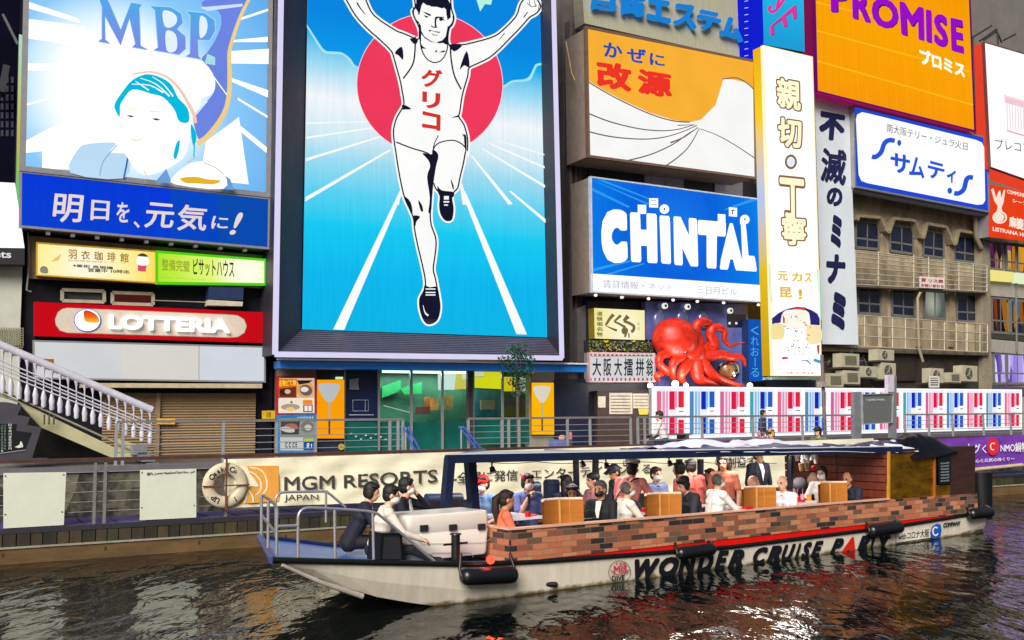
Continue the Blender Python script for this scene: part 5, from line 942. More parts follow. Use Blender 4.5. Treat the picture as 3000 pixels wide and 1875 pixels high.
b = MB(); rd_ = random.Random(3)
for i in range(22):
    x, y = rd_.uniform(535, 900), rd_.uniform(1165, 1430); pts = [(x, y)]
    for k in range(3): pts.append((pts[-1][0]+rd_.uniform(-40, 60), pts[-1][1]+rd_.uniform(-30, 60)))
    b.tube([FB.at(*p, .15) for p in [zv(*q_)[0] for q_ in smooth(pts, 4, False)]], .012, df(rd_.choice(['#2c2c30', '#55606a', '#6a6a60'])), 4)
b.build('cables', bldB)
# bar building windows
def barwin(name, cols, s_):
    M, t, n, l = newmat(name); n.clear(); o = n.new('ShaderNodeOutputMaterial'); e = n.new('ShaderNodeEmission'); e.inputs[1].default_value = s_
    g_ = n.new('ShaderNodeNewGeometry'); mp = n.new('ShaderNodeMapping'); mp.inputs['Scale'].default_value = (5, 5, 1.1); nz = n.new('ShaderNodeTexVoronoi'); nz.inputs['Scale'].default_value = .8
    rp = n.new('ShaderNodeValToRGB'); el = rp.color_ramp.elements; rp.color_ramp.interpolation = 'LINEAR'
    while len(el) > 1: el.remove(el[-1])
    for i, c in enumerate(cols):
        x = el[0] if i == 0 else el.new(i/(len(cols)-1)); x.position = i/(len(cols)-1); x.color = C(c)
    sp = n.new('ShaderNodeSeparateColor'); l.new(g_.outputs['Position'], mp.inputs[0]); l.new(mp.outputs[0], nz.inputs['Vector']); l.new(nz.outputs['Color'], sp.inputs[0]); l.new(sp.outputs[0], rp.inputs[0]); l.new(rp.outputs[0], e.inputs[0]); l.new(e.outputs[0], o.inputs[0]); return M
w1_ = barwin('bar_light_warm', ['#1a1018', '#3a1a2a', '#e8a020', '#6a2a1c', '#a040a0', '#2a1418', '#ffd070'], .9); w2_ = barwin('bar_light_cool', ['#10141e', '#1a2030', '#2a7aa8', '#38282a', '#141820', '#7a2a1a', '#c89030'], .8); w3_ = barwin('bar_light_violet', ['#3a2a6a', '#8a6ae0', '#c8b4ff', '#5a3ab0', '#e0dcff'], 1)
for q_, M in (((1757, 375, 1850, 388, 1855, 582, 1760, 570), w1_), ((1880, 392, 1960, 402, 1960, 596, 1885, 586), w1_), ((1965, 402, 2120, 424, 2120, 618, 1965, 598), w1_), ((1775, 782, 1900, 798, 1905, 1050, 1782, 1040), w2_), ((1915, 800, 2120, 824, 2120, 1064, 1920, 1052), w2_), ((1790, 1195, 1880, 1200, 1885, 1420, 1795, 1420), w3_), ((1890, 1200, 2040, 1208, 2040, 1420, 1893, 1420), w3_)): window(bldC, FB, zv(*q_), M, -.26)
b = MB(); b.slab([FB.at(*p, .0) for p in zv(1770, 580, 1942, 598, 1942, 668, 1772, 655)], -FB.n*.2, em('#f0e488')); b.slab([FB.at(*p, .0) for p in zv(1960, 600, 2120, 620, 2120, 690, 1962, 675)], -FB.n*.2, em('#e6f0c8')); b.build('window_signs', bldC)
b = MB()
for y0, y1, c in ((345, 372, '#a8a59c'), (672, 770, '#9a978e'), (1048, 1085, '#3a3634'), (1090, 1185, '#98958c'), (1425, 1480, '#4a4658')): b.slab([FB.at(*p, -.2) for p in zv(1745, y0, 2200, y0+40, 2200, y1+36, 1748, y1)], -FB.n*.12, df(c, .6, .1))
for x in (1955, 2060): b.span(FB.at(*zv(x, 340)[0], -.15), FB.at(*zv(x+8, 1190)[0], -.15), .05, .05, df('#77746c'), FB.n)
b.build('spandrels', bldC)
# ================================================================ row of lit boxes on the promenade
LB = Pl(RL.at(2050, 1283, -1.9), 33.6)
xs = [1916, 2013, 2102, 2190, 2271, 2352, 2427, 2503, 2571, 2640, 2706, 2768, 2828, 2884, 2938, 2991]
yt = lambda x: 1134+(x-1916)*.0082; yb = lambda x: 1285-(x-1916)*.0272
fw = df('#8d9098', .4)
names = {0: 'pink', 1: 'blue'}
for i in range(15):
    x0, x1 = xs[i]+1, xs[i+1]-1; q = [(x0, yt(x0)), (x1, yt(x1)), (x1, yb(x1)), (x0, yb(x0))]; red = i % 2 == 0
    ordn = ['first', 'second', 'third', 'fourth', 'fifth', 'sixth', 'seventh', 'eighth', 'ninth', 'tenth', 'eleventh', 'twelfth', 'thirteenth', 'fourteenth', 'last'][i]
    r = board('light_box', f"{'pink and red' if red else 'blue and white'} striped light box, {ordn} from the octopus end of the row", 'light box', LB, q, 0, .22, em('#f4f2fa', 1.0), fw, 'face', em('#ffffff', 1.1), .04, group='striped light boxes along the promenade')
    A = Art(LB, .006); c = (['#ea6886', '#ee94b4', '#de1c46', '#e42842'] if red else ['#5488bc', '#88c0ea', '#162cb8', '#2460c4'])
    if i in (2, 6, 10): c[0] = '#d8649a'
    if i in (3, 9, 13): c[0] = '#48a4b0'
    for a0, a1, k in ((.08, .21, 0), (.25, .33, 1), (.365, .42, 1)): A.fill(em(c[k]), sub(q, a0, .08, a1, .93))
    for a0, a1, k in ((.46, .62, 2), (.62, .70, 1), (.74, .91, 3)):
        A.fill(em(c[k]), sub(q, a0, .08, a1, .44)); A.fill(em(c[k]), sub(q, a0, .58 if k != 3 else .64, a1, .93))
    A.fill(em('#ffffff', 1.1), sub(q, .66, .40, .97, .54)); A.line(em('#5a5a66'), [sub(q, .76, .475, 0, 0)[0], sub(q, .9, .475, 0, 0)[0]], 3); A.build('stripes', r)
b = MB(); P = [LB.at(x, yb(x)+2, .1) for x in (1916, 2995)]
pl_ = thing('light_box_plinth', 'low grey plinth carrying the row of striped light boxes', 'plinth', P[0].lerp(P[1], .5)-UP*.2); b.slab([P[0], P[1], Vector((P[1].x, P[1].y, PROM)), Vector((P[0].x, P[0].y, PROM))], -LB.n*.4, df('#55565e', .6)); b.build('block', pl_)
r = board('grey_map_board', 'plain grey board on two posts before the light boxes', 'sign', RL, [(2524, 1156), (2615, 1153), (2612, 1238), (2526, 1243)], .1, .06, df('#5c5f60', .5, .05), df('#8a8c8e'), 'panel', df('#8d9092'), .02)
b = MB(); text(b, RL, .115, '0  @SHIROYAMARK', [(2538, 1168), (2592, 1168), (2592, 1175), (2538, 1175)], df('#e0e0e0')); b.build('lettering', r)
b = MB()
for x0, x1, y0, y1 in ((2503, 2524, 1148, 1290), (2612, 2627, 1100, 1284)): b = MB(); P = [RL.at(x, y, .08) for x, y in rect(x0, y0, x1, y1)]; b.slab(P, -RL.n*.12, df('#6c7076', .5, .1)); o_ = b.build('post', r)
b = MB()
P = [RL.at(x, y, .09) for x, y in rect(2602, 1098, 2620, 1148)]; b.slab(P, -RL.n*.12, df('#b9b4c4', .5)); b.build('post_cap', r)
r = thing('utility_pole', 'thin brown utility pole in front of the light boxes and white pillar sign', 'pole', RL.at(2412, 1300, -.3)); b = MB(); b.tube([RL.at(2418, 1300, -.3), RL.at(2408, 1040, -.3)], .05, df('#6a5a5e', .6), 8); b.box(RL.at(2408, 1126, -.25), RL.u*.09, RL.n*.08, UP*.07, df('#8d8a84')); b.build('shaft', r)
# ================================================================ white stairs and dark information board
ST = QUAY.off(-2.6)
r = thing('white_staircase', 'sloping cream stair with white ornamental balustrade coming down from the left edge', 'staircase', ST.at(430, 1345))
zt = Z(0, 900, 3.15); cb = df('#aeab86', .7, .12, 2)
b = MB(); b.slab([ST.at(x, y) for x, y in [(-160, 1075), (0, 1148), (345, 1316), (345, 1342), (330, 1342), (120, 1252), (55, 1178), (-160, 1110)]], -ST.n*.25, cb); b.slab([ST.at(x, y) for x, y in [(345, 1285), (398, 1302), (398, 1345), (345, 1345)]], -ST.n*.25, cb); b.build('stringer', r)
b = MB(); wr = df('#bdbcca', .4, .1)
L0, L1 = ST.at(-150, 936, .1), ST.at(445, 1202, .1); b.tube([L0, ST.at(0, 1010, .1), L1], .075, wr, 10); b.build('handrail', r)
b = MB()
for d in (62, 78, 90, 106): b.tube([ST.at(-150, 936+d*.9, .12), ST.at(445, 1202+d*.62, .12)], .014, wr, 6)
b.tube([ST.at(-150, 1080, .06), ST.at(0, 1142, .06), ST.at(430, 1338, .06)], .02, df('#8d8a78'), 6); b.build('cross_rails', r)
n_ = 21
for i in range(n_):
    x = -40+i*24; t_ = (x+150)/595; y0 = 936+266*t_; 
    if i > 0: y0 = 1010+(x)*.4315 if x >= 0 else 1010+x*.49
    y1 = y0+140-40*max(0, x)/445; p, e = ST.at(x, y0, .1), ST.at(x, y1, .1); h_ = (p-e).length; b = MB()
    prof = [(0, .055), (.05, .075), (.12, .07), (.22, .085), (.34, .05), (.42, .022), (.62, .02), (.76, .022), (.86, .05), (.95, .085), (1, .09)]
    b.tube([e.lerp(p, k) for k, _ in prof], [w_*.64 for _, w_ in prof], wr, 8); b.build('baluster', r)
b = MB()
for k in range(4): p = ST.at(398+k*12, 1318+k*8, -.1); b.box(Vector((p.x, p.y, PROM+.09*(3-k))), ST.u*.12, ST.n*.5, UP*.09*(4-k)/4, df('#7d7f86', .6))
b.build('steps', r)
b = MB()
b.slab([ST.at(x, y, .13) for x, y in rect(124, 1210, 166, 1248)], -ST.n*.02, df('#b9b58c')); A = Art(ST, .135)
for k in range(3): A.line(df('#3a3a30'), [(130+k*14, 1214), (130+k*14, 1244)], 5)
A.build('stair_notice', r)
r = thing('information_board', 'dark angular stone information board with pale vertical writing under the stairs', 'sign', ST.at(70, 1348, .5)); dk_ = df('#24242e', .5, .15, 4)
b = MB(); b.slab([ST.at(x, y, .5) for x, y in [(-120, 1176), (20, 1178), (64, 1187), (52, 1216), (88, 1222), (80, 1245), (122, 1252), (94, 1342), (140, 1342), (140, 1352), (-120, 1352)]], -ST.n*.3, df('#3c3a44', .5, .15, 3)); b.build('frame', r)
b = MB(); b.slab([ST.at(x, y, .51) for x, y in [(-120, 1240), (48, 1242), (46, 1262), (92, 1268), (72, 1318), (-120, 1338)]], -ST.n*.02, df('#0e0e12', .4)); b.build('face', r)
b = MB(); pw = df('#cfd4d0', .6)
for i, ch in enumerate('日本橋川遊覧船案内'): text(b, ST, .52, ch, rect(25, 1242+i*8.5, 34, 1249+i*8.5), pw, .01)
for i, ch in enumerate('大阪市中央区道頓堀一'): text(b, ST, .52, ch, rect(3, 1244+i*8.2, 9, 1250+i*8.2), df('#7f9a9a'))
for i, ch in enumerate('川の歴史と橋の由来'): text(b, ST, .52, ch, rect(12, 1244+i*8.4, 17, 1250+i*8.4), df('#7f9a9a'))
A = Art(ST, .52); A.fill(pw, zt(135, 1290, 180, 1270, 190, 1235, 205, 1250, 215, 1290, 170, 1300)); A.line(df('#8d9088'), [(-100, 1333), (0, 1328), (75, 1318)], 2); A.build('picture', r); b.build('lettering', r)
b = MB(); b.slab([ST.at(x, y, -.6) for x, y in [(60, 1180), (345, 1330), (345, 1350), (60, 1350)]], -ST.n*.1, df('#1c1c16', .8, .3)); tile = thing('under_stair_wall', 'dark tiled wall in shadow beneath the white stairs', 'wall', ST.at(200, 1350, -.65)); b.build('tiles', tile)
# ================================================================ the party boat
W = 2.15
boat = thing('party_boat', 'long white flat party boat with brick patterned sides, navy canopy and black lettering', 'boat', bw(2, 1.1, 0))
HULL = df('#cfc8b8', .35, .09, 3, 0, 0, (2.5, 2.5, .5)); NVY = df('#17223f', .35, .12, 5); BLK = df('#101114', .4, .1, 6); STL = df('#b8b8bc', .18, .05, 8, .9); RAIL = df('#b9b7bd', .25, .05, 8, .6)
GZ = [(-5.2, .725), (-4.05, .597), (-2.36, .418), (1.65, .285), (6.33, .30), (8.43, .36), (9.0, .375)]
def itp(T, s):
    for i in range(len(T)-1):
        if s <= T[i+1][0]: a, b = T[i], T[i+1]; t = max(0, (s-a[0])/(b[0]-a[0])); return a[1]+(b[1]-a[1])*t
    return T[-1][1]
zg = lambda s: itp(GZ, s)
kb = [bl(bs(x, y)) for x, y in ((828, 1650), (950, 1698), (1065, 1742), (1160, 1762), (1262, 1775))]
BZ = [(k[0], k[2]) for k in kb] + [(-2.0, -.28), (8.0, -.3), (9.0, -.05)]
BZ[0] = (-5.2, .66)
SS = [-5.2, -5.0, -4.7, -4.3, -3.9, -3.5, -3.1, -2.6, -1.5, 0, 2, 4, 6, 7.5, 8.6, 9.0]
sk = lambda s, t: s + max(0, (-3.4-s))*.42*t/W     # the bow edge runs back toward the far side
b = MB(); vs = []
for s in SS:
    z0, z1 = zg(s), itp(BZ, s); f = .06*max(0, 1-max(0, (s+5.2))/3)
    vs += [bw(sk(s, 0), 0, z0), bw(sk(s, 0), .02+f*.3, z0*.45+z1*.55), bw(sk(s, .1), .10, z1), bw(sk(s, W), W-.1, z1), bw(sk(s, W), W, z0)]
b.add(vs, [(5*i+k, 5*i+k+1, 5*i+k+6, 5*i+k+5) for i in range(len(SS)-1) for k in range(4)], HULL)
b.add(vs[:5], [(0, 1, 2, 3, 4)], HULL); b.add(vs[-5:], [(4, 3, 2, 1, 0)], HULL); b.build('hull', boat)
b = MB(); b.tube([bs(826, 1655, -.01), bs(940, 1706, 0), bs(1062, 1747, .0)], [.02, .028, .035], df('#a9a297', .4), 6); b.build('bow_chine', boat)
b = MB(); DKB = df('#5474bc', .3, .2, 3); S1 = -2.09
D = [-5.18, -4.3, -3.5, -2.8, S1]; vs = []
for s in D: vs += [bw(sk(s, 0), .02, zg(s)-.015), bw(sk(s, W), W-.02, zg(s)-.015)]
b.add(vs, [(2*i, 2*i+2, 2*i+3, 2*i+1) for i in range(len(D)-1)], DKB); b.build('bow_deck', boat)
b = MB(); ed = df('#16204a', .4)
for t in (.0, W): b.tube([bw(sk(s, t), t, zg(s)) for s in SS], .035, BLK if t == 0 else ed, 8)
b.tube([bw(sk(-5.2, 0), 0, .725), bw(sk(-5.2, W), W, .725)], .045, df('#3a3f78', .4), 8); b.build('rub_rail', boat)
b = MB(); fl = df('#2c2622', .6, .2)
b.quad(bw(S1, .03, .05), bw(8.95, .03, .05), bw(8.95, W-.03, .05), bw(S1, W-.03, .05), fl); b.quad(bw(S1-.01, .03, zg(S1)), bw(S1-.01, W-.03, zg(S1)), bw(S1-.01, W-.03, .02), bw(S1-.01, .03, .02), fl)
b.slab([bw(S1, W-.06, .62), bw(5.9, W-.06, .6), bw(5.9, W-.06, .05), bw(S1, W-.06, .05)], BV*.05, df('#3a2f2c', .5)); b.build('floor', boat)
def stain():                               # scum line and run marks along the water
    t, l = HULL.node_tree, HULL.node_tree.links; n = t.nodes; b_ = n['Principled BSDF']; old = b_.inputs['Base Color'].links[0].from_socket
    g = n.new('ShaderNodeNewGeometry'); sp = n.new('ShaderNodeSeparateXYZ'); nz = n.new('ShaderNodeTexNoise'); nz.inputs['Scale'].default_value = 5; nz.inputs['Detail'].default_value = 5; ma = n.new('ShaderNodeMath'); ma.operation = 'MULTIPLY_ADD'; ma.inputs[1].default_value = -.16
    mr = n.new('ShaderNodeMapRange'); mr.inputs[1].default_value = -.03; mr.inputs[2].default_value = -.075; mx = n.new('ShaderNodeMixRGB'); mx.inputs[2].default_value = C('#6f6340')
    l.new(g.outputs['Position'], sp.inputs[0]); l.new(g.outputs['Position'], nz.inputs['Vector']); l.new(nz.outputs[0], ma.inputs[0]); l.new(sp.outputs[2], ma.inputs[2]); l.new(ma.outputs[0], mr.inputs[0]); l.new(mr.outputs[0], mx.inputs[0]); l.new(old, mx.inputs[1]); l.new(mx.outputs[0], b_.inputs['Base Color'])
stain()
# red stripe and brick bulwark
zb_ = [(-2.2, .427), (1.6, .411), (8.7, .385)]
b = MB(); R0, R1 = -2.09, 8.5
b.slab([bw(R0, -.006, zg(R0)+.015), bw(1.8, -.006, zg(1.8)+.02), bw(R1-2.4, -.006, zg(R1-2.4)+.02), bw(R1, -.006, zg(R1)+.02), bw(R1, -.006, itp(zb_, R1)), bw(1.8, -.006, itp(zb_, 1.8)), bw(R0, -.006, itp(zb_, R0)+.012)][::-1], BV*.03, df('#d8100a', .4, .1)); b.build('red_stripe', boat)
M, t_, n, l = newmat('brick_cladding'); bs_ = n['Principled BSDF']; bs_.inputs['Roughness'].default_value = .75
tc = n.new('ShaderNodeTexCoord'); sp = n.new('ShaderNodeSeparateXYZ'); cb_ = n.new('ShaderNodeCombineXYZ'); dt = n.new('ShaderNodeVectorMath'); dt.operation = 'DOT_PRODUCT'; dt.inputs[1].default_value = BU
dt2 = n.new('ShaderNodeVectorMath'); dt2.operation = 'DOT_PRODUCT'; dt2.inputs[1].default_value = (-BN.n*.95)[:]
ad = n.new('ShaderNodeMath'); ad.operation = 'ADD'; sl_ = n.new('ShaderNodeMath'); sl_.operation = 'MULTIPLY_ADD'; sl_.inputs[1].default_value = .007
l.new(tc.outputs['Object'], dt.inputs[0]); l.new(tc.outputs['Object'], dt2.inputs[0]); l.new(dt.outputs['Value'], ad.inputs[0]); l.new(dt2.outputs['Value'], ad.inputs[1]); l.new(tc.outputs['Object'], sp.inputs[0])
l.new(dt.outputs['Value'], sl_.inputs[0]); l.new(sp.outputs[2], sl_.inputs[2]); l.new(ad.outputs[0], cb_.inputs[0]); l.new(sl_.outputs[0], cb_.inputs[1])
bt = n.new('ShaderNodeTexBrick'); bt.inputs['Color1'].default_value = (0, 0, 0, 1); bt.inputs['Color2'].default_value = (1, 1, 1, 1); bt.inputs['Mortar'].default_value = (.5, .5, .5, 1)
bt.inputs['Scale'].default_value = 1; bt.inputs['Brick Width'].default_value = .24; bt.inputs['Row Height'].default_value = .0745; bt.inputs['Mortar Size'].default_value = .004; bt.inputs['Mortar Smooth'].default_value = .2; bt.offset = .38; bt.squash = 1
rp = n.new('ShaderNodeValToRGB'); rp.color_ramp.interpolation = 'CONSTANT'; el = rp.color_ramp.elements
while len(el) > 1: el.remove(el[-1])
for i, (p, c) in enumerate(((0, '#4a3630'), (.12, '#c07250'), (.3, '#735444'), (.45, '#c97d58'), (.6, '#2a2426'), (.68, '#94583f'), (.82, '#cf8a64'), (.93, '#6a5040'))):
    x = el[0] if i == 0 else el.new(p); x.position = p; x.color = C(c)
mx = n.new('ShaderNodeMixRGB'); mx.inputs[2].default_value = C('#8d7460'); nz = n.new('ShaderNodeTexNoise'); nz.inputs['Scale'].default_value = 30; m3 = n.new('ShaderNodeMixRGB'); m3.blend_type = 'MULTIPLY'; m3.inputs[0].default_value = .45
l.new(cb_.outputs[0], bt.inputs['Vector']); l.new(bt.outputs['Color'], rp.inputs[0]); l.new(rp.outputs[0], mx.inputs[1]); l.new(bt.outputs['Fac'], mx.inputs[0]); l.new(tc.outputs['Object'], nz.inputs['Vector']); l.new(mx.outputs[0], m3.inputs[1]); l.new(nz.outputs['Color'], m3.inputs[2]); l.new(m3.outputs[0], bs_.inputs['Base Color'])
bp = n.new('ShaderNodeBump'); bp.inputs['Strength'].default_value = .6; bp.inputs['Distance'].default_value = .01; bp.invert = True; l.new(bt.outputs['Fac'], bp.inputs['Height']); l.new(bp.outputs[0], bs_.inputs['Normal'])
BRK = M
b = MB(); e0 = 8.70
b.slab([bw(-2.09, -.02, .818), bw(5.9, -.02, .762), bw(e0, -.02, .732), bw(e0, -.02, itp(zb_, e0)), bw(1.6, -.02, .411), bw(-2.09, -.02, .425)][::-1], BV*.08, BRK)
b.slab([bw(-2.09, .06, .818), bw(-2.09, W, .818), bw(-2.09, W, .42), bw(-2.09, .06, .42)], BU*.08, BRK); b.build('brick_bulwark', boat)
b = MB(); cp = df('#d3a48e', .5, .08)
b.span(bw(-2.12, .02, .83), bw(5.9, .02, .774), .12, .022, cp); b.span(bw(-2.05, .09, .83), bw(-2.05, W, .83), .1, .022, cp); b.build('bulwark_cap', boat)
# canopy frame, roof, lamps
b = MB(); s0, s1, t0 = bl(bs(1312, 1335))[0], 6.4, .03; zr0, zr1 = bl(bs(1312, 1345, .03))[2], bl(bs(2300, 1332, .03))[2]
zr = lambda s: zr0+(zr1-zr0)*(s-s0)/(s1-s0)
SK = 1.95                                   # the roof front edge runs back toward the far side
b.span(bw(s0, .03, zr(s0)), bw(s1, .03, zr(s1)), .07, .10, NVY); b.span(bw(s0+SK, W-.05, zr(s0)-.05), bw(s1, W-.05, zr(s1)-.05), .06, .07, NVY); b.span(bw(s0+.03, .06, zr(s0)), bw(s0+SK, W-.08, zr(s0)), .07, .08, NVY)
for k in range(2, 7): s = s0+(s1-s0)*k/6; b.span(bw(s, .06, zr(s)), bw(s, W-.08, zr(s)), .07, .08, NVY)
b.build('canopy_frame', boat)
M, t_, n, l = newmat('canopy_sheet'); p_ = n['Principled BSDF']; p_.inputs['Base Color'].default_value = C('#c9cdd8'); p_.inputs['Roughness'].default_value = .3
b = MB(); b.slab([bw(s0-.02, 0, zr(s0)+.052), bw(s1, 0, zr(s1)+.052), bw(s1, W, zr(s1)-.01), bw(s0+SK-.02, W, zr(s0)-.01)], UP*.012, M); b.build('canopy_roof', boat)
for x, ya, xb, yb_, wd, t in ((1318, 1340, 1298, 1570, .115, 1.15), (1376, 1343, 1394, 1570, .12, .8), (1687, 1345, 1690, 1478, .07, W-.1), (1745, 1345, 1743, 1420, .075, W-.1), (1990, 1345, 1990, 1480, .08, W-.1), (2052, 1345, 2052, 1480, .08, W-.1), (2318, 1335, 2316, 1425, .06, .9)):
    b = MB(); b.span(bs(x, ya, t), bs(xb, yb_, t), wd, wd, NVY, BU); b.build('canopy_post', boat)
for i, s in enumerate((-1.35, -.1, 1.1, 2.3, 3.5, 4.7)):
    b = MB(); b.box(bw(s, 1.15, zr(s)-.06), BU*(.42 if i else .3), BV*.04, UP*.018, em('#fff2dc', 3.2)); b.build('light_bar', boat)
    ld = bpy.data.lights.new('canopy_lamp', 'AREA'); ld.shape = 'RECTANGLE'; ld.size = .8; ld.size_y = .25; ld.energy = 12; ld.color = (1, .9, .8)
    lo = bpy.data.objects.new('lamp_glow', ld); COL.objects.link(lo); lo.parent = boat; lo.matrix_parent_inverse = Matrix.Translation(-boat.location); lo.location = bw(s, 1.15, zr(s)-.085); lo.rotation_euler = (0, 0, math.radians(YB))
for x, y, t in ((1441, 1368, .4), (1775, 1356, .6), (1705, 1352, .9), (1830, 1350, 1.2), (1960, 1350, .6), (2100, 1348, 1), (2170, 1347, 1.2), (1385, 1352, 1.0)):
    b = MB(); c = bs(x, y, t); b.tube([c+UP*.08, c], .012, BLK, 5); b.tube([c, c-UP*.07+BN.n*.03], [.03, .045], BLK, 9); b.build('spot_lamp', boat)
b = MB(); P = [bs(x, 1352+6*abs(math.sin(x*.02)), .5) for x in range(1400, 2300, 25)]; b.tube(P, .006, BLK, 4); b.build('cable', boat)
# seats, tables, partitions
wd_ = [df('#b5702e', .35, .15, 1.5, 0, 0, (1, 1, 9)), df('#e0a95c', .4), df('#e8c4ae', .5)]
for i, q_ in enumerate(((1592, 1467, 1709, 1461, 1711, 1542, 1596, 1548), (1894, 1450, 1997, 1445, 1997, 1520, 1897, 1527), (2178, 1430, 2274, 1426, 2274, 1494, 2180, 1500), (2402, 1416, 2482, 1413, 2483, 1478, 2404, 1482))):
    t = .16; P = [bs(q_[k], q_[k+1], t) for k in (0, 2, 4, 6)]; b = MB(); N = 10; vs = []
    for j in (0, 1):
        for k in range(N+1): a = k/N; p = (P[0].lerp(P[1], a) if j == 0 else P[3].lerp(P[2], a)); vs.append(p + BV*.10*math.sin(a*math.pi))
    fs = [(k, k+1, N+2+k, N+1+k) for k in range(N)]; b.add(vs, fs, wd_[0], True); b.add([v + BV*.04 for v in vs], [f[::-1] for f in fs], wd_[0], True); o_ = b.build('partition_board', boat)
    b = MB()
    for a in ((.47, .52) if i < 2 else (.5, .56)), (.72, .735): k = [P[0].lerp(P[1], x) for x in a]+[P[3].lerp(P[2], x) for x in a[::-1]]; h_ = BV*(.10*math.sin(a[0]*math.pi)-.012); b.quad(*[p + h_ for p in k], wd_[1])
    b.build('trim_strip', o_); b = MB(); b.tube([vs[k]+BV*.02 for k in range(N+1)], .022, wd_[2], 6); b.build('edge_cap', o_)
TB = df('#d6d0e0', .25, .1); TBD = df('#2a2430', .5)
for xa, ya, xb, yb_, t in ((1500, 1519, 1600, 1512, .3), (1870, 1505, 1905, 1500, .35), (2150, 1488, 2185, 1484, .35), (2330, 1474, 2405, 1468, .3)):
    P, Q = bs(xa, ya, t), bs(xb, yb_, t); z = (P.z+Q.z)/2; b = MB(); b.slab([Vector((p.x, p.y, z)) for p in (P, Q, Q+BV*.75, P+BV*.75)], UP*-.03, TB); c = (P+Q)/2+BV*.35; b.tube([Vector((c.x, c.y, .05)), Vector((c.x, c.y, z-.03))], .04, TBD, 8); b.build('table', boat)
SEAT = df('#23202a', .5, .2); SEATB = df('#2e3c5e', .45, .2)
for x0, y0, x1, y1, t, M in ((1255, 1462, 1305, 1512, 1.5, SEAT), (1312, 1460, 1358, 1512, 1.4, SEAT), (1606, 1418, 1640, 1470, 1.9, SEATB), (1560, 1425, 1586, 1510, 1.5, SEAT), (2060, 1400, 2085, 1470, 1.7, SEAT)):
    P = [bs(x, y, t) for x, y in rect(x0, y0, x1, y1)]; b = MB(); b.slab(P, BV*.12, M); b.tube([P[0]+BV*.06, P[1]+BV*.06], .07, SEATB if M is SEAT else M, 8); b.build('seat_back', boat)
b = MB(); b.slab([bw(-1.9, W-.5, .42), bw(5.6, W-.5, .42), bw(5.6, W-.1, .42), bw(-1.9, W-.1, .42)], UP*-.08, SEATB); b.build('bench', boat)
# wheelhouse at the stern
sc_ = bl(bs(2600, 1400))[0]; ztop = bl(bs(2601, 1320))[2]; zte = bl(bs(2856, 1308))[2]
WOOD = df('#6e3324', .35, .25, 2.5, 0, 0, (6, 6, 1)); b = MB(); nS = 11; zlo = .1
for k in range(nS): z = zlo+(ztop-zlo)*(k+.5)/nS; b.box(bw(sc_, W/2, z), BU*.02, BV*W/2, UP*((ztop-zlo)/nS/2-.007), WOOD)
b.box(bw(sc_+.03, W/2, (zlo+ztop)/2), BU*.01, BV*(W/2-.01), UP*(ztop-zlo)/2, df('#1c0c0a')); b.box(bw(sc_-.024, 1.0, (zlo+ztop)/2), BU*.004, BV*.008, UP*(ztop-zlo)/2, df('#2a100c')); b.build('slat_wall', boat)
GOLD = df('#a8781c', .28, .45, 2.5, .75, .3, (1, 1, 3)); SE = bl(bs(2856, 1400))[0]
def side_panel(x0, x1, M, y0, y1, t=.0, d=.04, nm='side_panel'):
    P = [bs(x0, y0, t), bs(x1, y0-(x1-x0)*.05, t), bs(x1, y1-(x1-x0)*.075, t), bs(x0, y1, t)]; b = MB(); b.slab(P, BV*d, M); return b.build(nm, boat)
side_panel(2602, 2741, GOLD, 1324, 1470, 0, .04, 'gold_panel'); side_panel(2743, 2783, GOLD, 1422, 1456, .0, .04, 'gold_panel'); side_panel(2742, 2785, df('#08080c'), 1318, 1425, .25, .04, 'doorway'); side_panel(2785, 2857, df('#3a2420', .45, .2, 3, 0, 0, (1, 1, 6)), 1310, 1452, -.01, .05, 'brown_panel')
b = MB(); b.span(bs(2738, 1318, -.02), bs(2738, 1458, -.02), .04, .03, df('#9a5a1c', .4), BU); b.build('panel_trim', boat); b = MB(); b.span(bs(2603, 1323, -.01), bs(2603, 1466, -.01), .05, .04, df('#c0882c', .4), BU); b.build('panel_trim', boat)
b = MB(); b.slab([bw(sc_, 0, ztop+.01), bw(SE, 0, zte+.01), bw(SE, W, zte+.01), bw(sc_, W, ztop+.01)], UP*-.03, df('#1d1a20')); b.slab([bw(SE-.04, .04, zte-.02), bw(SE-.04, W, zte-.02), bw(SE-.04, W, .1), bw(SE-.04, .04, .1)], BU*.04, df('#2a1a18')); b.slab([bw(sc_+.05, W-.04, ztop-.02), bw(SE-.05, W-.04, zte-.02), bw(SE-.05, W-.04, .1), bw(sc_+.05, W-.04, .1)], BV*.04, df('#2a1a18')); b.build('wheelhouse_shell', boat)
b = MB(); c = bs(2872, 1460, .3); b.tube([Vector((c.x, c.y, .2)), Vector((c.x, c.y, bs(2872, 1382, .3).z))], [.2, .24], BLK, 12); b.build('stern_drum', boat)
b = MB(); v_ = lambda s, t: bw(s, t, .27); b.quad(bw(8.6, .02, .36), bw(8.97, .02, .36), bw(8.97, W-.02, .36), bw(8.6, W-.02, .36), df('#33333a')); b.build('stern_deck', boat)
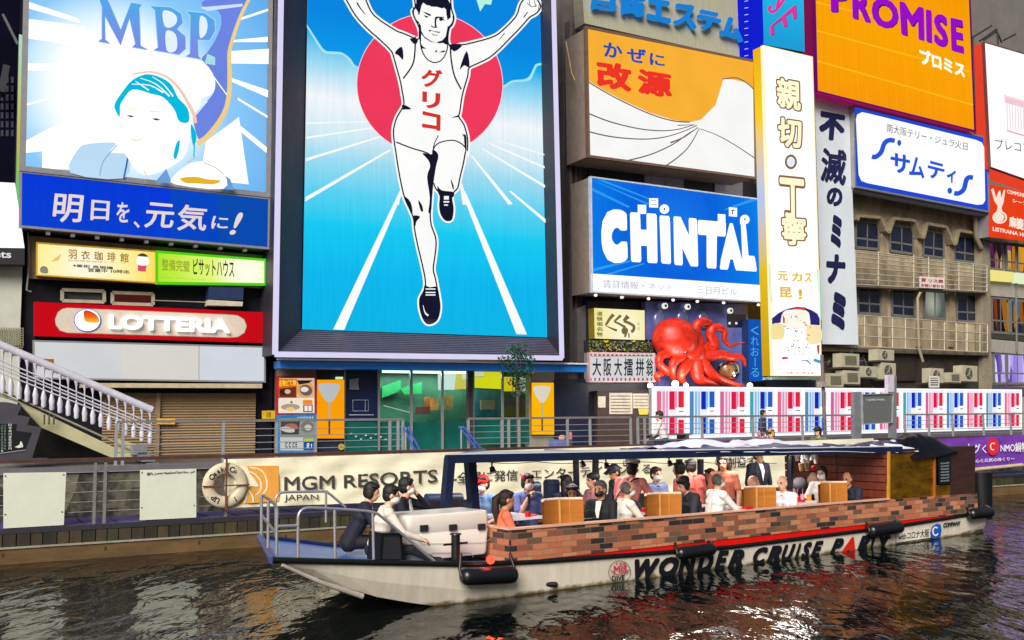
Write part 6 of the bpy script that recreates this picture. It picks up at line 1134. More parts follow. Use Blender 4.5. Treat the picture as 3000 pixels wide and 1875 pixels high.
# bow rails
def rail_tubes(nm, runs, t, r=.017):
    b = MB()
    for run in runs: b.tube([bs(x, y, t) for x, y in (smooth(run, 4, False) if len(run) > 2 else run)], r, RAIL, 8)
    b.build(nm, boat)
rail_tubes('bow_rail', [[(873, 1632), (873, 1540), (875, 1508), (888, 1492), (912, 1488), (1000, 1492), (1078, 1498), (1105, 1505), (1120, 1516), (1180, 1566), (1277, 1648)], [(982, 1640), (980, 1492)], [(1095, 1645), (1092, 1500)], [(815, 1542), (869, 1540)]], .06)
rail_tubes('bow_pulpit', [[(810, 1628), (811, 1530), (812, 1495), (806, 1480), (790, 1464), (768, 1450)], [(785, 1605), (786, 1468)], [(766, 1566), (766, 1450)], [(766, 1510), (803, 1556)]], .25)
rail_tubes('far_bow_rail', [[(808, 1500), (808, 1462), (818, 1447), (840, 1442), (950, 1440), (962, 1444), (1012, 1486)], [(955, 1530), (955, 1440)], [(808, 1575), (808, 1490)]], W-.15)
# deck fittings
b = MB(); c = bs(1335, 1640, .12); b.tube([c, c+UP*.3], .055, BLK, 12); b.tube([c+UP*.3, c+UP*.315], [.075, .07], BLK, 12); b.tube([c+UP*.19-BU*.17, c+UP*.19+BU*.17], .014, BLK, 6); b.build('bollard', boat)
b = MB(); b.ball(bs(1437, 1640, -.03), .055, .055, .055, em('#ff4a34', 2.5), seg=10, rings=7); b.build('navigation_light', boat)
lo = bpy.data.lights.new('red_lamp', 'POINT'); lo.energy = 1.2; lo.color = (1, .1, .05); lo.shadow_soft_size = .06; lob = bpy.data.objects.new('lamp_glow', lo); COL.objects.link(lob); lob.parent = boat; lob.matrix_parent_inverse = Matrix.Translation(-boat.location); lob.location = bs(1437, 1640, -.16)
# hull lettering
b = MB(); A = Art(BN, .008, .002); bk = df('#0d0f18', .5); zl = Z(1800, 1560, 3.457)
HL = BN.off(.0)
for ch, q_ in (('W', zl(205, 272, 460, 258, 440, 468, 190, 480)), ('O', zl(452, 255, 655, 240, 640, 445, 450, 450)), ('N', zl(655, 225, 830, 205, 830, 425, 640, 432)), ('D', zl(845, 205, 1010, 195, 990, 405, 830, 415)), ('E', zl(1025, 185, 1160, 178, 1140, 378, 1010, 388)), ('R', zl(1170, 178, 1320, 168, 1300, 362, 1140, 376)), ('C', zl(1408, 160, 1560, 142, 1535, 325, 1400, 335)), ('R', zl(1560, 140, 1700, 126, 1680, 306, 1535, 322)), ('U', zl(1710, 125, 1840, 112, 1805, 290, 1685, 300)), ('I', zl(1850, 110, 1895, 106, 1870, 278, 1820, 285)), ('S', zl(1905, 105, 2005, 92, 1975, 262, 1885, 272)), ('E', zl(2015, 92, 2120, 80, 2095, 240, 1985, 252)), ('P', zl(2210, 62, 2330, 55, 2300, 215, 2180, 225))): text(b, BN, .012, ch, q_, bk, .06, .28)
zq = Z(2100, 1230, 2.652)
text(b, BN, .012, 'A', zq(1010, 915, 1090, 905, 1075, 1045, 960, 1045), df('#c8201a', .4), .06, .1)
A.fill(HULL, zq(1030, 930, 1050, 928, 1048, 960, 1055, 1020, 1030, 1025, 1035, 970)) 
for ch, q_ in (('R', zq(1105, 905, 1200, 890, 1165, 1030, 1080, 1045)), ('T', zq(1195, 890, 1260, 880, 1230, 1020, 1180, 1030)), ('Y', zq(1260, 885, 1350, 880, 1310, 1060, 1275, 1060))): text(b, BN, .012, ch, q_, bk, .06, .25)
text(b, BN, .012, 'withコロナ大阪', zq(1410, 880, 1650, 845, 1650, 910, 1410, 938), df('#33302c'), .02, .1); text(b, BN, .012, 'COMPANY', zq(1760, 800, 1895, 785, 1895, 815, 1760, 838), df('#2a2a2a'), .04, .2)
A.fill(df('#d8d4c6', .4), zq(1395, 880, 1655, 835, 1660, 915, 1395, 955)); A.fill(df('#1c55b4', .4), zq(1675, 825, 1740, 812, 1738, 905, 1662, 918), 2); A.line(df('#e8e8e4', .4), ell(*zq(1700, 866)[0], 8, 12, 16, 30, 330), 4)
ze = Z(1300, 1250, 2.6525); A.line(df('#3a2c30'), ell(*ze(1367, 1130)[0], 32, 33, 32), 1.6, 0, True); rd2 = df('#c04050', .5)
text(b, BN, .014, 'MIS', ze(1320, 1080, 1425, 1075, 1425, 1130, 1320, 1135), rd2, .03); text(b, BN, .014, 'ぐるめ', ze(1335, 1050, 1415, 1048, 1415, 1075, 1335, 1078), rd2, .02); text(b, BN, .014, 'DIVE', ze(1305, 1158, 1405, 1152, 1405, 1192, 1310, 1200), bk, .02)
A.line(rd2, ze(1300, 1115, 1340, 1145, 1400, 1142, 1445, 1110), 3, 3); A.build('emblem', boat); b.build('lettering', boat)
# ---------------------------------------------------------------- things carried by the boat
q = [(1192, 1512), (1425, 1508), (1440, 1640), (1200, 1646)]
P = [bs(x, y, .35) for x, y in q]; cool = thing('cooler_box', 'big white rounded chest on the bow deck with three black latches', 'chest', (P[2]+P[3])/2+BV*.3)
b = MB(); CW = df('#dcd6cc', .35, .05, 2); dp = .62; c = sum(P, Vector())/4+BV*dp/2; hx = (P[2]-P[3]).length/2; hz = (P[0].z-P[3].z)/2; zm = (P[0].z+P[3].z)/2; c.z = zm; N = 7; R_ = .06
vs = []; fs = []; ring = []
def rr(hx_, hy_, z, r_): 
    o = []
    for sx, sy, a0 in ((1, 1, 0), (-1, 1, 90), (-1, -1, 180), (1, -1, 270)):
        for k in range(5): a = math.radians(a0+k*22.5); o.append(c + BU*(sx*(hx_-r_)+r_*math.cos(a)) + BV*(sy*(hy_-r_)+r_*math.sin(a)) + UP*(z-zm))
    return o
prof = [(-1, .94, .03), (-.9, .97, .0), (.15, 1.0, 0), (.17, .985, 0), (.2, 1.0, 0), (.72, 1.0, 0), (.9, .99, 0), (.97, .975, 0), (1, .94, 0)]
for zf__, sc__, _ in prof: vs += rr(hx*sc__, dp/2*sc__, zm+hz*zf__, R_)
n_ = 20; b.add(vs, [(i*n_+k, i*n_+(k+1) % n_, (i+1)*n_+(k+1) % n_, (i+1)*n_+k) for i in range(len(prof)-1) for k in range(n_)], CW, True); b.add(vs[-n_:], [tuple(range(n_))], CW); b.build('shell', cool)
for x, y in ((1242, 1547), (1327, 1545), (1411, 1543)): b = MB(); k = bs(x, y, .335); b.box(k, BU*.052, BV*.014, UP*.036, df('#26262c', .4)); b.build('latch', cool)
b = MB(); A = Art(BN.off(-.344), 0, .002); A.line(df('#9a948a'), [(1210, 1572), (1240, 1594), (1420, 1590), (1438, 1578)], 1.5); A.line(df('#8a8478'), [(1258, 1628), (1268, 1620), (1380, 1620), (1386, 1632)], 2); A.build('moulded_lines', cool)
q = [(1118, 1562), (1178, 1562), (1182, 1645), (1112, 1645)]; P = [bs(x, y, .12) for x, y in q]; sp = thing('speaker_box', 'small black speaker box on the bow deck beside the white chest', 'speaker', (P[2]+P[3])/2+BV*.15)
b = MB(); b.slab(P, BV*.3, BLK); b.build('cabinet', sp); b = MB(); b.slab([p+UP*.004 for p in (P[0], P[1], P[1]+BV*.3, P[0]+BV*.3)], UP*-.003, df('#26264a', .3)); b.build('top_plate', sp); b = MB(); b.quad(*[bs(x, y, .115) for x, y in ((1126, 1572), (1172, 1572), (1175, 1638), (1120, 1638))], df('#1c1c22', .8, .3, 60)); b.build('grille', sp)
for i, (x0, y0, x1, y1, r_, lab) in enumerate(((1352, 1690, 1512, 1684, .105, 'black cylinder fender hanging below the red lamp at the bow'), (1985, 1622, 2092, 1608, .09, 'black cylinder fender hanging over the red stripe above the lettering'), (2548, 1556, 2640, 1544, .105, 'black cylinder fender hanging above the end of the lettering'), (2842, 1506, 2905, 1500, .1, 'black cylinder fender hanging at the stern corner'))):
    a, e = bs(x0, y0, -.13), bs(x1, y1, -.13); fd = thing('fender', lab, 'fender', (a+e)/2, 0, 'black fenders along the near side of the boat'); d = (e-a).normalized(); b = MB(); L = (e-a).length
    b.tube([a, a+d*.015, a+d*.05, a+d*.1, e-d*.1, e-d*.05, e-d*.015, e], [r_*.35, r_*.7, r_*.93, r_, r_, r_*.93, r_*.7, r_*.35], df('#15161b', .3, .15, 8), 18); b.build('body', fd)
    for p in (a, e): b = MB(); sP, _, _ = bl(p); b.tube([p, p+UP*.09-BN.n*.04, bw(sP+(.06 if p is a else -.02), -.03, max(p.z+.1, zg(sP)+.12))], .02, BLK, 6); b.build('rope', fd)
# folded tarpaulin on the roof, black sheet over the wheelhouse
def drape(name, lab, cat, px, tt, M, hgt, nu, nv, seed, fold):
    rg = random.Random(seed); ph = [rg.uniform(0, 6.3) for _ in range(6)]; b = MB(); vs = []
    for j in range(nv+1):
        for i in range(nu+1):
            a, c_ = i/nu, j/nv; k = a*(len(px)-1); i0 = min(int(k), len(px)-2); f = k-i0; x = px[i0][0]*(1-f)+px[i0+1][0]*f; y = px[i0][1]*(1-f)+px[i0+1][1]*f; h_ = px[i0][2]*(1-f)+px[i0+1][2]*f
            p = bs(x, y, tt[0]); w_ = fold*(math.sin(c_*13+ph[0]+a*3)+.6*math.sin(c_*23+ph[1]-a*7)+.5*math.sin(a*19+ph[2]+c_*5)+.4*math.sin(a*41+ph[3]))
            vs.append(p + BV*(tt[1]-tt[0])*c_ + UP*(h_*math.sin(math.pi*c_)**.6 + w_*math.sin(math.pi*min(max(c_, .04), .96))))
    fs = [(j*(nu+1)+i, j*(nu+1)+i+1, (j+1)*(nu+1)+i+1, (j+1)*(nu+1)+i) for j in range(nv) for i in range(nu)]
    b.add(vs, fs, M, True); c = sum(vs, Vector())/len(vs); r = thing(name, lab, cat, c); b.build('sheet', r); return r
M, t_, n, l = newmat('striped_tarp'); p_ = n['Principled BSDF']; p_.inputs['Roughness'].default_value = .3; tc = n.new('ShaderNodeTexCoord'); wv = n.new('ShaderNodeTexWave'); wv.inputs['Scale'].default_value = 2.0; wv.inputs['Distortion'].default_value = 4; wv.inputs['Detail'].default_value = 2; wv.inputs['Detail Scale'].default_value = 1.2; wv.bands_direction = 'Z'
rp = n.new('ShaderNodeValToRGB'); rp.color_ramp.elements[0].position = .34; rp.color_ramp.elements[0].color = C('#141d50'); rp.color_ramp.elements[1].position = .5; rp.color_ramp.elements[1].color = C('#d8dcf0'); l.new(tc.outputs['Object'], wv.inputs['Vector']); l.new(wv.outputs[0], rp.inputs[0]); l.new(rp.outputs[0], p_.inputs['Base Color'])
drape('tarpaulin', 'crumpled white and navy tarpaulin bundled on the canopy roof', 'tarpaulin', [(2040, 1328, .04), (2100, 1325, .10), (2230, 1325, .16), (2300, 1325, .13), (2420, 1323, .13), (2560, 1326, .11), (2660, 1326, .12), (2720, 1320, .18)], (-.02, 1.6), M, 0, 90, 26, 4, .04)
bt_ = drape('black_sheet', 'black plastic sheet heaped on top of the wheelhouse', 'sheet', [(2680, 1345, .08), (2715, 1342, .36), (2745, 1338, .42), (2775, 1330, .36), (2812, 1320, .08)], (-.1, .9), df('#0c0c14', .25, .3, 4), 0, 24, 16, 9, .02)
b = MB(); P = [bs(x, y, -.04) for x, y in ((2748, 1330), (2785, 1328), (2786, 1416), (2752, 1420))]; b.slab(P, BV*.015, df('#15151c', .4)); hc = thing('hanging_cloth', 'black hanging cloth with rows of pale lettering beside the gold panel', 'cloth', sum(P, Vector())/4); b.build('cloth', hc); b = MB()
for k in range(7): text(b, BN, .06, 'WONDER', [(2755, 1356+k*8.6), (2781, 1353+k*8.6), (2781, 1358+k*8.6), (2755, 1361+k*8.6)], df('#8d9aa8'), .01)
b.build('lettering', hc)
# bags and cups hanging by the counter
b = MB(); ct = thing('drinks_counter', 'small counter heaped with grey bags under a row of hanging white cups', 'counter', bs(2360, 1440, 1.2)); b.slab([bs(x, y, 1.2) for x, y in rect(2322, 1438, 2400, 1444)], BV*.4, df('#3a3038')); b.slab([bs(x, y, 1.25) for x, y in rect(2326, 1444, 2396, 1500)], BV*.35, df('#2a2228')); b.build('top', ct)
for x, y, rx, rz, c_, lab in ((2342, 1420, .17, .13, '#6f6a74', 'grey lumpy bag lying on the drinks counter'), (2384, 1412, .11, .17, '#a78c78', 'beige sack standing on the drinks counter by the wooden wall')):
    o_ = thing('bag', lab, 'bag', bs(x, y+12, 1.3)); b = MB(); b.ball(bs(x, y, 1.3), rx, .12, rz, df(c_, .7, .2), (BU, BV, UP), 16, 10, .03); b.build('sack', o_)
b = MB(); o_ = thing('hanging_cups', 'bunch of white paper cups and cloths hanging under the canopy near the wooden wall', 'cups', bs(2365, 1345, .9))
for x, y in ((2336, 1340), (2352, 1334), (2366, 1345), (2378, 1338), (2390, 1348), (2356, 1360), (2388, 1330)): c = bs(x, y, .9+random.uniform(-.1, .1)); b.tube([c+UP*.05, c-UP*.06], [.045, .03], df('#d8d4d4', .5), 10); b.ball(c+UP*.05, .06, .05, .05, df('#c8c4c8', .6), seg=9, rings=6, jitter=.1)
for x, y in ((2348, 1366), (2366, 1366)): c = bs(x, y, .9); b.tube([c+UP*.05, c-UP*.08], [.05, .035], df('#b08858', .5), 10)
b.tube([bs(2325, 1335, .9), bs(2395, 1325, .9)], .01, BLK, 5); b.build('cups', o_)
o_ = thing('red_lantern', 'small red round lantern under the hanging cups', 'lantern', bs(2386, 1370, .85)); b = MB(); b.ball(bs(2386, 1371, .85), .055, .055, .05, df('#d83018', .4), seg=10, rings=7); b.build('shade', o_)
CUP = df('#c8141c', .3); k_ = 0
for x, y, t, lab in ((1546, 1512, .35, 'red cup on the first table beside the woman with the microphone'), (1886, 1500, .42, 'red cup before the grey haired man in white shirt'), (2337, 1464, .4, 'red cup at the left end of the rear table'), (2352, 1474, .35, 'red cup nearest the brick side on the rear table')):
    c = bs(x, y, t); o_ = thing('cup', lab, 'cup', c-UP*.05, 0, 'red cups on the boat tables'); b = MB(); b.tube([c-UP*.05, c+UP*.055], [.033, .043], CUP, 12); b.build('body', o_)
c = bs(2371, 1460, .45); o_ = thing('beer_glass', 'glass of orange drink on the rear table', 'glass', c-UP*.06); b = MB(); b.tube([c-UP*.06, c+UP*.06], [.034, .042], df('#e08a1c', .2), 12); b.build('body', o_)
o_ = thing('red_tray', 'small red tray on the bulwark cap in front of the third partition', 'tray', bs(2190, 1488, .05)); b = MB(); b.box(bs(2190, 1488, .05), BU*.07, BV*.05, UP*.02, df('#c01818', .35)); b.build('body', o_)
for x, y, lab in ((1563, 1515, 'pink food plate on the first table'), (1575, 1524, 'dark dish on the first table near the partition')):
    c = bs(x, y, .4); o_ = thing('plate', lab, 'plate', c); b = MB(); b.tube([c, c+UP*.015], [.07, .09], df('#e8e0e8', .3), 14); b.ball(c+UP*.02, .05, .05, .025, df('#b84a50' if y < 1520 else '#4a2a50', .5), seg=9, rings=6); b.build('dish', o_)
c = bs(2340, 1452, .7); o_ = thing('straw_cups', 'cluster of drinks with straws on the rear table', 'drinks', c-UP*.08); b = MB()
for k in range(6): p = c+BU*random.uniform(-.15, .15)+BV*random.uniform(-.1, .1); b.tube([p-UP*.08, p+UP*.03], [.03, .038], df(random.choice(['#c8b8c4', '#d89aa8', '#a85060']), .2), 9); b.tube([p, p+UP*.12+BU*random.uniform(-.04, .04)], .005, df('#e8a0b0'), 4)
b.build('glasses', o_)
# ================================================================ people
def capsule(a, b_, ra, rb, n=12):
    a, b_ = np.array(a), np.array(b_); d = b_-a; L = np.linalg.norm(d); d = d/L if L > 1e-6 else np.array([0, 0, 1.])
    x = np.cross(d, [0, 0, 1.] if abs(d[2]) < .9 else [1., 0, 0]); x /= np.linalg.norm(x); y = np.cross(d, x); V = []; R = []
    for th in (-80, -45, -15): t = math.radians(th); R.append((a+d*ra*math.sin(t), ra*math.cos(t)))
    for th in (15, 45, 80): t = math.radians(th); R.append((b_+d*rb*math.sin(t), rb*math.cos(t)))
    for c, r in R:
        for k in range(n): ph = 2*math.pi*k/n; V.append(c+(x*math.cos(ph)+y*math.sin(ph))*r)
    F = [(i*n+k, i*n+(k+1) % n, (i+1)*n+(k+1) % n, (i+1)*n+k) for i in range(len(R)-1) for k in range(n)]
    F += [tuple(range(n))[::-1], tuple((len(R)-1)*n+k for k in range(n))]; return V, F
SK = {'a': df('#d3a184', .5, .06), 'b': df('#bd8464', .5, .06), 'c': df('#dcab8e', .5, .06)}
EYE_ = df('#1a1210', .3); LIP = df('#a85c50', .5); HAIRS = {'black': df('#0e0c10', .6, .3, 40, 0, .5, (1, 1, .3)), 'grey': df('#5c5754', .7, .25, 40, 0, .5, (1, 1, .3)), 'brown': df('#2a1a14', .65, .3, 40, 0, .5, (1, 1, .3)), 'ring': df('#4a4340', .6, .25, 25)}
MASK = {'w': df('#e4e2e0', .6, .04), 'k': df('#17161a', .6)}
def person(lab, at, phi, shirt, pants='#1c1e28', skin='a', pose='sit', lean=8, head=(0, 0), long=True, hair='black', style='short', mask=None, cap=None, arms=None, floor=.05, sc=1.0, suit=False, glasses=False, strap=False, group='people on the party boat', frame=None):
    """at = top of the head; phi: 0 looks along the boat to the right, 90 toward the river, 180 left, 270 away"""
    bu, bn = frame or (BU, BN.n)
    f = math.radians(phi); F = (bu*math.cos(f)+bn*math.sin(f)).normalized(); Rt = F.cross(UP).normalized()
    hy, hp = math.radians(head[0]), math.radians(head[1])
    Fh0 = (F*math.cos(hy)+Rt*math.sin(hy)).normalized(); Fh = (Fh0*math.cos(hp)-UP*math.sin(hp)).normalized(); Rh = Fh0.cross(UP).normalized(); Uh = Rh.cross(Fh).normalized()
    ln = math.radians(lean); T = (UP*math.cos(ln)+F*math.sin(ln)).normalized(); Tf = (F*math.cos(ln)-UP*math.sin(ln)).normalized(); s = sc
    hc = at - Uh*.125*s; neck = hc - Uh*.10*s - Fh*.02*s - T*.05*s; chest = neck - T*.17*s; hip = neck - T*.52*s
    P = []
    def cap_(a, b_, ra, rb, m): P.append((a, b_, ra*s, rb*s, m))
    sh = [neck - T*.055*s + Rt*k*.175*s for k in (-1, 1)]; hp_ = [hip + Rt*k*.09*s for k in (-1, 1)]
    cap_(neck - T*.02*s, hc - Uh*.04*s, .056, .052, 'skin')
    for k in (0, 1):
        g = (-1, 1)[k]; cap_(chest + Rt*g*.07*s + Tf*.01*s, hip + Rt*g*.065*s + T*.06*s, .112, .105, 'shirt'); cap_(neck - T*.07*s + Rt*g*.06*s, chest + Rt*g*.08*s, .09, .115, 'shirt'); cap_(neck - T*.035*s, sh[k], .062, .072, 'shirt')
        cap_(hp_[k], hp_[k] + T*.03*s, .115, .11, 'pants')
        fl = floor+.075
        if pose == 'sit': kn = hp_[k] + F*.42*s + Rt*g*.03*s; kn.z = max(min(hip.z, kn.z), fl+.1); dz = min(.42*s, max(.06, kn.z-fl)); an = kn - UP*dz + F*(math.sqrt(max(0, (.42*s)**2-dz*dz))*.6)
        else:
            h_ = max(.2, min(.86*s, hp_[k].z-fl)); kn = hp_[k] - UP*h_*.5 + F*.03*s; an = hp_[k] - UP*h_ - F*.02*s
        cap_(hp_[k], kn, .092, .062, 'pants'); cap_(kn, an, .06, .042, 'pants'); cap_(an - F*.03*s - UP*.03*s, an + F*.15*s - UP*.04*s, .04, .034, 'shoe')
    ar = arms or [None, None]
    for k in (0, 1):
        g = (-1, 1)[k]; A0 = sh[k]
        tgt = ar[k] if ar[k] else ((.30, .02, -.40) if pose == 'sit' else (.06, .06, -.54))
        h = A0 + F*tgt[0]*s + Rt*g*tgt[1]*s + UP*tgt[2]*s; d = h-A0; L = min(d.length, .525*s); dn = d.normalized(); h = A0+dn*L
        a1, a2 = .285*s, .25*s; x = (L*L+a1*a1-a2*a2)/(2*L); hh = math.sqrt(max(0, a1*a1-x*x)); pole = (Rt*g*.6 - UP*.8 - F*.3); pole = (pole - dn*pole.dot(dn)).normalized(); el_ = A0+dn*x+pole*hh
        cap_(A0, el_, .066 if not suit else .07, .05, 'shirt'); fm = 'shirt' if long else 'skin'
        if not long: P[-1] = (A0, A0.lerp(el_, .72), .068*s, .062*s, 'shirt'); cap_(A0, el_, .05, .043, 'skin')
        cap_(el_, h, .047, .034, fm)
        hd = (h-el_).normalized(); sd_ = hd.cross(UP); sd_ = sd_.normalized() if sd_.length > .1 else Rt.copy(); pn = sd_.cross(hd).normalized()
        if ar[k] and len(ar[k]) > 3: pn = -pn
        cap_(h, h + hd*.075*s, .028, .03, 'skin')
        for q_ in range(4):
            o = (q_-1.5)*.021*s; b0 = h + hd*.085*s + sd_*o; m1 = b0 + hd*(.036, .042, .04, .03)[q_]*s - pn*.012*s; cap_(b0, m1, .0115, .0105, 'skin'); cap_(m1, m1 + (hd*.6 - pn*.8).normalized()*(.026, .03, .028, .022)[q_]*s, .0105, .0095, 'skin')
        cap_(h + hd*.03*s + sd_*.028*s*g, h + hd*.07*s + sd_*.055*s*g - pn*.02*s, .0135, .011, 'skin')
    E_ = [(hc + Uh*.012*s - Fh*.008*s, (.077, .094, .108), 'skin'), (hc - Uh*.055*s + Fh*.022*s, (.058, .066, .068), 'skin'), (hc + Rh*.079*s - Uh*.012*s, (.012, .02, .03), 'skin'), (hc - Rh*.079*s - Uh*.012*s, (.012, .02, .03), 'skin')]
    cap_(hc + Fh*.088*s, hc + Fh*.103*s - Uh*.035*s, .011, .015, 'skin')
    for g in (-1, 1): E_.append((hc + Fh*.083*s + Rh*g*.033*s + Uh*.006*s, (.010, .006, .006), 'eye')); E_.append((hc + Fh*.086*s + Rh*g*.033*s + Uh*.026*s, (.017, .005, .0035), 'brow'))
    E_.append((hc + Fh*.083*s - Uh*.066*s, (.024, .009, .008), 'lip'))
    V, Fc, cnt = [], [], 0
    for a, b_, ra, rb, m in P:
        v, f_ = capsule(a, b_, ra, rb); Fc += [tuple(i+cnt for i in q_) for q_ in f_]; V += [tuple(p) for p in v]; cnt += len(v)
    mb = MB()
    for c, r, m in E_: mb.ball(c, r[0]*s, r[1]*s, r[2]*s, EYE_, (Rh, Fh, Uh), 14, 9)
    Fc += [tuple(i+cnt for i in q_) for q_ in mb.f]; V += [tuple(p) for p in mb.v]
    me = bpy.data.meshes.new('t'); me.from_pydata(V, [], Fc); o = bpy.data.objects.new('t', me); COL.objects.link(o)
    md = o.modifiers.new('r', 'REMESH'); md.mode = 'VOXEL'; md.voxel_size = .0105; s2 = o.modifiers.new('s', 'SMOOTH'); s2.factor = .4; s2.iterations = 2
    ev = o.evaluated_get(bpy.context.evaluated_depsgraph_get()); m2 = bpy.data.meshes.new_from_object(ev); bpy.data.objects.remove(o); bpy.data.meshes.remove(me)
    n_ = len(m2.polygons); cen = np.empty(n_*3); m2.polygons.foreach_get('center', cen); cen = cen.reshape(-1, 3)
    keys = ['skin', 'shirt', 'pants', 'shoe', 'eye', 'lip', 'brow']; best = np.full(n_, 9.); idx = np.zeros(n_, int)
    pri = {'skin': .0, 'shirt': .004, 'pants': .004, 'shoe': .004, 'eye': .001, 'lip': .001, 'brow': 0}
    for a, b_, ra, rb, m in P:
        a, b_ = np.array(a), np.array(b_); d = b_-a; t = np.clip(((cen-a)@d)/max(d@d, 1e-9), 0, 1); ds = np.linalg.norm(cen-(a+t[:, None]*d), axis=1)-(ra+(rb-ra)*t)-pri[m]; q_ = ds < best; best[q_] = ds[q_]; idx[q_] = keys.index(m)
    for c, r, m in E_:
        v = cen-np.array(c); w_ = np.stack([v@np.array(Rh)/(r[0]*s), v@np.array(Fh)/(r[1]*s), v@np.array(Uh)/(r[2]*s)], 1); k = np.linalg.norm(w_, axis=1); ds = (k-1)*min(r)*s-pri[m]; q_ = ds < best; best[q_] = ds[q_]; idx[q_] = keys.index(m)
    root = thing('person', lab, 'person', Vector((hip.x, hip.y, floor)), 0, group)
    hm = HAIRS.get(hair) or HAIRS['black']
    for M in (SK[skin], df(shirt, .8, .14, 9, 0, .55, (1, 1, .6)), df(pants, .8, .12, 8, 0, .5), df('#121214', .5), EYE_, LIP, hm): m2.materials.append(M)
    m2.polygons.foreach_set('material_index', idx); m2.polygons.foreach_set('use_smooth', np.ones(n_, bool))
    co_ = np.empty(len(m2.vertices)*3); m2.vertices.foreach_get('co', co_); co_ = co_.reshape(-1, 3)-np.array(root.location); m2.vertices.foreach_set('co', co_.ravel()); m2.update(); m2.name = 'body'
    bo = bpy.data.objects.new('body', m2); COL.objects.link(bo); bo.parent = root
    X = (Rh, Fh, Uh); hb = MB(); bl_ = lambda f_, r_, u_, a, c_, d, j=.02: hb.ball(hc + (Fh*f_ + Rh*r_ + Uh*u_)*s, a*s, c_*s, d*s, hm, X, 16, 10, j)
    if style in ('short', 'long', 'pony', 'bob', 'full'):
        bl_(-.02, 0, .034, .087, .098, .096); bl_(-.035, 0, -.01, .082, .078, .085)
        for k in range(7): a = (k-3)*.42; bl_(.058*math.cos(a), .06*math.sin(a), .078, .034, .03, .028, .06)
        if style in ('full', 'bob', 'long'): bl_(-.012, .07, -.015, .022, .05, .07); bl_(-.012, -.07, -.015, .022, .05, .07)
        if style == 'long':
            for r_ in (-.05, 0, .05): hb.tube([hc + (Fh*-.06+Rh*r_+Uh*.02)*s, hc + (Fh*-.10+Rh*r_*1.3)*s - UP*.14*s, hc + (Fh*-.12+Rh*r_*1.2)*s - UP*.34*s], [.055*s, .05*s, .02*s], hm, 9)
        if style == 'pony': hb.tube([hc + (Fh*-.09+Uh*.05)*s, hc + Fh*-.15*s, hc + Fh*-.15*s - UP*.16*s, hc + Fh*-.13*s - UP*.36*s], [.035*s, .05*s, .048*s, .012*s], hm, 10)
    elif style == 'thin': bl_(-.03, 0, .02, .084, .09, .09); bl_(-.03, .045, -.01, .045, .06, .06); bl_(-.03, -.045, -.01, .045, .06, .06)
    elif style == 'ring': bl_(-.05, 0, -.02, .076, .062, .045)
    if hb.v: hb.build('hair', root)
    if mask:
        k = MB(); k.ball(hc + Fh*.034*s - Uh*.052*s, .067*s, .074*s, .056*s, MASK[mask], X, 16, 10)
        for g in (-1, 1): k.tube([hc + (Fh*.06+Rh*g*.05-Uh*.03)*s, hc + (Rh*g*.082+Fh*.0-Uh*.005)*s], .004*s, MASK[mask], 4)
        k.build('face_mask', root)
    if cap:
        k = MB(); cm = df(cap[1], .6, .08)
        if cap[0] == 'baseball': k.ball(hc + Uh*.05*s - Fh*.008*s, .09*s, .105*s, .085*s, cm, X, 16, 10); k.slab([hc + (Fh*.07+Rh*-.07+Uh*.055)*s, hc + (Fh*.07+Rh*.07+Uh*.055)*s, hc + (Fh*.16+Rh*.055+Uh*.035)*s, hc + (Fh*.17+Uh*.034)*s, hc + (Fh*.16-Rh*.055+Uh*.035)*s], Uh*.012*s, df(cap[2], .6))
        if cap[0] == 'conductor': k.tube([hc + Uh*.045*s, hc + Uh*.085*s], [.094*s, .096*s], df('#14141a', .5), 18); k.tube([hc + Uh*.086*s, hc + Uh*.115*s, hc + Uh*.15*s], [.098*s, .125*s, .118*s], cm, 20); k.slab([hc + (Fh*.08+Rh*-.07+Uh*.05)*s, hc + (Fh*.08+Rh*.07+Uh*.05)*s, hc + (Fh*.14+Rh*.05+Uh*.03)*s, hc + (Fh*.14-Rh*.05+Uh*.03)*s], Uh*.01*s, df('#14141a', .3))
        if cap[0] == 'beret': k.ball(hc + Uh*.06*s - Fh*.02*s, .1*s, .108*s, .07*s, cm, X, 16, 9)
        if cap[0] == 'flower': k.ball(hc + (Uh*.08+Rh*.075+Fh*.02)*s, .04*s, .04*s, .045*s, cm, X, 10, 7, .15)
        k.build('hair_flower' if cap[0] == 'flower' else 'hat', root)
    if glasses:
        k = MB(); gm = df('#b08a4a', .3, .05, 5, .5)
        for g in (-1, 1):
            k.tube([hc + (Fh*.10+Rh*(g*.034+.022*math.cos(a))+Uh*(.004+.017*math.sin(a)))*s for a in np.linspace(0, 6.283, 12)], .003*s, gm, 5); k.tube([hc + (Fh*.1+Rh*g*.056+Uh*.006)*s, hc + (Fh*.0+Rh*g*.083+Uh*.0)*s], .003*s, gm, 5)
        k.build('glasses', root)
    if not suit and style not in ('long', 'pony'):
        k = MB(); k.tube([neck - T*.012*s + (Rt*math.cos(a)*.066 + Tf*(math.sin(a)*.064+.006))*s - T*.012*s*math.sin(a) for a in np.linspace(0, 6.283, 16)], .013*s, df(shirt, .7, .3, 30), 6); k.build('collar', root)
    if strap:
        k = MB(); sd = df('#1a1a20', .5); pts = [neck - T*d*s + Rt*r_*s + Tf*o*s for d, r_, o in ((.03, .12, -.06), (.10, .08, -.118), (.22, .0, -.132), (.36, -.09, -.12), (.44, -.15, -.06))]; k.tube(pts, .012*s, sd, 6); k.tube([neck - T*d*s + Rt*r_*s + Tf*o*s for d, r_, o in ((.03, .12, -.06), (.02, .12, .0), (.05, .11, .09), (.2, .06, .135), (.44, -.12, .1))], .012*s, sd, 6); k.build('strap', root)
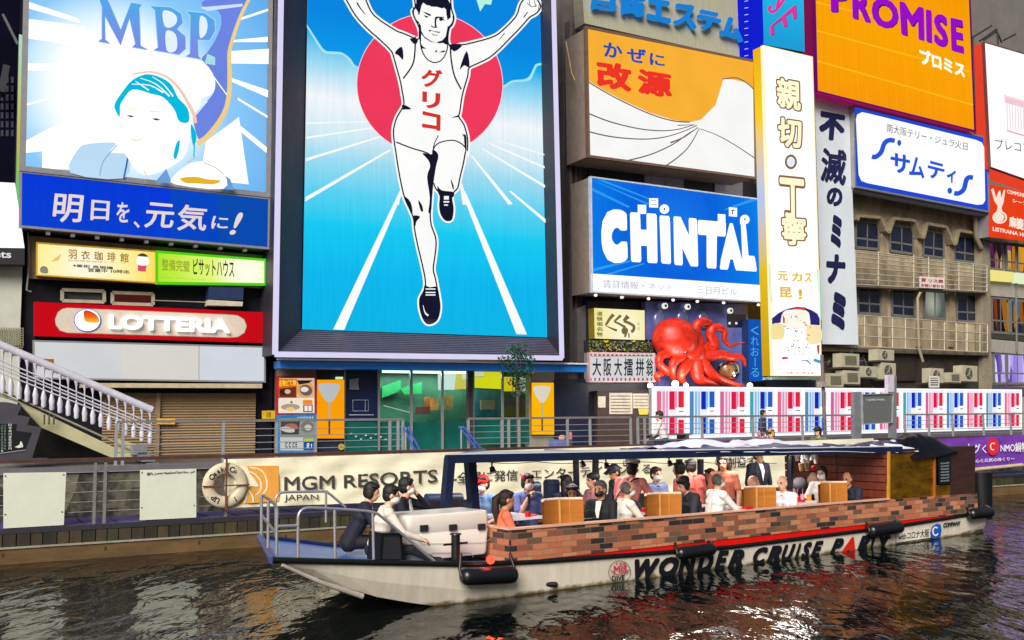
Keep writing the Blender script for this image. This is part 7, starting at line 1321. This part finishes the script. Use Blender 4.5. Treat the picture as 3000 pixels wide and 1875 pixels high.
    if suit:
        k = MB(); ws = df('#dcdcd8', .6); fr = lambda d, r_, o=.128: neck - T*d*s + Rt*r_*s + Tf*o*s
        k.add([fr(.0, -.045, .07), fr(.0, .045, .07), fr(.13, .035, .132), fr(.30, .004, .134), fr(.13, -.035, .132)], [(0, 1, 2, 3, 4)], ws); k.build('shirt_front', root)
        if suit == 'tie': k = MB(); k.add([fr(.02, -.012, .085), fr(.02, .012, .085), fr(.2, .02, .14), fr(.3, 0, .14), fr(.2, -.02, .14)], [(0, 1, 2, 3, 4)], df('#3a2a26', .5)); k.build('necktie', root)
    return root, neck, F, Rt
PP = lambda x, y, t: bs(x, y, t)
# bow group
person('person in a dark suit crouching at the bow, leftmost on the boat', PP(1095, 1412, 1.0), 25, '#0c1228', '#0a0d1c', lean=26, head=(15, 10), pose='sit', floor=.50, style='full', suit=True, arms=[(.35, .0, -.3), (.35, .0, -.3)])
person('person in a white shirt with gold glasses and mask crouching behind the speaker box', PP(1152, 1419, .42), 20, '#d8d0c4', '#1c1c20', lean=17, head=(12, 8), floor=.46, mask='w', glasses=True, arms=[(.40, -.02, -.30), (.38, .0, -.32)])
person('person in dark suit and tie holding a hand to the ear', PP(1192, 1397, 1.25), 48, '#0c1126', '#0a0d1c', lean=10, head=(-30, 0), floor=.3, mask='w', suit='tie', arms=[(.14, -.02, .08), (.32, -.05, -.32)])
# under the canopy
person('person in a red cap, mask and light blue shirt behind the canopy front post', PP(1412, 1392, 1.5), 165, '#6f8fc4', '#5a2a34', lean=5, head=(5, 5), long=False, mask='w', cap=('baseball', '#c01c24', '#c01c24'), pose='sit', arms=[(.25, 0, -.36), (.25, 0, -.36)])
person('woman with a long ponytail and orange top sitting at the first table', PP(1487, 1434, .35), 25, '#d06a4c', '#2a2430', skin='b', lean=6, head=(0, 4), style='pony', hair='brown')
pm_, nk_, F_, R__ = person('woman in a blue shirt and mask with a pink hair flower speaking into a microphone', PP(1546, 1386, 1.05), 100, '#6676b8', '#1c2038', lean=4, long=False, style='full', mask='w', cap=('flower', '#b83a5c'), pose='stand', arms=[(.22, .02, -.46), (.17, -.10, -.02)])
h = nk_ - UP*.055 + R__*(.175-.09) + F_*.21 + UP*.02; mc = thing('microphone', 'black microphone held by the masked woman in the blue shirt', 'microphone', h); b = MB(); b.tube([h-UP*.10-R__*.01, h], [.014, .018], BLK, 8); b.ball(h+UP*.02, .026, .026, .026, df('#2a2a2e', .4), seg=10, rings=7); b.build('body', mc)
person('person with long dark hair and tanned face half hidden by the first partition', PP(1676, 1418, 1.0), 130, '#7a3a34', '#22202a', skin='b', lean=4, head=(0, 8), style='long', hair='brown', arms=[(.2, -.05, .0), (.3, 0, -.3)])
person('person with glossy black hair seated with the back turned near the far side', PP(1658, 1390, 1.75), 290, '#1c2c50', '#1c2038', lean=4, style='long', hair='black')
person('person in a pink patterned top behind the man with the black mask', PP(1735, 1384, 1.6), 190, '#cf8a98', '#5a3040', lean=6, long=False, style='short', cap=('beret', '#1a1a22'))
person('man with grey hair, black mask and black suit sitting by the brick side', PP(1758, 1407, .42), 160, '#0a0b12', '#0a0b12', skin='b', lean=6, hair='grey', style='short', mask='k', suit=True, arms=[(.3, -.05, -.36), (.3, -.05, -.36)])
person('man in a dark cap bent forward beside the uniformed attendant', PP(1792, 1362, 1.6), 185, '#5a6078', '#22242e', skin='b', lean=30, head=(0, 20), style='short', cap=('baseball', '#1a2038', '#1a2038'), pose='stand')
person('attendant in a pink shirt, dark strap and white peaked hat bending over the tables', PP(1852, 1352, .9), 330, '#e58f8c', '#3a3040', lean=42, head=(-10, 10), long=False, style='short', cap=('conductor', '#e0dcd8'), strap=True, pose='stand', arms=[(.35, .0, -.30), (.42, .05, -.28)])
person('man with short grey hair, mask and cream shirt facing right by the brick side', PP(1840, 1407, .42), 20, '#d2ccc0', '#3a3a44', lean=10, hair='grey', style='thin', mask='w', arms=[(.38, -.02, -.34), (.38, 0, -.34)])
person('person in a grey blue shirt facing the river with clasped hands near the far side', PP(1922, 1367, 1.55), 95, '#6f80ac', '#2a2c3a', lean=4, hair='brown', style='short', mask='w', arms=[(.24, -.14, -.16), (.24, -.14, -.16)])
person('person in a salmon shirt standing with the back turned and short black hair', PP(2022, 1344, 1.35), 280, '#d4685e', '#4a3040', lean=8, long=False, style='bob', pose='stand')
person('person in a salmon shirt partly hidden by the one with short black hair', PP(1988, 1352, 1.75), 250, '#cc6a62', '#4a3040', lean=16, long=False, style='bob', pose='stand')
person('person in a dark vest and grey sleeves leaning over beside the second partition', PP(1993, 1397, .5), 190, '#20242e', '#1c1e28', lean=22, head=(0, 22), style='bob', cap=('beret', '#15151c'))
person('grey haired man in a white shirt with mask between the second and third partitions', PP(2105, 1384, .4), 15, '#dcd8d6', '#44485a', lean=12, hair='grey', style='thin', mask='w', arms=[(.42, -.02, -.34), (.42, 0, -.34)])
person('person in dark green sitting behind the grey haired man in white', PP(2078, 1372, 1.7), 190, '#1e2c2e', '#1c1e28', skin='b', lean=4, hair='brown', style='short')
person('woman with long dark hair and an orange pink top standing near the far side', PP(2118, 1334, 1.3), 150, '#dc8468', '#4a3a5c', lean=6, style='long', hair='brown', long=False, pose='stand')
person('man in a dark suit standing upright under the canopy with head near the roof', PP(2222, 1312, 1.6), 100, '#161a2c', '#14161e', lean=2, suit=True, pose='stand', sc=1.0)
person('bald man in a pale shirt behind the third partition', PP(2207, 1392, .75), 30, '#c8c2cc', '#3a3a44', skin='c', lean=10, style='none', hair='grey')
person('balding man in a white shirt facing left right of the third partition', PP(2290, 1393, .42), 175, '#d6d4dc', '#3a3a44', skin='c', lean=8, head=(0, 4), hair='ring', style='ring')
person('man in a white shirt and mask with thick black hair near the wooden wall', PP(2407, 1365, .6), 165, '#dcdad8', '#2a2c3a', lean=10, style='full', mask='w', arms=[(.36, -.05, -.3), (.3, 0, -.2)])
person('man in a navy shirt resting an arm on the last partition', PP(2480, 1382, .45), 175, '#141a34', '#1c1e28', skin='b', lean=14, head=(0, 6), hair='ring', style='thin', long=False, arms=[(.40, -.02, -.24), (.38, 0, -.3)])
# on the promenades
fr = (RL.u, RL.n)
person('person in a white jacket sitting on the promenade bench, back turned', RL.at(1930, 1203, -.9), 230, '#d8ccd0', '#1c2448', lean=14, hair='brown', style='short', floor=PROM, frame=fr, group='people on the promenade')
person('small dark haired passer-by in pink trousers before the fourth light box', RL.at(2236, 1200, -1.0), 60, '#3a3a50', '#c88490', hair='black', style='full', pose='stand', floor=PROM, frame=fr, group='people on the promenade', sc=.8)
fq = (QUAY.u, QUAY.n)
person('person with a black and yellow cap on the lower walkway behind the tarpaulin', QUAY.at(2258, 1256, -.6), 160, '#b8bcc8', '#2a2c3a', style='short', cap=('baseball', '#caa23a', '#15151c'), pose='stand', floor=DECK, frame=fq, group='people on the lower walkway', lean=6)
person('person with a black cap and green collar on the lower walkway behind the canopy', QUAY.at(2395, 1250, -.6), 170, '#5a6a4c', '#2a2c3a', style='full', cap=('baseball', '#101016', '#101016'), pose='stand', floor=DECK, frame=fq, group='people on the lower walkway', lean=6)
r = thing('promenade_bench', 'dark slatted bench under the sitting person in the white jacket', 'bench', RL.at(1935, 1290, -1.0)); b = MB(); c = RL.at(1950, 1283, -1.0)
for k in range(4): p = c - RL.n*(k*.1-.15); b.box(Vector((p.x, p.y, PROM+.36)), RL.u*.7, RL.n*.04, UP*.02, df('#3a302a', .6))
b.build('seat', r)
for g in (-.55, .55): b = MB(); p = c+RL.u*g; b.box(Vector((p.x, p.y, PROM+.17)), RL.u*.04, RL.n*.2, UP*.17, df('#55565a', .5)); b.build('leg', r)
r = thing('blue_bin', 'small blue violet bin standing behind the railing of the glass shop', 'bin', RL.at(1642, 1338, -.3)); b = MB(); b.slab([RL.at(x, y, -.3) for x, y in [(1628, 1288), (1660, 1288), (1664, 1345), (1624, 1345)]], -RL.n*.3, df('#6a74b8', .5)); b.build('body', r); b = MB(); c = RL.at(1647, 1283, -.42); b.ball(c, .09, .08, .07, df('#d8a878', .6), seg=10, rings=7); b.build('lid', r)

c = PP(1722, 1532, .30); r = thing('handbag', 'black handbag on the bench beside the man with the black mask', 'bag', c - UP*.1); b = MB(); b.box(c - UP*.02, BU*.15, BV*.06, UP*.08, df('#101014', .4, .2, 12)); b.build('body', r); b = MB(); b.tube([c + BU*.1*math.cos(a) + UP*(.05+.11*math.sin(a)) for a in np.linspace(0, 3.14, 10)], .008, df('#15151a', .4), 6); b.build('handle', r)
